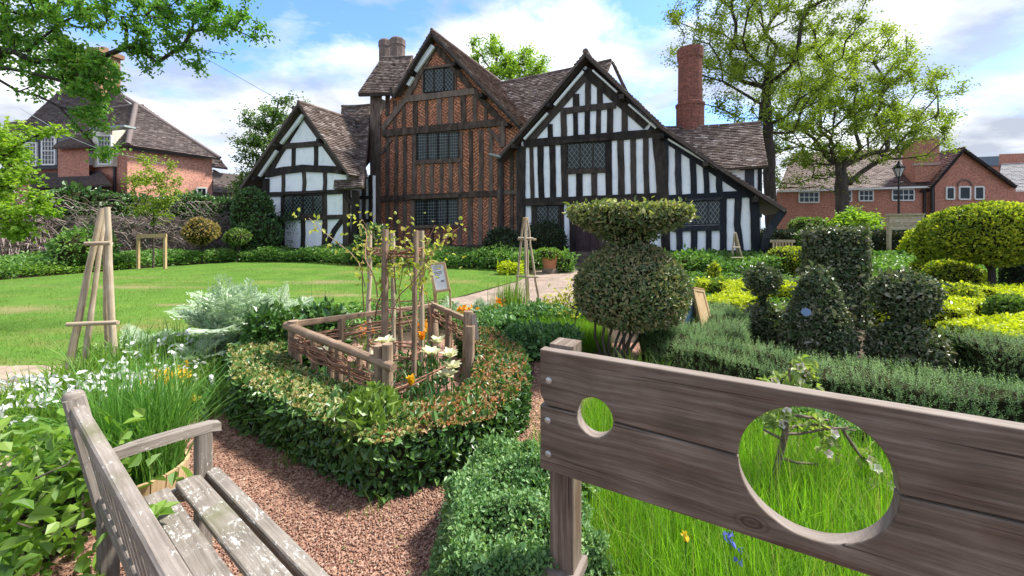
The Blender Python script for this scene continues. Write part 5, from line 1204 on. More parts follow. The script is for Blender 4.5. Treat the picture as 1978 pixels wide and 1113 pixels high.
# ================================================================ topiary vase
Yv = 4.5; root = ground_plant('topiary_vase', 'large clipped evergreen shaped as a ball with a flat flared cup on top', 'topiary', at(1215, HY, Yv))
rows = [(630, 4), (627, 45), (614, 80), (600, 97), (572, 106), (545, 104), (515, 91), (495, 72), (482, 52), (474, 40)]
pf, c = prof_px(Yv, rows, 1217); g = lathe_grid(pf, c, 34)
bush(root, *g, 15000, .043, .019, MT['lf_topiary'], rough=.014, seed=2, out_=.22, rand=.7, depth=.05, name='ball', Lvar=.3)
rows = [(478, 40), (467, 42), (455, 56), (443, 80), (433, 100), (424, 110), (412, 113), (404, 113), (402, 108), (401, 4)]
pf, c = prof_px(Yv, rows, 1214); g = lathe_grid(pf, c, 34)
bush(root, *g, 6000, .045, .020, MT['lf_topiary'], rough=.014, seed=3, depth=.05, out_=.22, rand=.7, name='cup')
top = g[1][g[0][g[1]].mean(1)[:, 2] > CH+(HY-420)*Yv/F]
bush(root, g[0], top, 3600, .040, .019, MT['lf_cup'], core=False, rough=.014, seed=4, up=.35, out_=.3, rand=.8, depth=.02, name='new_growth', sprout=.06)
m = MB(); b0 = gp(1186, 697)
for k, (x, y) in enumerate(((1150, 612), (1168, 620), (1186, 622), (1204, 624), (1222, 622), (1240, 618), (1262, 612), (1196, 610), (1212, 606))):
    a = b0+V((k-4)*.028, R.uniform(-.06, .06), -.02); e = at(x, y, Yv+R.uniform(-.15, .15)); mid = a.lerp(e, .5)+V((k-4)*.012, 0, .03)
    m.tube([a, mid, e], [.020, .016, .013], 7, wob=.2)
m.build('stem', MT['stem'], root)

# ================================================================ chess-piece topiaries
def topiary(name, label, px, Y, rows, n, L, seed, mat='lf_silver', group='dark clipped topiary pieces'):
    r = ground_plant(name, label, 'topiary', at(px, HY, Y), group); pf, c = prof_px(Y, rows, px)
    pf = [(max(.004, a-L*.55), z-(L*.45 if i > len(pf)-3 else 0)) for i, (a, z) in enumerate(pf)]
    if pf[0][1] > .02: pf = [(pf[0][0], 0)]+pf
    bush(r, *lathe_grid(pf, c, 26), int(n*1.5), L, L*.55, MT[mat], rough=.014, rs_=2.2, seed=seed, depth=.05, rand=.75, out_=.15, up=.05, sprout=.03, fold=.3)
    return r
topiary('topiary', 'slim dark topiary pawn with round head, nearest the vase topiary', 1473, 5.3, [(660, 36), (625, 37), (600, 33), (590, 16), (574, 11), (562, 22), (545, 34), (528, 33), (516, 22), (508, 3)], 3000, .038, 21)
tb_ = topiary('topiary', 'dark cone shaped topiary with a small round blue disc on it', 1578, 4.7, [(684, 62), (650, 63), (620, 55), (590, 46), (565, 39), (545, 31), (530, 22), (518, 13), (510, 3)], 5000, .038, 22)
topiary('topiary', 'tall square topped dark topiary column behind the other pieces', 1612, 6.2, [(625, 56), (560, 54), (500, 54), (460, 54), (446, 53), (440, 46), (438, 4)], 7500, .042, 23)
topiary('topiary', 'dark topiary pawn with a thick round head, nearest the golden hedges', 1749, 4.25, [(708, 60), (675, 63), (650, 60), (634, 38), (617, 23), (602, 40), (585, 54), (562, 55), (542, 46), (528, 30), (520, 3)], 5000, .038, 24)
dk = MB(); p = at(1557, 603, 4.7-.36); dk.lathe([(.001, 0), (.045, 0), (.045, .006), (.001, .006)], (0, 0, 0), 20, smooth=False)
d_ = dk.build('plant_marker', plain('pale_blue_plastic', (.16, .25, .40), .4)); d_.location = p; d_.rotation_euler = (math.radians(80), 0, -.5); tag(d_, 'small round blue disc stuck on the cone shaped topiary', 'marker')

# ================================================================ low hedges
def hedge(name, label, path, w, h, n, L, Wd, mat, seed, cat='hedge', closed=False, hv=None, group=None, step=.12, taper=.95, nz=5, nx=4, **k):
    p = path[0]; r = ground_plant(name, label, cat, p, group)
    g = hedge_grid(path, w, h, closed=closed, hv=hv, step=step, taper=taper, nz=nz, nx=nx); k.setdefault('rough', .05); k.setdefault('depth', .07)
    bush(r, *g, n, L, Wd, MT[mat], seed=seed, **k); return r, g
ros = dict(shape='blade', fold=.1, up=.95, out_=.5, rand=.55, rs_=2.6, rough=.075, depth=.12, sprout=.22)
def sprig_hedge(name, label, path, w, h, n, seed, hv=None):
    p = path[0]; r = ground_plant(name, label, 'hedge', p); g = hedge_grid(path, w, h, hv=hv, nz=6, nx=6); sprig_bush(r, *g, n, .085, 13, .021, .0046, MT['lf_rosemary'], seed=seed)
sprig_hedge('rosemary_hedge', 'long shaggy rosemary hedge running right behind the wooden pillory', [(1.60, 4.6), (1.85, 3.95), (2.35, 3.42), (3.2, 3.0), (4.2, 2.6), (5.4, 2.2)], .54, .37, 8800, 31, hv=[.36, .36, .35, .35, .35, .35])
sprig_hedge('rosemary_hedge', 'rosemary hedge reaching back from the vase topiary towards the golden hedges', [(1.95, 4.5), (2.55, 4.78), (2.95, 5.35), (3.0, 5.9)], .52, .36, 3600, 32)
sprig_hedge('lavender_hedge', 'grey green lavender hedge right of the dark topiary pieces', [(4.55, 3.95), (5.4, 3.7), (6.6, 3.5), (7.4, 3.2)], .62, .40, 4600, 33)
gm = dict(shape='leaf', fold=.2, up=.4, rand=.8, rs_=2.2, rough=.055, depth=.05, sprout=.15)
hedge('germander_hedge', 'low bushy hedge on the far side of the small bright grass square', [(-.35, 5.65), (.5, 5.85), (1.25, 5.95)], .42, .30, 7000, .036, .020, 'lf_german', 34, **gm)
hedge('germander_hedge', 'low bushy hedge on the near side of the small bright grass square', [(-.02, 4.72), (.4, 4.62), (.72, 4.55)], .46, .30, 6000, .036, .020, 'lf_german', 35, **gm)
hedge('germander_hedge', 'low hedge at the left end of the small bright grass square', [(-.40, 5.45), (-.12, 4.95)], .44, .30, 4200, .036, .020, 'lf_german', 36, **gm)
hedge('box_hedge', 'mounded small leaved hedge wrapping round the pillory post', [(.16, 2.16), (.0, 1.95), (-.01, 1.7), (.14, 1.44)], .58, .30, 62000, .0125, .0080, 'lf_boxnew', 37, hv=[.27, .30, .30, .27], shape='leaf', fold=.2, up=.45, rand=.8, rs_=4.2, rough=.075, depth=.05, sprout=.2, step=.06, nz=7, nx=8)
hedge('box_hedge', 'low hedge behind the blossoming apple stem, seen through the neck hole', [(1.72, 3.05), (2.2, 2.68), (2.75, 2.3), (3.3, 1.9)], .42, .25, 12000, .022, .013, 'lf_boxnew', 38, **gm)
# ---- clipped hexagonal hedge round the wattle bed
HX = [(-2.42, 3.72), (-1.98, 3.16), (-.73, 2.37), (-.30, 2.62), (-.10, 3.0), (-.10, 3.8), (-.45, 4.7)]
r, g = hedge('clipped_hedge', 'thick clipped evergreen hedge wrapped round the wattle flower bed', HX, .44, .36, 19000, .042, .023, 'lf_laurel', 40, hv=[.43, .35, .34, .32, .33, .32, .29], rough=.016, depth=.04, rs_=1.6, up=.1, rand=.75, out_=.25, taper=1.0)
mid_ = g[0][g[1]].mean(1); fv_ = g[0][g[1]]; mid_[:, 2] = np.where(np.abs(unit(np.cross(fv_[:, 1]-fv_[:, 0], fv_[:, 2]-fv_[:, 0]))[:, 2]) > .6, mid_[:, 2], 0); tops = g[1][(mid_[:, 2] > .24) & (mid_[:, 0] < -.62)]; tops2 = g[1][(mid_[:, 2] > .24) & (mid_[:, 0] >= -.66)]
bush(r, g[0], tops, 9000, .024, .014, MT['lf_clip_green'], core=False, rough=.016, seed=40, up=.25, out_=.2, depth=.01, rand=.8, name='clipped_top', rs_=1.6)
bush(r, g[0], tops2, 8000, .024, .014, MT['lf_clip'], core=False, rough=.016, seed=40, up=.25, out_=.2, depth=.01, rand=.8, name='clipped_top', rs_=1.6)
g2 = lathe_grid(blob_prof(.21, .18, .46, 8, 2.2), (-.86, 2.46, 0), 20)
bush(r, *g2, 800, .058, .028, MT['lf_box'], rough=.06, seed=41, up=.8, depth=.12, rand=.7, rnd=.35+.65*RS.rand(800), name='young_shoots', core=False)
hedge('clipped_hedge', 'taller block of glossy hedge at the left back corner of the wattle bed', [(-2.55, 3.88), (-2.15, 4.15), (-1.95, 4.3)], .60, .56, 4200, .058, .030, 'lf_laurel', 42, rough=.07, depth=.08, rs_=1.4, sprout=.1)

# ================================================================ golden parterre
gd = dict(shape='leaf', fold=.2, up=.35, out_=.3, rand=.8, rs_=1.2, rough=.025, depth=.04, sprout=.05, taper=1.0)
def G2(px, py): p = gp(px, py); return (p.x, p.y)
hedge('golden_hedge', 'low golden hedge nearest the dark house corner, left of the topiary column', [G2(1340, 612), G2(1400, 618), G2(1445, 600), G2(1420, 575), G2(1350, 572)], .55, .34, 14000, .036, .022, 'lf_gold', 51, group='golden parterre hedges', **gd)
hedge('golden_hedge', 'short golden hedge showing between the pawn and the cone topiary', [G2(1490, 580), G2(1560, 578)], .6, .32, 3200, .045, .026, 'lf_gold', 52, group='golden parterre hedges', **gd)
hedge('golden_hedge', 'golden hedge just right of the tall topiary column', [G2(1660, 625), G2(1695, 610), G2(1680, 585)], .6, .34, 7000, .036, .022, 'lf_gold', 53, group='golden parterre hedges', **gd)
hedge('golden_hedge', 'broad golden hedge looping right of the thick headed pawn', [G2(1800, 640), G2(1830, 620), G2(1960, 628), G2(2030, 640), G2(1960, 592), G2(1850, 588), G2(1810, 600)], .62, .36, 26000, .036, .022, 'lf_gold', 54, group='golden parterre hedges', **gd)
hedge('golden_hedge', 'golden hedge at the right edge under the small dark ball', [G2(1880, 690), G2(1960, 680), G2(2060, 668)], .60, .34, 11000, .036, .022, 'lf_gold', 55, group='golden parterre hedges', **gd)
def ball(name, label, px, py, Y, rx, ry, n, L, mat, seed, cat='clipped bush', group=None, stem=False, p=2.2, **k):
    c = at(px, py, Y); r = ground_plant(name, label, cat, c, group); m_ = Y/F; z0 = c.z-ry*m_
    if not stem: z0 = min(z0, 0.0) if z0 < .35 else z0
    g = lathe_grid(blob_prof(rx*m_, max(z0, 0.0), c.z+ry*m_, 14, p), (c.x, c.y, 0), 26)
    k.setdefault('rough', .03*Y/6); k.setdefault('depth', .06)
    bush(r, *g, n, L, L*.55, MT[mat], seed=seed, **k)
    if stem:
        s = MB(); s.tube([V(c.x, c.y, -.02), V(c.x+.03, c.y, z0*.5), V(c.x, c.y, z0+.3)], [.075*stem, .065*stem, .05*stem], 8, wob=.15)
        for q in range(5):
            a = q*1.257+.4; s.tube([V(c.x, c.y, z0*.75), V(c.x+math.cos(a)*rx*m_*.3, c.y+math.sin(a)*rx*m_*.3, z0+.35)], [.035*stem, .02*stem], 6)
        s.build('trunk', MT['bark_dk'], r)
    return r
ball('golden_bush', 'golden clipped ball at the front of the golden cushions', 1857, 572, 6.6, 28, 26, 1800, .045, 'lf_goldgreen', 56, group='clipped golden balls')
ball('golden_bush', 'wide golden cushion bush in the middle of the right border', 1842, 535, 9.5, 42, 27, 2600, .06, 'lf_goldgreen', 57, group='clipped golden balls')
ball('golden_bush', 'golden cushion bush farthest back beside the right lawn', 1808, 522, 11.5, 34, 22, 2000, .065, 'lf_goldgreen', 58, group='clipped golden balls')
ball('dark_ball', 'small dark green clipped ball at the far right hedge', 1948, 610, 5.6, 31, 38, 2400, .042, 'lf_box', 59, group=None)
ball('dark_ball', 'small dark clipped ball inside the golden hedge by the A shaped sign', 1388, 562, 8.5, 28, 22, 1600, .05, 'lf_box', 60)
topiary('golden_topiary', 'golden topiary bird shape with a pointed tail by the house plinth', 1380, 9.5, [(575, 40), (560, 42), (552, 30), (540, 14), (528, 12), (515, 9), (505, 4)], 1800, .06, 61, 'lf_goldgreen', None)
ball('golden_bush', 'bright yellow bush beside the wooden noticeboard', 1772, 478, 15.5, 26, 30, 1800, .10, 'lf_gold', 62, rough=.12)
ball('golden_tree', 'large golden headed clipped tree at the right edge', 1914, 452, 8.6, 84, 57, 13000, .062, 'lf_goldgreen', 63, cat='tree', stem=1.0, p=2.25, up=.6)
ball('golden_tree', 'golden headed clipped tree partly behind the largest one', 1822, 468, 11.5, 40, 52, 6000, .075, 'lf_goldgreen', 64, cat='tree', stem=.9, up=.6)
ball('box_ball', 'round green and gold clipped ball in front of the square topiary column', 1521, 512, 12.5, 36, 34, 2600, .06, 'lf_goldgreen', 65)
ball('box_ball', 'upper dark clipped mound against the far hedge', 1560, 440, 18, 30, 20, 1500, .09, 'lf_box', 66)
ball('box_ball', 'lower dark clipped mound against the far hedge', 1556, 468, 17, 24, 22, 1300, .09, 'lf_box', 67)
ball('box_ball', 'little round green bush on the edge of the right lawn', 1716, 501, 16, 22, 12, 900, .08, 'lf_box', 68)
hedge('yew_hedge', 'straight dark clipped hedge below the long brick house', [G2(1440, 506), G2(1560, 504), G2(1700, 503), G2(1830, 503), G2(1990, 502)], 1.1, 1.33, 11000, .12, .05, 'lf_dark', 69, rough=.05, step=.4)
# dark trunk at the right edge
s = thing('ivy_covered_trunk', 'dark ivy clad tree trunk at the far right edge', 'tree', tuple(at(1972, HY, 8.9).xy)+(0,))
m = MB(); p = at(1968, HY, 9.2); m.tube([V(p.x, p.y, 0), V(p.x+.05, p.y, .7), V(p.x+.08, p.y, 1.3), V(p.x+.1, p.y, 1.72)], [.20, .17, .15, .13], 10, wob=.2); m.build('trunk', MT['bark_dk'], s)
g = lathe_grid([(.30, 0), (.26, .6), (.24, 1.3), (.16, 1.7), (.02, 1.8)], (p.x+.06, p.y, 0), 16); bush(s, *g, 1800, .07, .05, MT['lf_dark'], core=False, seed=70, name='ivy', rough=.05)

# ================================================================ grass
sp_ = [(.30, 2.75), (.05, 2.1), (.35, 1.55), (.95, 1.1), (1.7, .95), (3.0, 1.5), (2.6, 2.05), (2.1, 2.4), (1.65, 2.75), (1.3, 3.5), (1.0, 3.6)]
xy = poly_pts(sp_, 34000); o = blades('tall_grass', xy, 0, .25, .0052, MT['grass_tall'], lean=.45, seg=3); o['kind'] = 'stuff'
xy = poly_pts(sp_, 700); o = blades('dry_grass_stems', xy, 0, .34, .0035, leaf_mat('straw', [(.30, .27, .12), (.42, .38, .20), (.30, .34, .12)], trans=.3), lean=.3, seg=3); o['kind'] = 'stuff'
sheet('grass_bed', sp_, .016, MT['lawn'])
sp2 = [(.0, 5.25), (.1, 4.85), (1.2, 4.65), (1.25, 5.7), (.3, 5.6)]
xy = poly_pts(sp2, 9000); o = blades('meadow_grass', xy, 0, .20, .007, MT['grass_tall'], lean=.4, seg=2); o['kind'] = 'stuff'
n = 150000; q = poly_pts(LAWN, n*2); d = np.hypot(q[:, 0], q[:, 1]); k = RS.rand(len(q)) < np.clip((5.2/d)**1.6, .06, 1); q = q[k]
wv = wob(np.concatenate([q*np.array([1, 2.2]), np.zeros((len(q), 1))], 1), .35, 5); q = q[wv < .78]
BARE = [(gp(x, y).x, gp(x, y).y, a, b) for x, y, a, b in BARE_PX]
def bare_r(q, e): return np.hypot((q[:, 0]-e[0])/e[2], (q[:, 1]-e[1])/e[3])+.35*wob(np.concatenate([q, np.zeros((len(q), 1))], 1), 1.3, 9)
for e in BARE: rr = bare_r(q, e); q = q[(rr > 1) | (RS.rand(len(q)) < np.clip(rr-.15, .15, 1))]
q = q+RS.normal(size=q.shape)*.04
o = blades('lawn_grass', q, .01, .034, .006, MT['grass_short'], lean=.8, seg=2, hv=.4); o['kind'] = 'stuff'
LN2 = [(8.4, 9.9), (11.8, 9.9), (16.5, 14.2), (15.6, 16.6), (12.4, 16.4), (9.9, 13)]
xy = poly_pts(LN2, 16000); o = blades('lawn_grass', xy, .01, .05, .014, MT['grass_short'], lean=.8, seg=2); o['kind'] = 'stuff'
# pebbles over the near gravel
GP = [(-1.9, .9), (1.2, .9), (.9, 1.7), (.2, 3.2), (.5, 4.4), (-.4, 4.6), (-2.3, 3.3)]
q = poly_pts(GP, 100000); d = np.hypot(q[:, 0], q[:, 1]); q = q[RS.rand(len(q)) < np.clip((1.9/d)**2, .05, 1)]; n = len(q)
s = (.0034+.0034*RS.rand(n))[:, None]; oct_ = np.array([(1, 0, 0), (0, 1, 0), (-1, 0, 0), (0, -1, 0), (0, 0, .75), (0, 0, -.6)], float)
ang = RS.rand(n)*6.28; ca, sa = np.cos(ang), np.sin(ang); el = .7+.7*RS.rand(n, 3)
vv = oct_[None]*el[:, None, :]*s[:, :, None]; vv = vv+RS.normal(size=vv.shape)*.0012
vx = vv[:, :, 0]*ca[:, None]-vv[:, :, 1]*sa[:, None]; vy = vv[:, :, 0]*sa[:, None]+vv[:, :, 1]*ca[:, None]
vv = np.stack([vx+q[:, 0:1], vy+q[:, 1:2], vv[:, :, 2]+.006+RS.rand(n)[:, None]*.004], -1).reshape(-1, 3)
tf = np.array([(0, 1, 4), (1, 2, 4), (2, 3, 4), (3, 0, 4), (1, 0, 5), (2, 1, 5), (3, 2, 5), (0, 3, 5)]); fc = ((np.arange(n)*6)[:, None, None]+tf[None]).reshape(-1, 3)
MT['pebble'] = ramp_rnd_mat('red_brown_pebbles', GRV, rough=.75, spec=.3)
o = np_mesh('gravel', vv, fc, MT['pebble'], None, np.repeat(RS.rand(n), 8), True); o['kind'] = 'stuff'

# fallen leaves on the gravel
q = poly_pts(GP, 260); A = RS.normal(size=(260, 3)); A[:, 2] *= .2; Nn = RS.normal(size=(260, 3))*.35+np.array([0, 0, 1.]); o = leaves('leaf_litter', np.concatenate([q, .012+.006*RS.rand(260, 1)], 1), A, Nn, .016+.014*RS.rand(260), .011, leaf_mat('dry_fallen_leaves', [(.16, .09, .045), (.30, .20, .10), (.12, .16, .05), (.38, .28, .15)], trans=.1), None); o['kind'] = 'stuff'
# ================================================================ pillory
pil = thing('pillory', 'dark wooden pillory board with a large neck hole and small wrist hole, right foreground', 'pillory', (.12, 1.45, 0))
P1 = at(1043, 675, 1.39); pd = Vector((.873, -.487, 0)).normalized(); pn = Vector((-pd.y, pd.x, 0))
if pn.dot(CAM-P1) < 0: pn = -pn
pn = Vector((pn.x, pn.y, 0)); ZT, ZJ, ZB, TK = P1.z, P1.z-.195, P1.z-.420, .042
base_ = Vector((P1.x, P1.y, 0)); Lp = 1.75
holes = [(.196, .061), (.774, .166), (1.352, .061)]
def plank(z_edge, z_joint, up, name):
    """outline in (s, z) with half holes cut from the joint edge, extruded with eased edges"""
    pts = [(0, z_edge), (0, z_joint+(.012 if up else -.002))] if True else []
    pts = [(0.004, z_edge)]
    ed = []
    s0 = .0
    if up: ed += [(0.0, z_joint+.035), (.022, z_joint)]
    else: ed += [(0.0, z_joint)]
    for c, r in holes:
        zc = z_joint-(.010 if r > .1 else 0); n_ = 36 if r > .1 else 20
        for k in range(n_+1):
            a = math.pi-math.pi*k/n_; ed.append((c+r*math.cos(a), zc+(r*math.sin(a) if up else -r*1.0*math.sin(a))))
    ed.append((Lp, z_joint)); out_ = [(0.0, z_edge)]+ed+[(Lp, z_edge)]
    if up: pass
    m_ = bpy.data.meshes.new(name); import bmesh
    b = bmesh.new(); W3 = lambda s, z, o: base_+pd*s+Vector((0, 0, z))+pn*o
    f0 = [b.verts.new(W3(s, z, 0)) for s, z in out_]; f1 = [b.verts.new(W3(s, z, -TK)) for s, z in out_]
    n_ = len(out_); fr = b.faces.new(f0); bk = b.faces.new(f1[::-1]); sides = []
    for i in range(n_): sides.append(b.faces.new((f0[i], f1[i], f1[(i+1) % n_], f0[(i+1) % n_])))
    bmesh.ops.recalc_face_normals(b, faces=b.faces)
    uvl = b.loops.layers.uv.new('UVMap'); off = .3 if up else 2.7
    for f in b.faces:
        for l in f.loops:
            d = l.vert.co-base_; s = d.dot(pd); o = d.dot(pn); l[uvl].uv = (off+s, off+d.z+(o if f in sides else 0))
    for f in sides: f.material_index = 1
    es = [e for e in fr.edges]
    bmesh.ops.bevel(b, geom=es, offset=.0045, segments=3, affect='EDGES', profile=.5)
    bmesh.ops.triangulate(b, faces=[f for f in b.faces if len(f.verts) > 4])
    b.to_mesh(m_); b.free(); m_.materials.append(MT['pillory']); m_.materials.append(MT['pillory_end'])
    return link(name, m_, pil)
plank(ZT, ZJ+.003, True, 'upper_board'); plank(ZB, ZJ-.003, False, 'lower_board')
# post behind the boards, with a flat cap, and the foot
m = MB(); pc = base_+pd*.062-pn*(TK+.048)
m.board(pc, pc+V(0, 0, ZT+.012), .092, .09, up=pd, bev=.004); m.build('post', MT['pillory'], pil)
m = MB(); pc2 = base_+pd*1.62-pn*(TK+.048); m.board(pc2, pc2+V(0, 0, ZT+.012), .092, .09, up=pd, bev=.004); m.build('post', MT['pillory'], pil)
m = MB(); m.board(pc-pn*.06+V(0, 0, .262), pc+pn*.075+V(0, 0, .262), .125, .04, bev=.004); m.build('foot_ledge', MT['pillory_end'], pil)
for px, py in ((1060, 735), (1058, 812), (1059, 877)):
    r = ray(px, py); t = (P1-CAM).dot(pn)/r.dot(pn); p = CAM+r*t
    M_ = Matrix.Translation(p)@pn.to_track_quat('Z', 'Y').to_matrix().to_4x4(); b_ = MB()
    b_.lathe([(.0125, 0), (.0125, .002), (.0105, .0045), (.006, .0065), (.0005, .0072)], (0, 0, 0), 14)
    b_.v = [tuple(M_@Vector(v)) for v in b_.v]; b_.build('bolt', MT['bolt'], pil)

# ================================================================ bench
bn = thing('bench', 'weathered slatted oak bench blotched with white lichen, left foreground', 'bench', (-1.2, 1.2, 0))
ba = Vector((.807, -.590, 0)).normalized(); bq = Vector((-ba.y, ba.x, 0))
B0 = V(-1.590, 1.432, -.018)                                    # foot of the back at the far end (at rail height)
pt_ = lambda s, q, z: B0+ba*s+bq*q+Vector((0, 0, z))
LB = 1.45; SH = .445
rc = lambda z: .085*(1-(z-.42)/.46) if z > .42 else .085   # the back leans: offset of the back plane at height z
m = MB()
for s in (0, LB): 
    for k, (za, zb_) in enumerate(((0, .42), (.42, .915))):
        a, b = pt_(s, rc(za)-.0, za), pt_(s, rc(zb_), zb_)
        m_ = MB(); 
    pts = [pt_(s, rc(z), z) for z in (0, .42, .66, .90, .925)]
    m_ = MB(); w = .058
    for a, b in zip(pts[:-2], pts[1:-1]): m_.board(a, b+(b-a).normalized()*.004, w, w, up=ba, bev=.006)
    m_.lathe([(.030, 0), (.029, .012), (.022, .022), (.008, .027), (.001, .028)], tuple(pts[3]), 12); m_.build('back_post', MT['bench'], bn)
m = MB(); m.board(pt_(.02, rc(.855), .855), pt_(LB, rc(.855), .855), .036, .040, bev=.005); m.build('top_rail', MT['bench'], bn)
m = MB(); m.board(pt_(.02, rc(.49), .49), pt_(LB, rc(.49), .49), .034, .055, bev=.004); m.build('back_rail', MT['bench'], bn)
s = .075
while s < LB-.04:
    m = MB(); m.board(pt_(s, rc(.50), .50), pt_(s, rc(.845), .845), .013, .038, up=ba, bev=.002); m.build('back_slat', MT['bench'], bn); s += .088
for k, (q, w) in enumerate(((.125, .070), (.218, .078), (.318, .082), (.402, .046))):
    m = MB(); z = SH-(.010 if k == 1 else 0)-(0 if k else .004)
    a, b = pt_(.012+.01*k, q, z), pt_(LB, q, z); n_ = 6; 
    m.board(a, b, w, .024, bev=.004, r=.2+.2*k); m.build('seat_slat', MT['bench_seat'], bn)
m = MB(); m.board(pt_(.03, .405, SH-.055), pt_(LB, .405, SH-.055), .024, .07, bev=.003); m.build('seat_rail', MT['bench'], bn)
for s in (.02, LB-.03):
    m = MB(); m.board(pt_(s, .10, SH-.05), pt_(s, .40, SH-.05), .035, .06, bev=.003); m.build('seat_bearer', MT['bench'], bn)
    m = MB(); m.board(pt_(s, .375, 0), pt_(s, .375, .625), .056, .056, up=ba, bev=.005); m.build('front_leg', MT['bench'], bn)
    m = MB(); pts = [pt_(s, .06, .652), pt_(s, .16, .655), pt_(s, .30, .648), pt_(s, .40, .640), pt_(s, .435, .628)]
    ws = [.040, .056, .060, .058, .050]
    for i in range(4):
        a, b = pts[i], pts[i+1]; A = lambda c, w, z: [c+ba*w/2+V(0, 0, z), c-ba*w/2+V(0, 0, z)]
        p8 = A(a, ws[i], -.016)+A(b, ws[i+1], -.016)[::-1]; q8 = A(a, ws[i]*.9, .018)+A(b, ws[i+1]*.9, .018)[::-1]
        m.box8(p8+q8, .4, axis=1)
    m.build('armrest', MT['bench'], bn)

# ================================================================ wooden obelisks
def wander(a, b, n, amp, rr=R):
    a, b = Vector(a), Vector(b); return [a.lerp(b, i/n)+V(rr.uniform(-1, 1), rr.uniform(-1, 1), 0)*(amp if 0 < i < n else 0) for i in range(n+1)]
ob = thing('plant_obelisk', 'tall rustic obelisk of four thick poles beside the lawn, left', 'plant support', (-4.3, 4, 0))
for (bx, by), (tx, ty), Yt, r0 in (((128, 737), (197, 402), 3.95, .036), ((158, 733), (204, 402), 4.0, .027), ((221, 727), (207, 400), 3.9, .034), ((205, 692), (203, 404), 4.05, .022)):
    b = gp(bx, by); t = at(tx, ty, Yt); m = MB(); pts = wander(b, t, 6, .006); m.tube(pts, [r0*.86*(1.08-.3*i/6)*R.uniform(.95, 1.05) for i in range(7)], 9, wob=.12); m.build('pole', MT['pole'], ob)
for (x0, y0), (x1, y1), Yc, r0 in (((165, 471), (215, 470), 3.84, .020), ((130, 627), (228, 623), 3.80, .021), ((172, 469), (195, 474), 4.0, .014)):
    m = MB(); m.tube(wander(at(x0, y0, Yc), at(x1, y1, Yc), 4, .004), r0, 8, wob=.12); m.build('crossbar', MT['pole'], ob)
ob2 = thing('plant_obelisk', 'slender pale obelisk of thin poles tied at the top, before the house', 'plant support', tuple(gp(1018, 596).xy)+(0,))
for (bx, by), (tx, ty), Yt in (((993, 590), (1012, 424), 7.5), ((1018, 600), (1015, 422), 7.3), ((1042, 594), (1018, 424), 7.45), ((1022, 584), (1016, 426), 7.7)):
    m = MB(); m.tube(wander(gp(bx, by), at(tx, ty, Yt), 7, .014), [.024*(1.1-.045*i) for i in range(8)], 7, wob=.1); m.build('pole', MT['pole'], ob2)
for x0, x1, y, Yc in ((1001, 1030, 460, 7.3), (996, 1040, 534, 7.2), (1000, 1036, 462, 7.5), (1022, 1046, 597, 7.2)):
    m = MB(); m.tube(wander(at(x0, y, Yc), at(x1, y+1, Yc), 3, .004), .020, 7); m.build('crossbar', MT['pole'], ob2)
m = MB(); c = at(1015, 424, 7.4)
for k in range(5): m.tube([c+V(.05*math.cos(a*1.2566), .05*math.sin(a*1.2566), -.02+.012*k) for a in range(6)], .010, 5)
m.build('twine', MT['newwood'], ob2)
ob3 = thing('plant_obelisk', 'thin pole frame like a ladder leaning by the house plinth', 'plant support', tuple(gp(1428, 527).xy)+(0,))
for (bx, by), (tx, ty) in (((1411, 527), (1419, 450)), ((1440, 529), (1421, 450)), ((1427, 524), (1420, 450))):
    m = MB(); m.tube(wander(gp(bx, by), at(tx, ty, 12.8), 5, .01), .030, 6); m.build('pole', MT['pole'], ob3)
for x0, x1, y in ((1415, 1430, 478), (1410, 1436, 498), (1408, 1440, 519)): m = MB(); m.tube([at(x0, y, 12.7), at(x1, y, 12.7)], .022, 6); m.build('crossbar', MT['pole'], ob3)

# ================================================================ wattle enclosure
wf = thing('wattle_fence', 'woven willow fence with round posts enclosing the tulip bed', 'fence', (-1.2, 3.6, 0))
Aw, Bw, Cw, Dw = V(-1.90, 3.43, 0), V(-.875, 2.78, 0), V(-.405, 3.58, 0), V(-.91, 4.5, 0)
def post_(p, z, r0, mat='post', parent=None, name='post', wobb=.15, flat=True):
    m = MB(); p = Vector(p); pts = [p, p+V(R.uniform(-.008, .008), 0, z*.5), p+V(R.uniform(-.012, .012), 0, z)]
    m.tube(pts, [r0*1.04, r0, r0*.97], 9, wob=wobb); m.build(name, MT[mat], parent or wf)
post_(Aw, .69, .046); post_(Aw+V(.05, -.03, 0), .55, .03); post_(Bw, .68, .040); post_(Bw+V(-.07, .03, 0), .66, .036); post_(Cw, .74, .048); post_(Cw+V(.02, -.045, 0), .62, .045); post_(Dw, .63, .060)
post_(Aw.lerp(Dw, .28), .645, .034); post_(Aw.lerp(Dw, .72), .62, .026); post_(Dw.lerp(Cw, .48), .66, .034)
for t, z, r0 in ((.22, .58, .028), (.42, .58, .026), (.50, .60, .028), (.72, .60, .027)): post_(Aw.lerp(Bw, t)+V(.012, .02, 0), z, r0)
up = lambda p, z: Vector((p.x, p.y, z))
m = MB(); m.tube(wander(up(Aw, .635)+V(-.08, .02, .01), up(Bw, .535)+V(.06, -.07, 0), 8, .006), [.036, .036, .035, .037, .034, .036, .034, .035, .033], 10, wob=.12); m.build('top_rail', MT['post'], wf)
for a, b, za, zb_ in ((Aw, Dw, .66, .61), (Dw, Cw, .62, .66)): m = MB(); m.board(up(a, za), up(b, zb_), .035, .05, bev=.004); m.build('top_rail', MT['post'], wf)
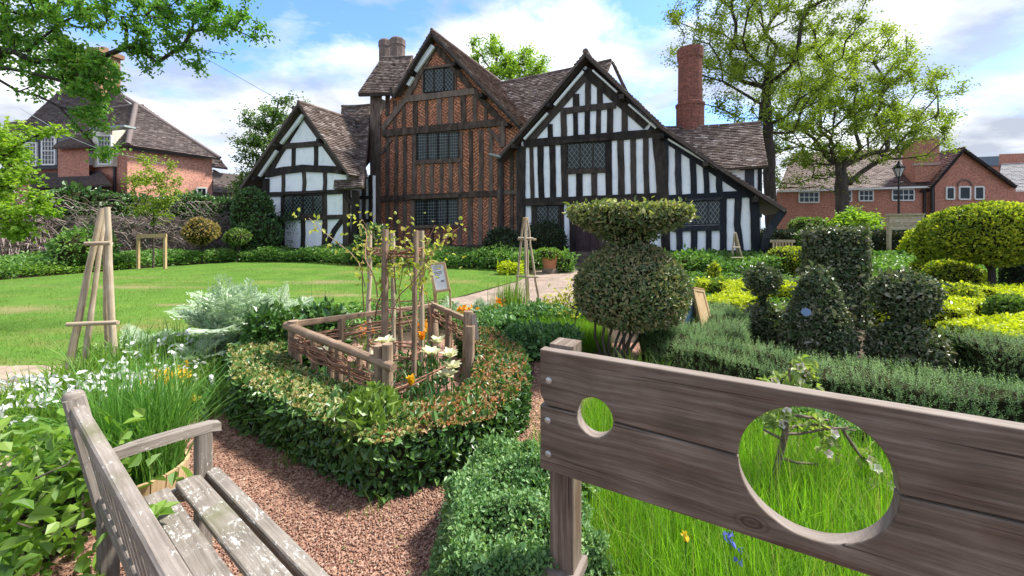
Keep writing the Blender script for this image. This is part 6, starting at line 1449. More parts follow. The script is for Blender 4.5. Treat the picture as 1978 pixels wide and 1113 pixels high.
def weave(a, b, z0a, z1a, z0b, z1b, n, amp=.035, r0=.0045, ns=14):
    m = MB()
    for k in range(n):
        u = R.random(); s0, s1 = (0, 1) if R.random() < .65 else sorted((R.uniform(-.05, .6), R.uniform(.4, 1.06)))
        ph = R.choice((0, math.pi)); pts = []; dirn = (b-a).normalized(); nn = Vector((-dirn.y, dirn.x, 0)); j = R.uniform(.7, 1.2); zj = R.uniform(-.02, .02)
        for i in range(ns+1):
            t = s0+(s1-s0)*i/ns; z = (z0a+(z1a-z0a)*u)*(1-t)+(z0b+(z1b-z0b)*u)*t+zj*math.sin(t*math.pi)+R.uniform(-.004, .004)
            pts.append(a.lerp(b, t)+nn*(amp*j*math.sin(t*math.pi*4.5+ph))+V(0, 0, z))
        q = r0*R.uniform(.7, 1.5); m.tube(pts, [q*(1-.45*i/ns) for i in range(ns+1)], 5, r=R.random())
    m.build('woven_withies', MT['withy'], wf)
weave(Aw+V(-.05, .0, 0), Bw+V(-.02, -.02, 0), .46, .58, .33, .43, 30); weave(Aw, Dw, .42, .56, .44, .56, 20); weave(Dw, Cw+V(.04, 0, 0), .47, .58, .40, .54, 20)
m = MB()
for k, (za, zb_) in enumerate(((.32, .30), (.34, .33), (.30, .33))): m.tube(wander(up(Bw, za), up(Cw, zb_), 6, .02), .006, 5, r=.6)
m.build('woven_withies', MT['withy'], wf)
m = MB()                                                      # pale split flap on the right post
m.board(up(Cw, .72)+V(.055, -.02, 0), up(Cw, .49)+V(.085, -.03, 0), .018, .05, up=(1, .3, 0)); m.build('split_flap', MT['pillory_end'], wf)

# ================================================================ climbing frame of five tall stakes with a vine
cfm = thing('stake_trellis', 'five tall stakes bound with twisted withies in the wattle bed', 'plant support', (-1.1, 3.7, 0))
stk = [((714, 446), 3.95, .024), ((744, 443), 3.45, .031), ((758, 450), 3.85, .022), ((803, 445), 3.42, .023), ((814, 446), 3.8, .026)]
sb = []
for (x, y), Y, r0 in stk:
    t = at(x, y, Y); b = V(t.x+R.uniform(-.02, .02), t.y, 0); sb.append((b, t)); m = MB(); m.tube(wander(b, t, 6, .007), [r0*R.uniform(.92, 1.06) for _ in range(7)], 9, wob=.14); m.build('stake', MT['pole'] if len(sb) % 2 else MT['post'], cfm)
def ring(z, n, amp, r0, name):
    m = MB(); ord_ = [0, 1, 3, 4, 2, 0]
    for k in range(n):
        pts = []; zz_ = z+R.uniform(-.03, .03)
        for a, b in zip(ord_[:-1], ord_[1:]):
            for i in range(5):
                p = sb[a][0].lerp(sb[b][0], i/5); pts.append(V(p.x+R.uniform(-amp, amp), p.y+R.uniform(-amp, amp), zz_+R.uniform(-.012, .012)))
        pts.append(pts[0]); m.tube(pts, r0, 5, r=R.random())
    m.build(name, MT['withy'], cfm)
ring(1.27, 4, .03, .008, 'binding'); ring(.78, 1, .03, .006, 'binding'); ring(.36, 2, .03, .007, 'binding')
vine = thing('climbing_vine', 'pale yellow green climber twining round the five tall stakes', 'climber', (-1.1, 3.7, 0))
m = MB(); tips = []
for k in range(15):
    a = sb[R.randrange(5)][0]; p = V(a.x+R.uniform(-.1, .1), a.y+R.uniform(-.1, .1), R.choice((0, .5, .7, .9))); d = V(R.uniform(-.12, .12), R.uniform(-.1, .1), 1); pts = [p.copy()]
    for i in range(R.randint(5, 9)):
        d = (d+V(R.uniform(-.38, .38), R.uniform(-.3, .3), R.uniform(-.25, .25))).normalized(); p = p+d*.13
        if p.z > 1.60: break
        pts.append(p.copy())
        if p.z > .95: tips.append(p.copy())
    m.tube(pts, [.006*(1-.6*i/len(pts)) for i in range(len(pts))], 5, r=R.random())
m.build('stem', MT['withy'], vine)
for x, y in ((690, 480), (850, 480), (870, 460), (700, 500), (760, 470), (780, 490), (840, 520), (730, 520), (790, 465), (770, 530), (870, 500)): tips.append(at(x, y, R.uniform(3.5, 4.0)))
tp = np.array([tuple(t) for t in tips]); k = RS.randint(len(tp), size=400); P = tp[k]+RS.normal(size=(400, 3))*.06; A = RS.normal(size=P.shape); A[:, 2] -= .2; Nn = RS.normal(size=P.shape)*.6; Nn[:, 2] += 1
MT['lf_vine'] = leaf_mat('pale_vine_leaves', [(.16, .22, .03), (.28, .32, .06), (.40, .40, .10), (.34, .24, .07)], rough=.5, trans=.45)
leaves('foliage', P, A, Nn, .034+.026*RS.rand(400), .026+.016*RS.rand(400), MT['lf_vine'], vine)

# ================================================================ tulips and small flowers
def strap_leaves(parent, c, n, h, w, mat, lean=.5, seg=4, spread=.03):
    xy = np.array([[c[0], c[1]]])+RS.normal(size=(n, 2))*spread; return blades('leaf_clump', xy, 0, h, w, MT[mat], parent, lean=lean, seg=seg, curve=.6)
MT['lf_tulip'] = leaf_mat('blue_green_strap_leaves', [(.05, .13, .05), (.08, .19, .07), (.13, .25, .10)], rough=.45, trans=.3)
def tulip(loc, z, mat, label, open_=.6, size=.055, group='tulips in the wattle bed'):
    t = thing('tulip', label, 'flower', (loc[0], loc[1], 0), group)
    strap_leaves(t, loc, 6, min(.30, z*.8), .034, 'lf_tulip', .45)
    m = MB(); dx, dy = R.uniform(-.04, .04), R.uniform(-.04, .04); top = V(loc[0]+dx, loc[1]+dy, z); m.tube([V(loc[0], loc[1], 0), V(loc[0]+dx*.4, loc[1]+dy*.4, z*.55), top], [.005, .0045, .004], 6); m.build('stalk', MT['lf_tulip'], t)
    n = 12; a = np.arange(n)*2*np.pi/n*2+RS.rand(n)*.5; o = open_*(.75+.5*RS.rand(n)); A = np.stack([np.cos(a)*o, np.sin(a)*o, np.ones(n)*(1.05-o*.5)], 1); Nn = np.stack([-np.cos(a), -np.sin(a), o*.8], 1)
    P = np.array(top)[None]+np.zeros((n, 3)); v, f, mm = leaf_geo(P, A, Nn, size*(1+.25*RS.rand(n)), size*.72, fold=.30, droop=-.12)
    np_mesh('bloom', v, f, MT[mat], t, np.repeat(RS.rand(n), mm))
for i, (x, y, Y, mat, o, lab) in enumerate(((745, 664, 3.15, 'petal_cream', 1.0, 'cream tulip nearest the left of the tall stakes inside the wattle bed'), (822, 660, 3.2, 'petal_orange', .45, 'upright orange tulip among the cream ones beside the stakes'), (845, 668, 3.25, 'petal_cream', .9, 'cream tulip just right of the upright orange tulip'), (838, 684, 3.15, 'petal_cream', 1.1, 'wide open cream tulip below the upright orange tulip'), (874, 692, 3.1, 'petal_cream', 1.0, 'cream tulip nearest the right corner post'), (880, 715, 3.05, 'petal_cream', 1.1, 'drooping cream tulip low beside the right corner post'), (858, 728, 3.05, 'petal_cream', 1.2, 'lowest cream tulip in front of the stakes'), (790, 742, 2.9, 'petal_yellow', .45, 'golden yellow tulip low in front, between corner post and stakes'), (722, 700, 3.0, 'petal_cream', .8, 'small cream tulip beside the front corner post'), (628, 690, 3.3, 'petal_cream', .8, 'cream tulip glimpsed behind the woven side'))):
    p = at(x, y, Y); tulip((p.x, p.y), p.z, mat, lab, o, .075 if 'yellow' in mat or 'orange' in mat else .082)
bd = thing('bed_foliage', 'leafy green undergrowth between the tulips in the wattle bed', 'plants', (-1.0, 3.5, 0))
xy = poly_pts([(Aw.x+.1, Aw.y), (Bw.x, Bw.y+.1), (Cw.x-.05, Cw.y), (Dw.x, Dw.y-.1)], 700); A = RS.normal(size=(700, 3)); A[:, 2] = np.abs(A[:, 2])+.4
leaves('foliage', np.concatenate([xy, .22*RS.rand(700, 1)], 1), A, RS.normal(size=(700, 3))+np.array([0, 0, 1.]), .07, .03, MT['lf_laurel'], bd)

# ================================================================ left flower bed
def clump(name, label, cat, loc, n, h, w, mat, flowers=0, fmat='petal_white', spread=.25, lean=.6, fs=.046, group=None, hz=None, seg=3):
    t = thing(name, label, cat, (loc[0], loc[1], 0), group); xy = np.array([loc[:2]])+RS.normal(size=(n, 2))*spread*.6
    blades('leaf_clump', xy, 0, h, w, MT[mat], t, lean=lean, seg=seg, curve=.7)
    if flowers:
        c = np.array([loc[:2]])+RS.normal(size=(flowers, 2))*spread*.75; z = (hz or h*1.08)*(1+.12*RS.normal(size=flowers)); Pc = np.concatenate([c, z[:, None]], 1); m_ = 6
        P = np.repeat(Pc, m_, 0)+RS.normal(size=(flowers*m_, 3))*.006; a = np.tile(np.arange(m_)*2*np.pi/m_, flowers)+np.repeat(RS.rand(flowers)*6, m_); dn = np.repeat(RS.normal(size=flowers)*.5, m_)
        P = P+RS.normal(size=P.shape)*np.array([fs*.45, fs*.45, fs*.4]); A = RS.normal(size=P.shape)*.7+np.array([0, 0, -.45]); Nn = RS.normal(size=P.shape)+np.array([0, -.5, .4])
        leaves('blossoms', P, A, Nn, fs, fs*.62, MT[fmat], t, fold=.1)
        if flowers > 12: blades('leaf_clump', c, 0, float(np.mean(z)), .006, MT[mat], t, lean=.05, seg=2, hv=.1)
    return t
g1 = 'white flower clumps in the left bed'
clump('white_flowers', 'white flowering clump against the paved path, left of the obelisk', 'flowers', gp(78, 812), 650, .27, .016, 'lf_weed', 22, spread=.32, group=g1)
clump('white_flowers', 'white flowering clump at the outer left edge by the stone flags', 'flowers', gp(40, 850), 420, .24, .016, 'lf_weed', 20, spread=.25, group=g1)
clump('white_flowers', 'white flowering clump between the obelisk legs and the chives', 'flowers', gp(262, 775), 650, .26, .014, 'lf_weed', 26, spread=.28, group=g1)
clump('white_flowers', 'white flowering clump between the orange flowers and the clipped hedge', 'flowers', gp(365, 770), 700, .25, .014, 'lf_weed', 18, spread=.32, group=g1)
clump('white_flowers', 'white flowering patch under the silvery cardoon', 'flowers', gp(362, 715), 500, .28, .014, 'lf_weed', 16, spread=.25, group=g1)
clump('orange_flowers', 'small yellow orange flower clump amid the white ones, next to the chives', 'flowers', gp(288, 790), 120, .22, .012, 'lf_weed', 26, 'petal_yellow', spread=.09, fs=.03)
clump('orange_flowers', 'small yellow orange flower clump amid the white ones, nearer the hedge', 'flowers', gp(338, 782), 120, .23, .012, 'lf_weed', 24, 'petal_yellow', spread=.07, fs=.03)
clump('yellow_flowers', 'tiny yellow flower on the gravel edge near the hedge', 'flowers', gp(370, 800), 60, .10, .012, 'lf_weed', 4, 'petal_yellow', spread=.04, fs=.03)
clump('leafy_clump', 'green leafy clump around the right legs of the obelisk', 'plants', gp(232, 735), 420, .30, .026, 'lf_weed', spread=.33)
clump('leafy_clump', 'yellowish leafy clump around the left legs of the obelisk', 'plants', gp(150, 760), 360, .24, .030, 'lf_weed', spread=.25)
clump('leafy_clump', 'dark strap leaved clump at the foot of the hedge corner', 'plants', gp(425, 790), 260, .22, .022, 'lf_cover', spread=.2)
clump('leafy_clump', 'mixed green clump below the cardoon by the lawn edge', 'plants', gp(330, 700), 420, .32, .024, 'lf_cover', spread=.35)
def cardoon(loc, h, n, label, seed):
    rs = np.random.RandomState(seed); t = thing('cardoon', label, 'plant', (loc[0], loc[1], 0), 'silvery cardoons'); h *= 1.12
    PP = []; AA = []; NN = []; LL = []; WW = []; m = MB()
    for k in range(n):
        a = k*2.4+rs.rand()*.6; q_ = rs.rand(); reach = h*(.12+.80*q_); up_ = h*(1.05-.45*q_)*(.75+.35*rs.rand()); d = np.array([math.cos(a), math.sin(a), 0]); pts = []
        for i in range(13):
            u = i/12; pts.append(np.array([loc[0], loc[1], 0])+d*reach*u**1.4+np.array([0, 0, up_*((1.15+.75*q_)*u-(.15+.85*q_)*u*u)]))
        pts = np.array(pts); tn = unit(np.gradient(pts, axis=0)); s_ = np.array([-d[1], d[0], 0])
        m.tube([Vector(p) for p in pts], [.008*(1-.75*i/12) for i in range(13)], 5, r=rs.rand())
        for i in range(2, 13):
            for rep in (0, .5):
                if i == 12 and rep: continue
                q = pts[i]+(pts[min(i+1, 12)]-pts[i])*rep; u = i/12; ln = h*.30*math.sin(math.pi*min(1, .18+.8*u))*(.8+.4*rs.rand())
                nrm = np.cross(s_, tn[i])
                for sg in (1, -1):
                    dr = s_*sg+tn[i]*.75+np.array([0, 0, -.15])+rs.normal(size=3)*.12
                    PP.append(q); AA.append(dr); NN.append(nrm+rs.normal(size=3)*.2); LL.append(ln); WW.append(ln*.10)
                    du = dr/np.linalg.norm(dr)
                    for w_ in (.35, .6, .8):
                        for s2 in (1, -1):
                            PP.append(q+du*ln*w_); AA.append(du+s2*.9*np.cross(nrm, du)); NN.append(nrm); LL.append(ln*.33*(1.1-w_*.5)); WW.append(ln*.075)
    m.build('midrib', MT['lf_cardoon'], t); leaves('frond', np.array(PP), np.array(AA), np.array(NN), np.array(LL), np.array(WW), MT['lf_cardoon'], t, droop=.15, fold=.12); return t
cardoon(gp(455, 700), .84, 20, 'tallest silvery cardoon, behind the left corner of the hedge', 1)
cardoon(gp(535, 668), .66, 17, 'silvery cardoon arching next to the left corner of the wattle fence', 2)
cardoon(gp(268, 712), .42, 11, 'small silvery cardoon right of the obelisk at the lawn edge', 3)
cardoon(gp(385, 725), .38, 10, 'silvery cardoon between the small one and the tallest one', 4)
cardoon(gp(650, 640), .34, 9, 'little silvery cardoon peeping over the back rail of the wattle fence', 5)
for (x, y), h, lab, sd_ in (((868, 628), .36, 'silvery plant beneath the white notice behind the wattle fence', 6), ((925, 618), .34, 'silvery plant between the wattle fence and the pale path', 7), ((960, 612), .28, 'silvery plant nearest the orange poppies', 8)): cardoon(gp(x, y), h, 11, lab, sd_)
clump('iris_clump', 'upright green sword leaves behind the wattle back rail', 'plants', gp(615, 645), 70, .42, .024, 'lf_tulip', spread=.12, lean=.25)
clump('grass_clump', 'upright pale grassy clump at the foot of the slender obelisk', 'plants', gp(985, 612), 420, .50, .014, 'lf_weed', spread=.22, lean=.22)
for (x, y), lab in (((963, 596), 'tall orange poppy left of the grassy clump'), ((952, 612), 'orange poppies low beside the grassy clump'), ((898, 612), 'orange bloom between the silvery plants'), ((818, 645), 'orange bloom behind the wattle fence by the stakes'), ((706, 655), 'orange bloom behind the back rail of the wattle fence')):
    clump('orange_poppy', lab, 'flowers', gp(x, y+22), 40, .22, .014, 'lf_weed', 5, 'petal_orange', spread=.06, fs=.075, hz=.28)
clump('leafy_clump', 'low green growth between the wattle fence and the far obelisk', 'plants', gp(925, 640), 420, .2, .02, 'lf_cover', spread=.35)
# rose like young shrub on the path edge, thin stem in the grass square
def shrub(name, label, loc, h, r, n, L, mat, seed, cat='shrub', stems=7, W_=.55, base_h=.0, group=None, spread=.10, flowers=None):
    rs = np.random.RandomState(seed); t = thing(name, label, cat, (loc[0], loc[1], 0), group); m = MB(); E = [(loc[0], loc[1], base_h+(h-base_h)*.55, r, r, (h-base_h)*.5)]
    T_ = in_ellipsoids(E, stems*4, rs, .1); mb, tw, sg = grow((loc[0], loc[1], 0), (0, 0, max(.06, base_h*.9+.05)), T_, .006+.012*h, 1, seed, twig=.002, gather=.2, wander=.1); mb.build('stems', MT['stem'], t)
    tp = np.array([q[0] for q in tw]); k = rs.randint(len(tp), size=n); P = tp[k]+rs.normal(size=(n, 3))*spread; P[:, 2] = np.maximum(P[:, 2], .02); A = rs.normal(size=P.shape); A[:, 2] += .2; Nn = rs.normal(size=P.shape)*.6; Nn[:, 2] += 1
    leaves('foliage', P, A, Nn, L*(.7+.6*rs.rand(n)), L*W_*(.7+.6*rs.rand(n)), MT[mat], t, droop=.15)
    if flowers:
        fm, nf, fs = flowers; k = rs.randint(len(tp), size=nf); Pc = tp[k]+rs.normal(size=(nf, 3))*spread*.5; P = np.repeat(Pc, 5, 0); a = np.tile(np.arange(5)*1.2566, nf); A = np.stack([np.cos(a), np.sin(a), .3+0*a], 1); Nn = np.stack([-.4*np.cos(a), -.4*np.sin(a), 1+0*a], 1); leaves('blossoms', P, A, Nn, fs, fs*.8, MT[fm], t)
    return t
shrub('young_shrub', 'small pale leaved shrub left of the vase topiary on the path edge', gp(1080, 612), .36, .2, 260, .07, 'lf_vine', 81)
shrub('young_tree', 'thin stemmed little tree in the small grass square', gp(1112, 655), .62, .16, 160, .055, 'lf_vine', 82, cat='tree', base_h=.36)
shrub('leafy_plant', 'broad leaved green plant at the bench back, lower left', (-2.15, 1.75, 0), .50, .34, 420, .085, 'lf_weed', 83, cat='plant', W_=.50, spread=.12)
shrub('leafy_plant', 'broad leaved green plant behind the bench back, lowest in the corner', (-1.62, 1.12, 0), .44, .22, 260, .075, 'lf_weed', 84, cat='plant', W_=.50, spread=.10)
shrub('leafy_plant', 'leafy plant between the flags and the bench back post', (-2.35, 2.25, 0), .36, .24, 300, .07, 'lf_weed', 85, cat='plant', W_=.45, spread=.10)
shrub('leafy_plant', 'dark leafy plant in the lower left corner', (-2.0, 1.25, 0), .40, .3, 360, .08, 'lf_weed', 86, cat='plant', W_=.50, spread=.12)
# plant poking through the bench seat
t = thing('seedling', 'green seedling leaves poking up through the bench seat', 'plant', tuple(pt_(.25, .16, 0)))
c = pt_(.24, .168, SH+.0); n = 7; a = np.arange(n)*.9; P = np.repeat(np.array([tuple(c)]), n, 0)+np.array([0, 0, .03]); A = np.stack([np.cos(a), np.sin(a), .35+0*a], 1); Nn = np.stack([-.3*np.cos(a), -.3*np.sin(a), 1+0*a], 1)
leaves('foliage', P, A, Nn, .075, .04, MT['lf_weed'], t, droop=.25); m = MB(); m.tube([c-V(0, 0, .3), c+V(0, 0, .035)], .004, 5); m.build('stem', MT['lf_weed'], t)
# chives in a half barrel
bl = thing('barrel_planter', 'wooden half barrel planter behind the bench arm', 'planter', (-2.06, 2.18, 0))
m = MB()
for k in range(20):
    a0, a1 = 2*math.pi*k/20+.012, 2*math.pi*(k+1)/20-.012
    f = lambda a, r_, z: V(-2.06+r_*math.cos(a), 2.18+r_*math.sin(a), z)
    m.box8([f(a0, .20, 0), f(a1, .20, 0), f(a1, .18, 0), f(a0, .18, 0), f(a0, .215, .17), f(a1, .215, .17), f(a1, .195, .17), f(a0, .195, .17)], axis=2)
m.build('staves', MT['newwood'], bl); m = MB()
for z, r_ in ((.04, .207),): m.lathe([(r_, z), (r_+.004, z), (r_+.006, z+.03), (r_+.002, z+.03)], (-2.06, 2.18, 0), 24)
m.build('hoop', MT['post'], bl); m = MB(); m.lathe([(.001, .155), (.18, .15), (.19, .15)], (-2.06, 2.18, 0), 20); m.build('compost', MT['soil'], bl)
cv = thing('chives', 'dense tuft of upright chives growing in the wooden half barrel', 'plant', (-2.06, 2.18, .26))
xy = np.array([[-2.06, 2.18]])+unit(RS.normal(size=(1900, 2)))*(.19*RS.rand(1900, 1)**.5); blades('leaf_clump', xy, .15, .46, .0072, MT['chive'], cv, lean=.5, seg=4, curve=.65)
# strap leaved fern on the gravel
hf = thing('strap_fern', 'strap leaved fern growing on the gravel at the front of the hedge', 'plant', tuple(gp(868, 918).xy)+(0,))
c = gp(868, 918); xy = np.repeat(np.array([[c.x, c.y]]), 9, 0)+RS.normal(size=(9, 2))*.004; blades('foliage', xy, 0, .25, .042, MT['lf_weed'], hf, lean=.75, seg=6, curve=.6, hv=.2)
for (x, y), n, lab in (((560, 898), 40, 'wisp of grass at the foot of the hedge on the left side'), ((730, 985), 16, 'wisp of grass at the front corner of the hedge'), ((1008, 822), 30, 'wisp of grass at the right side of the hedge')): clump('grass_tuft', lab, 'plants', gp(x, y), n, .09, .005, 'lf_weed', spread=.07, seg=2)

# ================================================================ apple with blossom behind the pillory
apl = thing('apple_tree', 'small gnarled apple tree with pale blossom behind the neck hole', 'tree', tuple(gp(1486, 988).xy)+(0,))
Ya = 2.09; b = gp(1486, 988); m = MB()
tr = [b, at(1494, 930, Ya), at(1506, 880, Ya), at(1516, 840, Ya), at(1520, 800, Ya), at(1526, 750, Ya), at(1524, 712, Ya)]
m.tube(tr, [.018, .016, .0155, .0165, .011, .008, .005], 9, wob=.18)
br = [[(1518, 835), (1534, 824), (1570, 820), (1612, 826), (1652, 832)], [(1518, 838), (1545, 838), (1590, 830), (1640, 826)], [(1628, 830), (1650, 865), (1668, 890), (1700, 918), (1722, 935)], [(1508, 885), (1540, 894), (1580, 897)], [(1520, 800), (1560, 806), (1600, 812)], [(1522, 760), (1545, 735), (1560, 715)], [(1525, 770), (1505, 745), (1490, 735)], [(1514, 850), (1490, 838), (1475, 830)]]
tips = []
for q in br:
    pts = [at(x, y, Ya+(.0 if i == 0 else R.uniform(-.05, .05))) for i, (x, y) in enumerate(q)]; m.tube(pts, [.0085*(1-.15*i) for i in range(len(pts))], 7, wob=.15); tips += pts[1:]
m.build('trunk', noise_mat('apple_bark', [(.07, .05, .035), (.15, .115, .085), (.24, .20, .16)], scale=30, bump=.8, bscale=60, dist=.006), apl)
sp_pts = [(1500, 735), (1545, 705), (1560, 720), (1530, 730), (1545, 740), (1520, 800), (1495, 815), (1480, 812), (1530, 815), (1515, 790), (1590, 850), (1605, 845), (1560, 815), (1580, 810), (1600, 870), (1670, 880), (1690, 905), (1710, 925), (1700, 940), (1720, 945), (1685, 930), (1480, 745), (1550, 710), (1565, 735)]
P = np.array([tuple(at(x, y, Ya+R.uniform(-.06, .06))) for x, y in sp_pts]); k = RS.randint(len(P), size=330); Q = P[k]+RS.normal(size=(330, 3))*.024; A = RS.normal(size=Q.shape); Nn = RS.normal(size=Q.shape)*.6+np.array([0, -.4, .9])
MT['lf_apple'] = leaf_mat('soft_apple_leaves', [(.14, .22, .05), (.22, .30, .09), (.32, .36, .14)], rough=.5, trans=.4)
leaves('foliage', Q, A, Nn, .050, .026, MT['lf_apple'], apl, droop=.15)
k = np.array([0, 1, 2, 4, 5, 6, 9, 10, 11, 15, 17, 19, 20, 21, 16, 14]); nf = len(k); Pc = P[k]+RS.normal(size=(nf, 3))*.012+np.array([0, -.02, .005]); Q = np.repeat(Pc, 5, 0); ph = np.repeat(RS.rand(nf)*6, 5); a = np.tile(np.arange(5)*1.2566, nf)+ph
A = np.stack([np.cos(a), .3*np.sin(a)-.25, np.sin(a)*.9], 1); Nn = np.stack([-.3*np.cos(a), -1+0*a, .4-.3*np.sin(a)], 1); leaves('blossom', Q, A, Nn, .028, .025, MT['petal_pink'], apl, fold=.15)
for (x, y), lab in (((1410, 1040), 'bluebells drooping below the lower pillory board'), ((1430, 1072), 'single bluebell low in the tall grass')):
    p = at(x, y, 1.5); t = thing('bluebell', lab, 'flower', (p.x, p.y, 0)); m = MB(); m.tube([V(p.x, p.y, 0), p+V(0, 0, .03)], .003, 5); m.build('stalk', MT['chive'], t)
    n = 9 if y < 1060 else 5; Q = np.array([tuple(p)])+RS.normal(size=(n, 3))*np.array([.010, .008, .016]); A = RS.normal(size=(n, 3))*.5+np.array([0, 0, -1.]); leaves('bloom', Q, A, RS.normal(size=(n, 3)), .024, .016, MT['petal_blue'], t)

# ================================================================ signs
sg_ = thing('notice_board_stand', 'white printed notice in a pale wood frame leaning behind the wattle fence', 'sign', tuple(at(850, HY, 4.95).xy)+(0,))
Ys = 4.95; q = [at(841, 564, Ys-.02), at(868, 560, Ys-.02), at(858, 508, Ys+.06), at(830, 510, Ys+.06)]
nrm = (q[1]-q[0]).cross(q[3]-q[0]).normalized()
if nrm.y > 0: nrm = -nrm
m = MB(); m.box8([*q, *[p+nrm*.012 for p in q]]); bo = m.build('board', MT['whitepaint'], sg_)
fr = MB()
for a, b in ((0, 1), (1, 2), (2, 3), (3, 0)): fr.board(q[a]+nrm*.012, q[b]+nrm*.012, .030, .022, up=nrm)
fr.build('frame', MT['newwood'], sg_)
tx = MB(); e1 = q[1]-q[0]; e2 = q[3]-q[0]
ink = plain('grey_print', (.12, .13, .15), .8); RT = random.Random(3)
def line(u0, u1, v, h, gap=.018):
    u = u0
    while u < u1:
        w = RT.uniform(.02, .06); c = q[0]+e1*u+e2*v+nrm*.0135; a_ = e1*min(w, u1-u); b_ = e2*h; tx.quad(c, c+a_, c+a_+b_, c+b_); u += w+gap
for u0, u1, v, h in ((.2, .8, .86, .018), (.2, .78, .81, .018), (.22, .75, .76, .014), (.22, .74, .655, .03), (.22, .74, .60, .03), (.22, .58, .545, .022), (.26, .5, .445, .04), (.56, .78, .31, .05)): line(u0, u1, v, h, .012)
tx.build('lettering', ink, sg_)
for p in (q[1], q[0]): m = MB(); m.board(p+V(.005, .01, .02), V(p.x+.03, p.y-.02, 0), .022, .022, up=(0, 1, 0)); m.build('leg', MT['newwood'], sg_)
m = MB(); m.board(q[3]+V(.02, .03, -.02), V(q[3].x+.02, q[3].y+.45, 0), .022, .022, up=(1, 0, 0)); m.build('leg', MT['newwood'], sg_)
ab = thing('a_board_sign', 'A shaped pavement board with a blue printed face beside the vase topiary', 'sign', tuple(at(1340, HY, 4.95).xy)+(0,))
Yb = 4.95; top = [at(1338, 558, Yb-.15), at(1357, 561, Yb+.12)]; fl = [V(top[0].x-.30, top[0].y-.12, 0), V(top[1].x-.30, top[1].y-.12, 0)]; br_ = [V(top[0].x+.22, top[0].y+.1, 0), V(top[1].x+.22, top[1].y+.1, 0)]
for L_, nm in ((fl, 'front_panel'), (br_, 'rear_panel')):
    m = MB(); nn = (L_[1]-L_[0]).cross(top[0]-L_[0]).normalized()*.008; m.box8([L_[0]-nn, L_[1]-nn, L_[1]+nn, L_[0]+nn, top[0]-nn, top[1]-nn, top[1]+nn, top[0]+nn]); pn_ = m.build(nm, plain('blue_poster', (.20, .36, .50), .4) if nm == 'front_panel' else MT['newwood'], ab)
    m = MB()
    for a, b in ((L_[0], top[0]), (L_[1], top[1]), (top[0], top[1]), (L_[0].lerp(top[0], .25), L_[1].lerp(top[1], .25))): m.board(a, b, .045, .032, up=nn)
    m.build('frame', MT['newwood'], ab)
m = MB(); e1, e2 = fl[1]-fl[0], top[0]-fl[0]; nn = e1.cross(e2).normalized(); nn = nn if nn.x < 0 else -nn
for v, h in ((.45, .2), (.70, .06)):
    c = fl[0]+e1*.2+e2*v+nn*.010; m.quad(c, c+e1*.6, c+e1*.6+e2*h, c+e2*h)
m.build('poster', MT['whitepaint'], ab)
nb = thing('wooden_noticeboard', 'grey wooden noticeboard on two posts by the far hedge', 'sign', tuple(at(1748, HY, 17).xy)+(0,))
Yn = 17; 
for x in (1717, 1780): m = MB(); t_ = at(x, 413, Yn); m.board(V(t_.x, t_.y, 0), t_, .12, .12, up=(1, 0, 0)); m.build('post', MT['pole'], nb)
m = MB()
for k in range(4): m.board(at(1718, 420+7*k, Yn-.05), at(1779, 419+7*k, Yn-.05), .03, .14)
m.build('board', MT['pole'], nb); m = MB(); m.board(at(1714, 415, Yn-.05), at(1783, 414, Yn-.05), .2, .08); m.build('roof', MT['pole'], nb)
# ================================================================ lamp post, benches, pots, stakes, wire
lp = thing('street_lamp', 'black iron street lamp with a lantern before the long brick house', 'street lamp', tuple(at(1736, HY, 30).xy)+(0,))
c = at(1736, HY, 30); mm_ = 30/F; zz_ = lambda y: CH+(HY-y)*mm_; m = MB()
m.lathe([(.16, 0), (.16, .5), (.10, .6), (.085, 1.4), (.065, zz_(375)), (.09, zz_(372)), (.06, zz_(368)), (.055, zz_(345)), (.10, zz_(343)), (.05, zz_(341))], (c.x, c.y, 0), 12); m.tube([V(c.x-.35, c.y, zz_(352)), V(c.x+.35, c.y, zz_(352))], .03, 6); m.build('post', MT['blackiron'], lp)
m = MB(); m.lathe([(.13, zz_(341)), (.33, zz_(326)), (.36, zz_(325)), (.30, zz_(322)), (.10, zz_(317)), (.04, zz_(313)), (.001, zz_(311))], (c.x, c.y, 0), 6, smooth=False)
la = m.build('lantern', plain('milky_glass', (.62, .64, .62), .25), lp); m = MB()
for k in range(6):
    a = 2*math.pi*k/6; m.tube([V(c.x+.135*math.cos(a), c.y+.135*math.sin(a), zz_(341)), V(c.x+.345*math.cos(a), c.y+.345*math.sin(a), zz_(326))], .022, 5)
m.lathe([(.37, zz_(326)), (.38, zz_(324)), (.31, zz_(321)), (.11, zz_(316)), (.05, zz_(312)), (.001, zz_(310))], (c.x, c.y, 0), 6, smooth=False); m.build('lantern_frame', MT['blackiron'], lp)
tb2 = thing('garden_bench', 'pale grey slatted bench half hidden by bushes at the far hedge', 'bench', tuple(at(1512, HY, 15.5).xy)+(0,))
p = at(1512, 466, 15.5); m = MB()
for k in range(7): m.board(V(p.x-.36+.12*k, p.y, .4), V(p.x-.36+.12*k, p.y, p.z), .07, .03, up=(1, 0, 0))
m.build('back_slat', MT['pole'], tb2); m = MB(); m.board(V(p.x-.48, p.y, p.z), V(p.x+.48, p.y, p.z), .06, .1); m.build('top_rail', MT['pole'], tb2)
m = MB(); m.board(V(p.x-.48, p.y-.25, .43), V(p.x+.48, p.y-.25, .43), .5, .05); m.build('seat', MT['pole'], tb2)
for sx in (-.42, .42):
    for sy in (0, -.45): m = MB(); m.board(V(p.x+sx, p.y+sy, 0), V(p.x+sx, p.y+sy, .45), .06, .06, up=(1, 0, 0)); m.build('leg', MT['pole'], tb2)
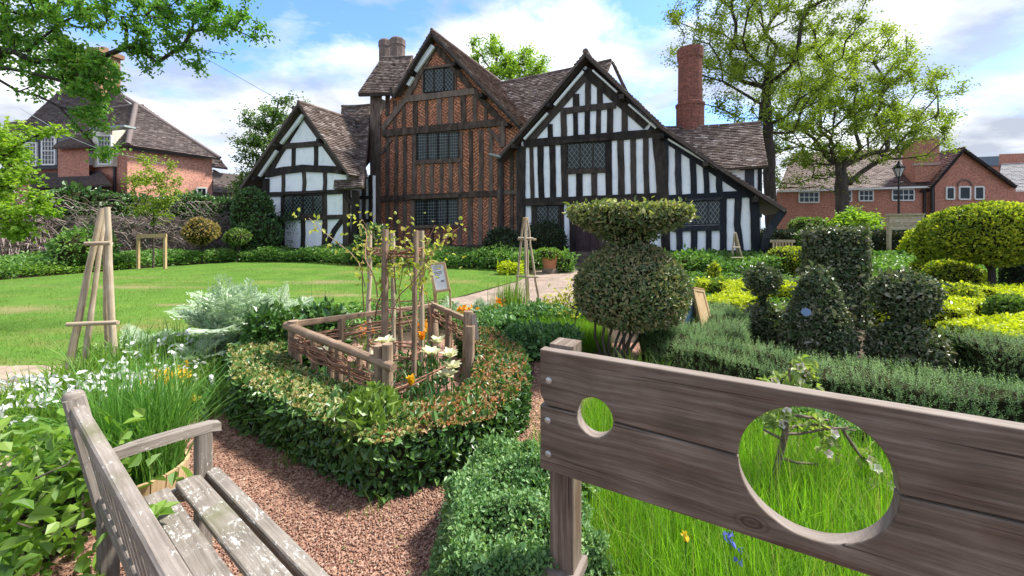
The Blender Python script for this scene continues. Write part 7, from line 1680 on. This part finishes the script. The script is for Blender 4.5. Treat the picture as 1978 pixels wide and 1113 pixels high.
pot = thing('terracotta_pot', 'square terracotta pot beside the house door steps', 'pot', tuple(gp(1062, 528).xy)+(0,)); p = gp(1062, 528); m = MB()
m.lathe([(.20, .0), (.27, .42), (.32, .43), (.32, .52), (.26, .52), (.25, .46), (.001, .46)], (p.x, p.y, .15), 20); m.build('body', MT['terracotta'], pot); m = MB(); m.lathe([(.26, 0), (.26, .16), (.001, .16)], (p.x, p.y, 0), 14); m.build('foot', MT['stone'], pot)
ball('box_bush', 'small clipped box dome planted in the terracotta pot', 1062, 491, p.y, 24, 11, 900, .05, 'lf_weed', 91, cat='clipped bush')
sf = thing('tree_stake', 'new sawn timber frame of two stakes and a crossbar holding the sapling', 'tree stake', tuple(at(294, HY, 14.2).xy)+(0,))
for x in (267, 319): m = MB(); t_ = at(x, 453, 14.2); m.board(V(t_.x, t_.y, 0), t_, .075, .075, up=(1, 0, 0)); m.build('stake', MT['newwood'], sf)
m = MB(); m.board(at(264, 457, 14.12), at(322, 455, 14.12), .04, .14); m.build('crossbar', MT['newwood'], sf)
wr = MB(); a = V(-22, 19, 9.0); b = V(2, 34, 7.5); a, b = at(-60, 95, 22), at(690, 225, 26)
a, b = at(380, 100, 24), at(540, 190, 20); wr.tube([at(330, 75, 25), at(410, 120, 24), at(480, 160, 22.5), at(560, 205, 21)], .012, 5); tag(wr.build('overhead_wire', MT['blackiron']), 'thin overhead wire slanting across the sky to the left wing', 'wire')
wr = MB(); wr.tube([at(40, 210, 22), at(130, 263, 22), at(190, 288, 22.5), at(250, 302, 23.2), at(330, 320, 25)], .014, 5); tag(wr.build('overhead_wire', MT['lead']), 'thin pale wire crossing in front of the left brick house', 'wire')

# ================================================================ garden wall with bare tangled climber, hedges and borders on the left
gw = thing('garden_wall', 'old brick garden wall below the left brick house', 'wall', (-16.5, 15, 0)); m = MB()
wa, wb, wc = at(-60, HY, 13.5), at(120, HY, 16.0), at(480, HY, 20.5)
for a, b in ((wa, wb), (wb, wc)): 
    vwall(m, a, b, 0, 2.0); d = (b-a).normalized(); nn = V(-d.y, d.x, 0)*.3; vwall(m, a+nn, b+nn, 0, 2.0); m.quad(Z(a, 2.0), Z(b, 2.0), Z(b, 2.0)+nn, Z(a, 2.0)+nn)
m.build('brickwork', MT['brick_old'], gw)
tg = thing('bare_climber', 'tangle of bare grey climbing stems draped along the garden wall', 'climber', (-16, 15, 0)); m = MB()
def wall_pt(t): return wa.lerp(wb, t/.4) if t < .4 else wb.lerp(wc, (t-.4)/.6)
for k in range(420):
    t0 = R.uniform(.22, 1.0); z = R.uniform(.7, 2.65)-(.5 if R.random() < .3 else 0); pts = []; dt = R.uniform(.03, .11)*R.choice((1, -1)); ph = R.uniform(0, 6); am = R.uniform(.08, .35); off = R.uniform(.12, .75)
    for i in range(9):
        t = min(1.0, max(.02, t0+dt*i/8)); p = wall_pt(t); zz2 = z+am*math.sin(ph+i*.55)-.03*i*R.random(); p = p+V(.22, -.55, 0).normalized()*(off+.1*math.sin(i*.8+ph)); pts.append(V(p.x, p.y, max(.15, zz2)))
    q0 = R.uniform(.010, .022); m.tube(pts, [q0*(1-.07*i) for i in range(9)], 5, r=R.random())
for k in range(60):
    t0 = R.uniform(.0, .35); pts = []; z = R.uniform(.3, 1.2); dt = R.uniform(.05, .12)
    for i in range(8): p = wall_pt(min(1, t0+dt*i/7)); p = p+V(.35, -.94, 0)*(.3+.12*i); pts.append(V(p.x, p.y, z+.25*math.sin(i*.6+k)))
    m.tube(pts, .014, 5, r=R.random())
m.build('stems', MT['barestem'], tg)
t_ = np.random.RandomState(5); n = 1500; tt = t_.rand(n)*.85+.15; P = np.array([tuple(wall_pt(u)) for u in tt])+np.array([.2, -.55, 0])*(.2+.5*t_.rand(n, 1)); P[:, 2] = .5+2.1*t_.rand(n); leaves('foliage', P, t_.normal(size=(n, 3)), t_.normal(size=(n, 3))+np.array([0, -.5, .6]), .09, .06, MT['lf_ivy'], tg)
def wpath(ts, off): return [((wall_pt(t)+V(.37, -.93, 0)*off).x, (wall_pt(t)+V(.37, -.93, 0)*off).y) for t in ts]
hedge('ivy_hedge', 'shaggy dark ivy hedge topping the garden wall', wpath((.30, .45, .6, .8, 1.0), -.75), 1.1, 3.05, 8500, .12, .08, 'lf_ivy', 92, rough=.22, rs_=.35, depth=.15, sprout=.1, hv=[2.95, 3.05, 2.95, 2.9, 2.95])
ball('lollipop_bush', 'round orange tinted lollipop bush before the bare climber', 390, 447, 16.2, 29, 23, 1700, .075, 'lf_orange', 93, stem=.5, rough=.08)
ball('lollipop_bush', 'small dark grey green lollipop bush near the ivy on the left wing', 459, 458, 17.0, 22, 16, 1100, .07, 'lf_box', 94, stem=.5, rough=.06)
iv = thing('wall_ivy', 'dark ivy mound climbing the left corner of the white gabled wing', 'climber', tuple(at(495, HY, 18.5).xy)+(0,))
for (px, py, Y, rx, ry, n) in ((490, 425, 18.9, 34, 62, 3600), (478, 470, 18.3, 28, 40, 1700), (508, 455, 18.4, 26, 45, 1700)):
    g = ell_grid(px, py, Y, rx, ry, 0); bush(iv, *g, n, .10, .075, MT['lf_ivy'], seed=int(px), rough=.18, rs_=.6, depth=.12, name='foliage')
n = 420; u = RS.rand(n); P = np.array([tuple(PL_.pt(515+60*q+RS.normal()*5, 428-8*q+RS.normal()*7 + (R.random() < .35)*R.uniform(0, 45)*(1 if .55 < q < .95 else .3), .10)) for q in u]); A = RS.normal(size=(n, 3))*.6+np.array([0, -.3, -.6]); leaves('foliage', P, A, RS.normal(size=(n, 3))*.4+np.array([-.4, -.9, .2]), .085, .065, MT['lf_ivy'], iv)
# leafy borders: nobody could count them
def border(name, poly, n, h, L, mat, seed, lump=.4, z0=0.0, kind='stuff'):
    rs = np.random.RandomState(seed); xy = poly_pts(poly, n, rs); hz = h*(.55+.45*(1+wob(np.concatenate([xy, np.zeros((n, 1))], 1), lump, seed))*.9); z = z0+hz*(rs.rand(n)**.6); A = rs.normal(size=(n, 3)); A[:, 2] = A[:, 2]*.5+.35; Nn = rs.normal(size=(n, 3))*.55; Nn[:, 2] += 1
    o = leaves(name, np.concatenate([xy, z[:, None]], 1), A, Nn, L*(.6+.8*rs.rand(n)), L*.5*(.6+.8*rs.rand(n)), MT[mat], None, droop=.2); o['kind'] = 'stuff'; return o
border('ground_cover', [(-15.5, 10.6), (-13.9, 13.9), (-11.9, 17.0), (-13.2, 19.2), (-17.5, 15.5), (-18.5, 11.5)], 15000, .50, .115, 'lf_cover', 101)
border('ground_cover', [(-17, 8.2), (-14.6, 10.3), (-14.3, 11.5), (-18.5, 12)], 5000, .40, .11, 'lf_cover', 102)
border('ground_cover', [(-12.2, 16.9), (-8.9, 16.7), (-5.6, 15.1), (-5.0, 16.2), (-7.5, 18.4), (-12.5, 19.4)], 11000, .60, .11, 'lf_cover', 103)
border('ground_cover', [(-5.8, 15.0), (-1.4, 14.0), (.6, 12.9), (1.9, 14.6), (-.5, 16.6), (-4.6, 17.6)], 11000, .62, .11, 'lf_cover', 104)
border('ground_cover', [(3.6, 13.0), (6.0, 11.8), (8.5, 12.0), (8.2, 13.6), (4.2, 15.2)], 7000, .55, .11, 'lf_cover', 105)
border('ground_cover', [(9, 14.5), (13, 17.5), (20, 17.5), (24, 15), (16, 14.6), (12, 12)], 6000, .45, .13, 'lf_cover', 106)
border('ground_cover', [(9.2, 9.6), (11.5, 10.2), (16.8, 14.4), (20, 12), (13, 8.2), (9, 7.6)], 9000, .20, .10, 'lf_cover', 107)
border('ground_cover', [(4.2, 6.3), (5.6, 6.2), (8.0, 9.0), (8.0, 11.8), (5.2, 11.8), (2.9, 8.6)], 4500, .16, .08, 'lf_cover', 108)
border('low_planting', [(-4.6, 4.0), (-2.5, 3.6), (-2.3, 5.0), (-1.4, 5.7), (-.6, 5.6), (-1.2, 7.3), (-2.7, 6.6), (-3.6, 5.4)], 5200, .24, .07, 'lf_cover', 109)
border('low_planting', [(-4.3, 3.9), (-2.7, 3.2), (-2.15, 2.5), (-2.5, 1.9), (-3.2, 2.6), (-4.3, 3.1)], 2600, .16, .06, 'lf_weed', 110)
border('low_planting', [(-3.1, 2.5), (-2.3, 2.1), (-1.75, 1.45), (-1.3, .8), (-2.2, .7), (-3.2, 1.6)], 1500, .12, .05, 'lf_weed', 111)
border('lawn_edge_weeds', [(-15, 10.4), (-13.6, 14.2), (-14.2, 14.6), (-15.6, 11)], 1800, .25, .09, 'lf_weed', 112)
for (x, y, Y, rx, ry, n, mat, lab, sd_) in ((972, 482, 15.2, 36, 38, 2600, 'lf_dark', 'dark rounded shrub below the brick gable beside the obelisk', 121), (1055, 470, 15.6, 34, 42, 2200, 'lf_dark', 'dark shrub under the small leaded window by the door', 122), (722, 478, 16.2, 34, 40, 1800, 'lf_ivy', 'dark leafy shrub at the tower corner behind the stakes', 123), (987, 522, 12.6, 17, 10, 700, 'lf_gold', 'little lime yellow plant at the lawn edge before the house', 124), (160, 480, 13.5, 45, 36, 2200, 'lf_cover', 'pale leaved shrub behind the left obelisk', 125), (1345, 510, 12.6, 40, 24, 1800, 'lf_cover', 'green shrub along the plinth right of the vase topiary', 126), (1240, 520, 13.2, 50, 26, 1800, 'lf_cover', 'green shrub by the steps mostly hidden behind the vase topiary', 127), (1090, 515, 13.2, 18, 20, 700, 'lf_cover', 'leafy plant between the terracotta pot and the steps', 128)):
    ball('border_shrub', lab, x, y, Y, rx, ry, n, .09, mat, sd_, cat='shrub', rough=.15, rs_=.8, depth=.14, sprout=.1)

p = at(1325, 1035, 1.52); t = thing('yellow_flower', 'single yellow flower in the tall grass below the pillory', 'flower', (p.x, p.y, 0)); m = MB(); m.tube([V(p.x, p.y, 0), p], .003, 5); m.build('stalk', MT['chive'], t)
A = RS.normal(size=(9, 3)); leaves('bloom', np.array([tuple(p)])+np.zeros((9, 3)), A, RS.normal(size=(9, 3))+np.array([0, -.5, .8]), .022, .014, MT['petal_yellow'], t)
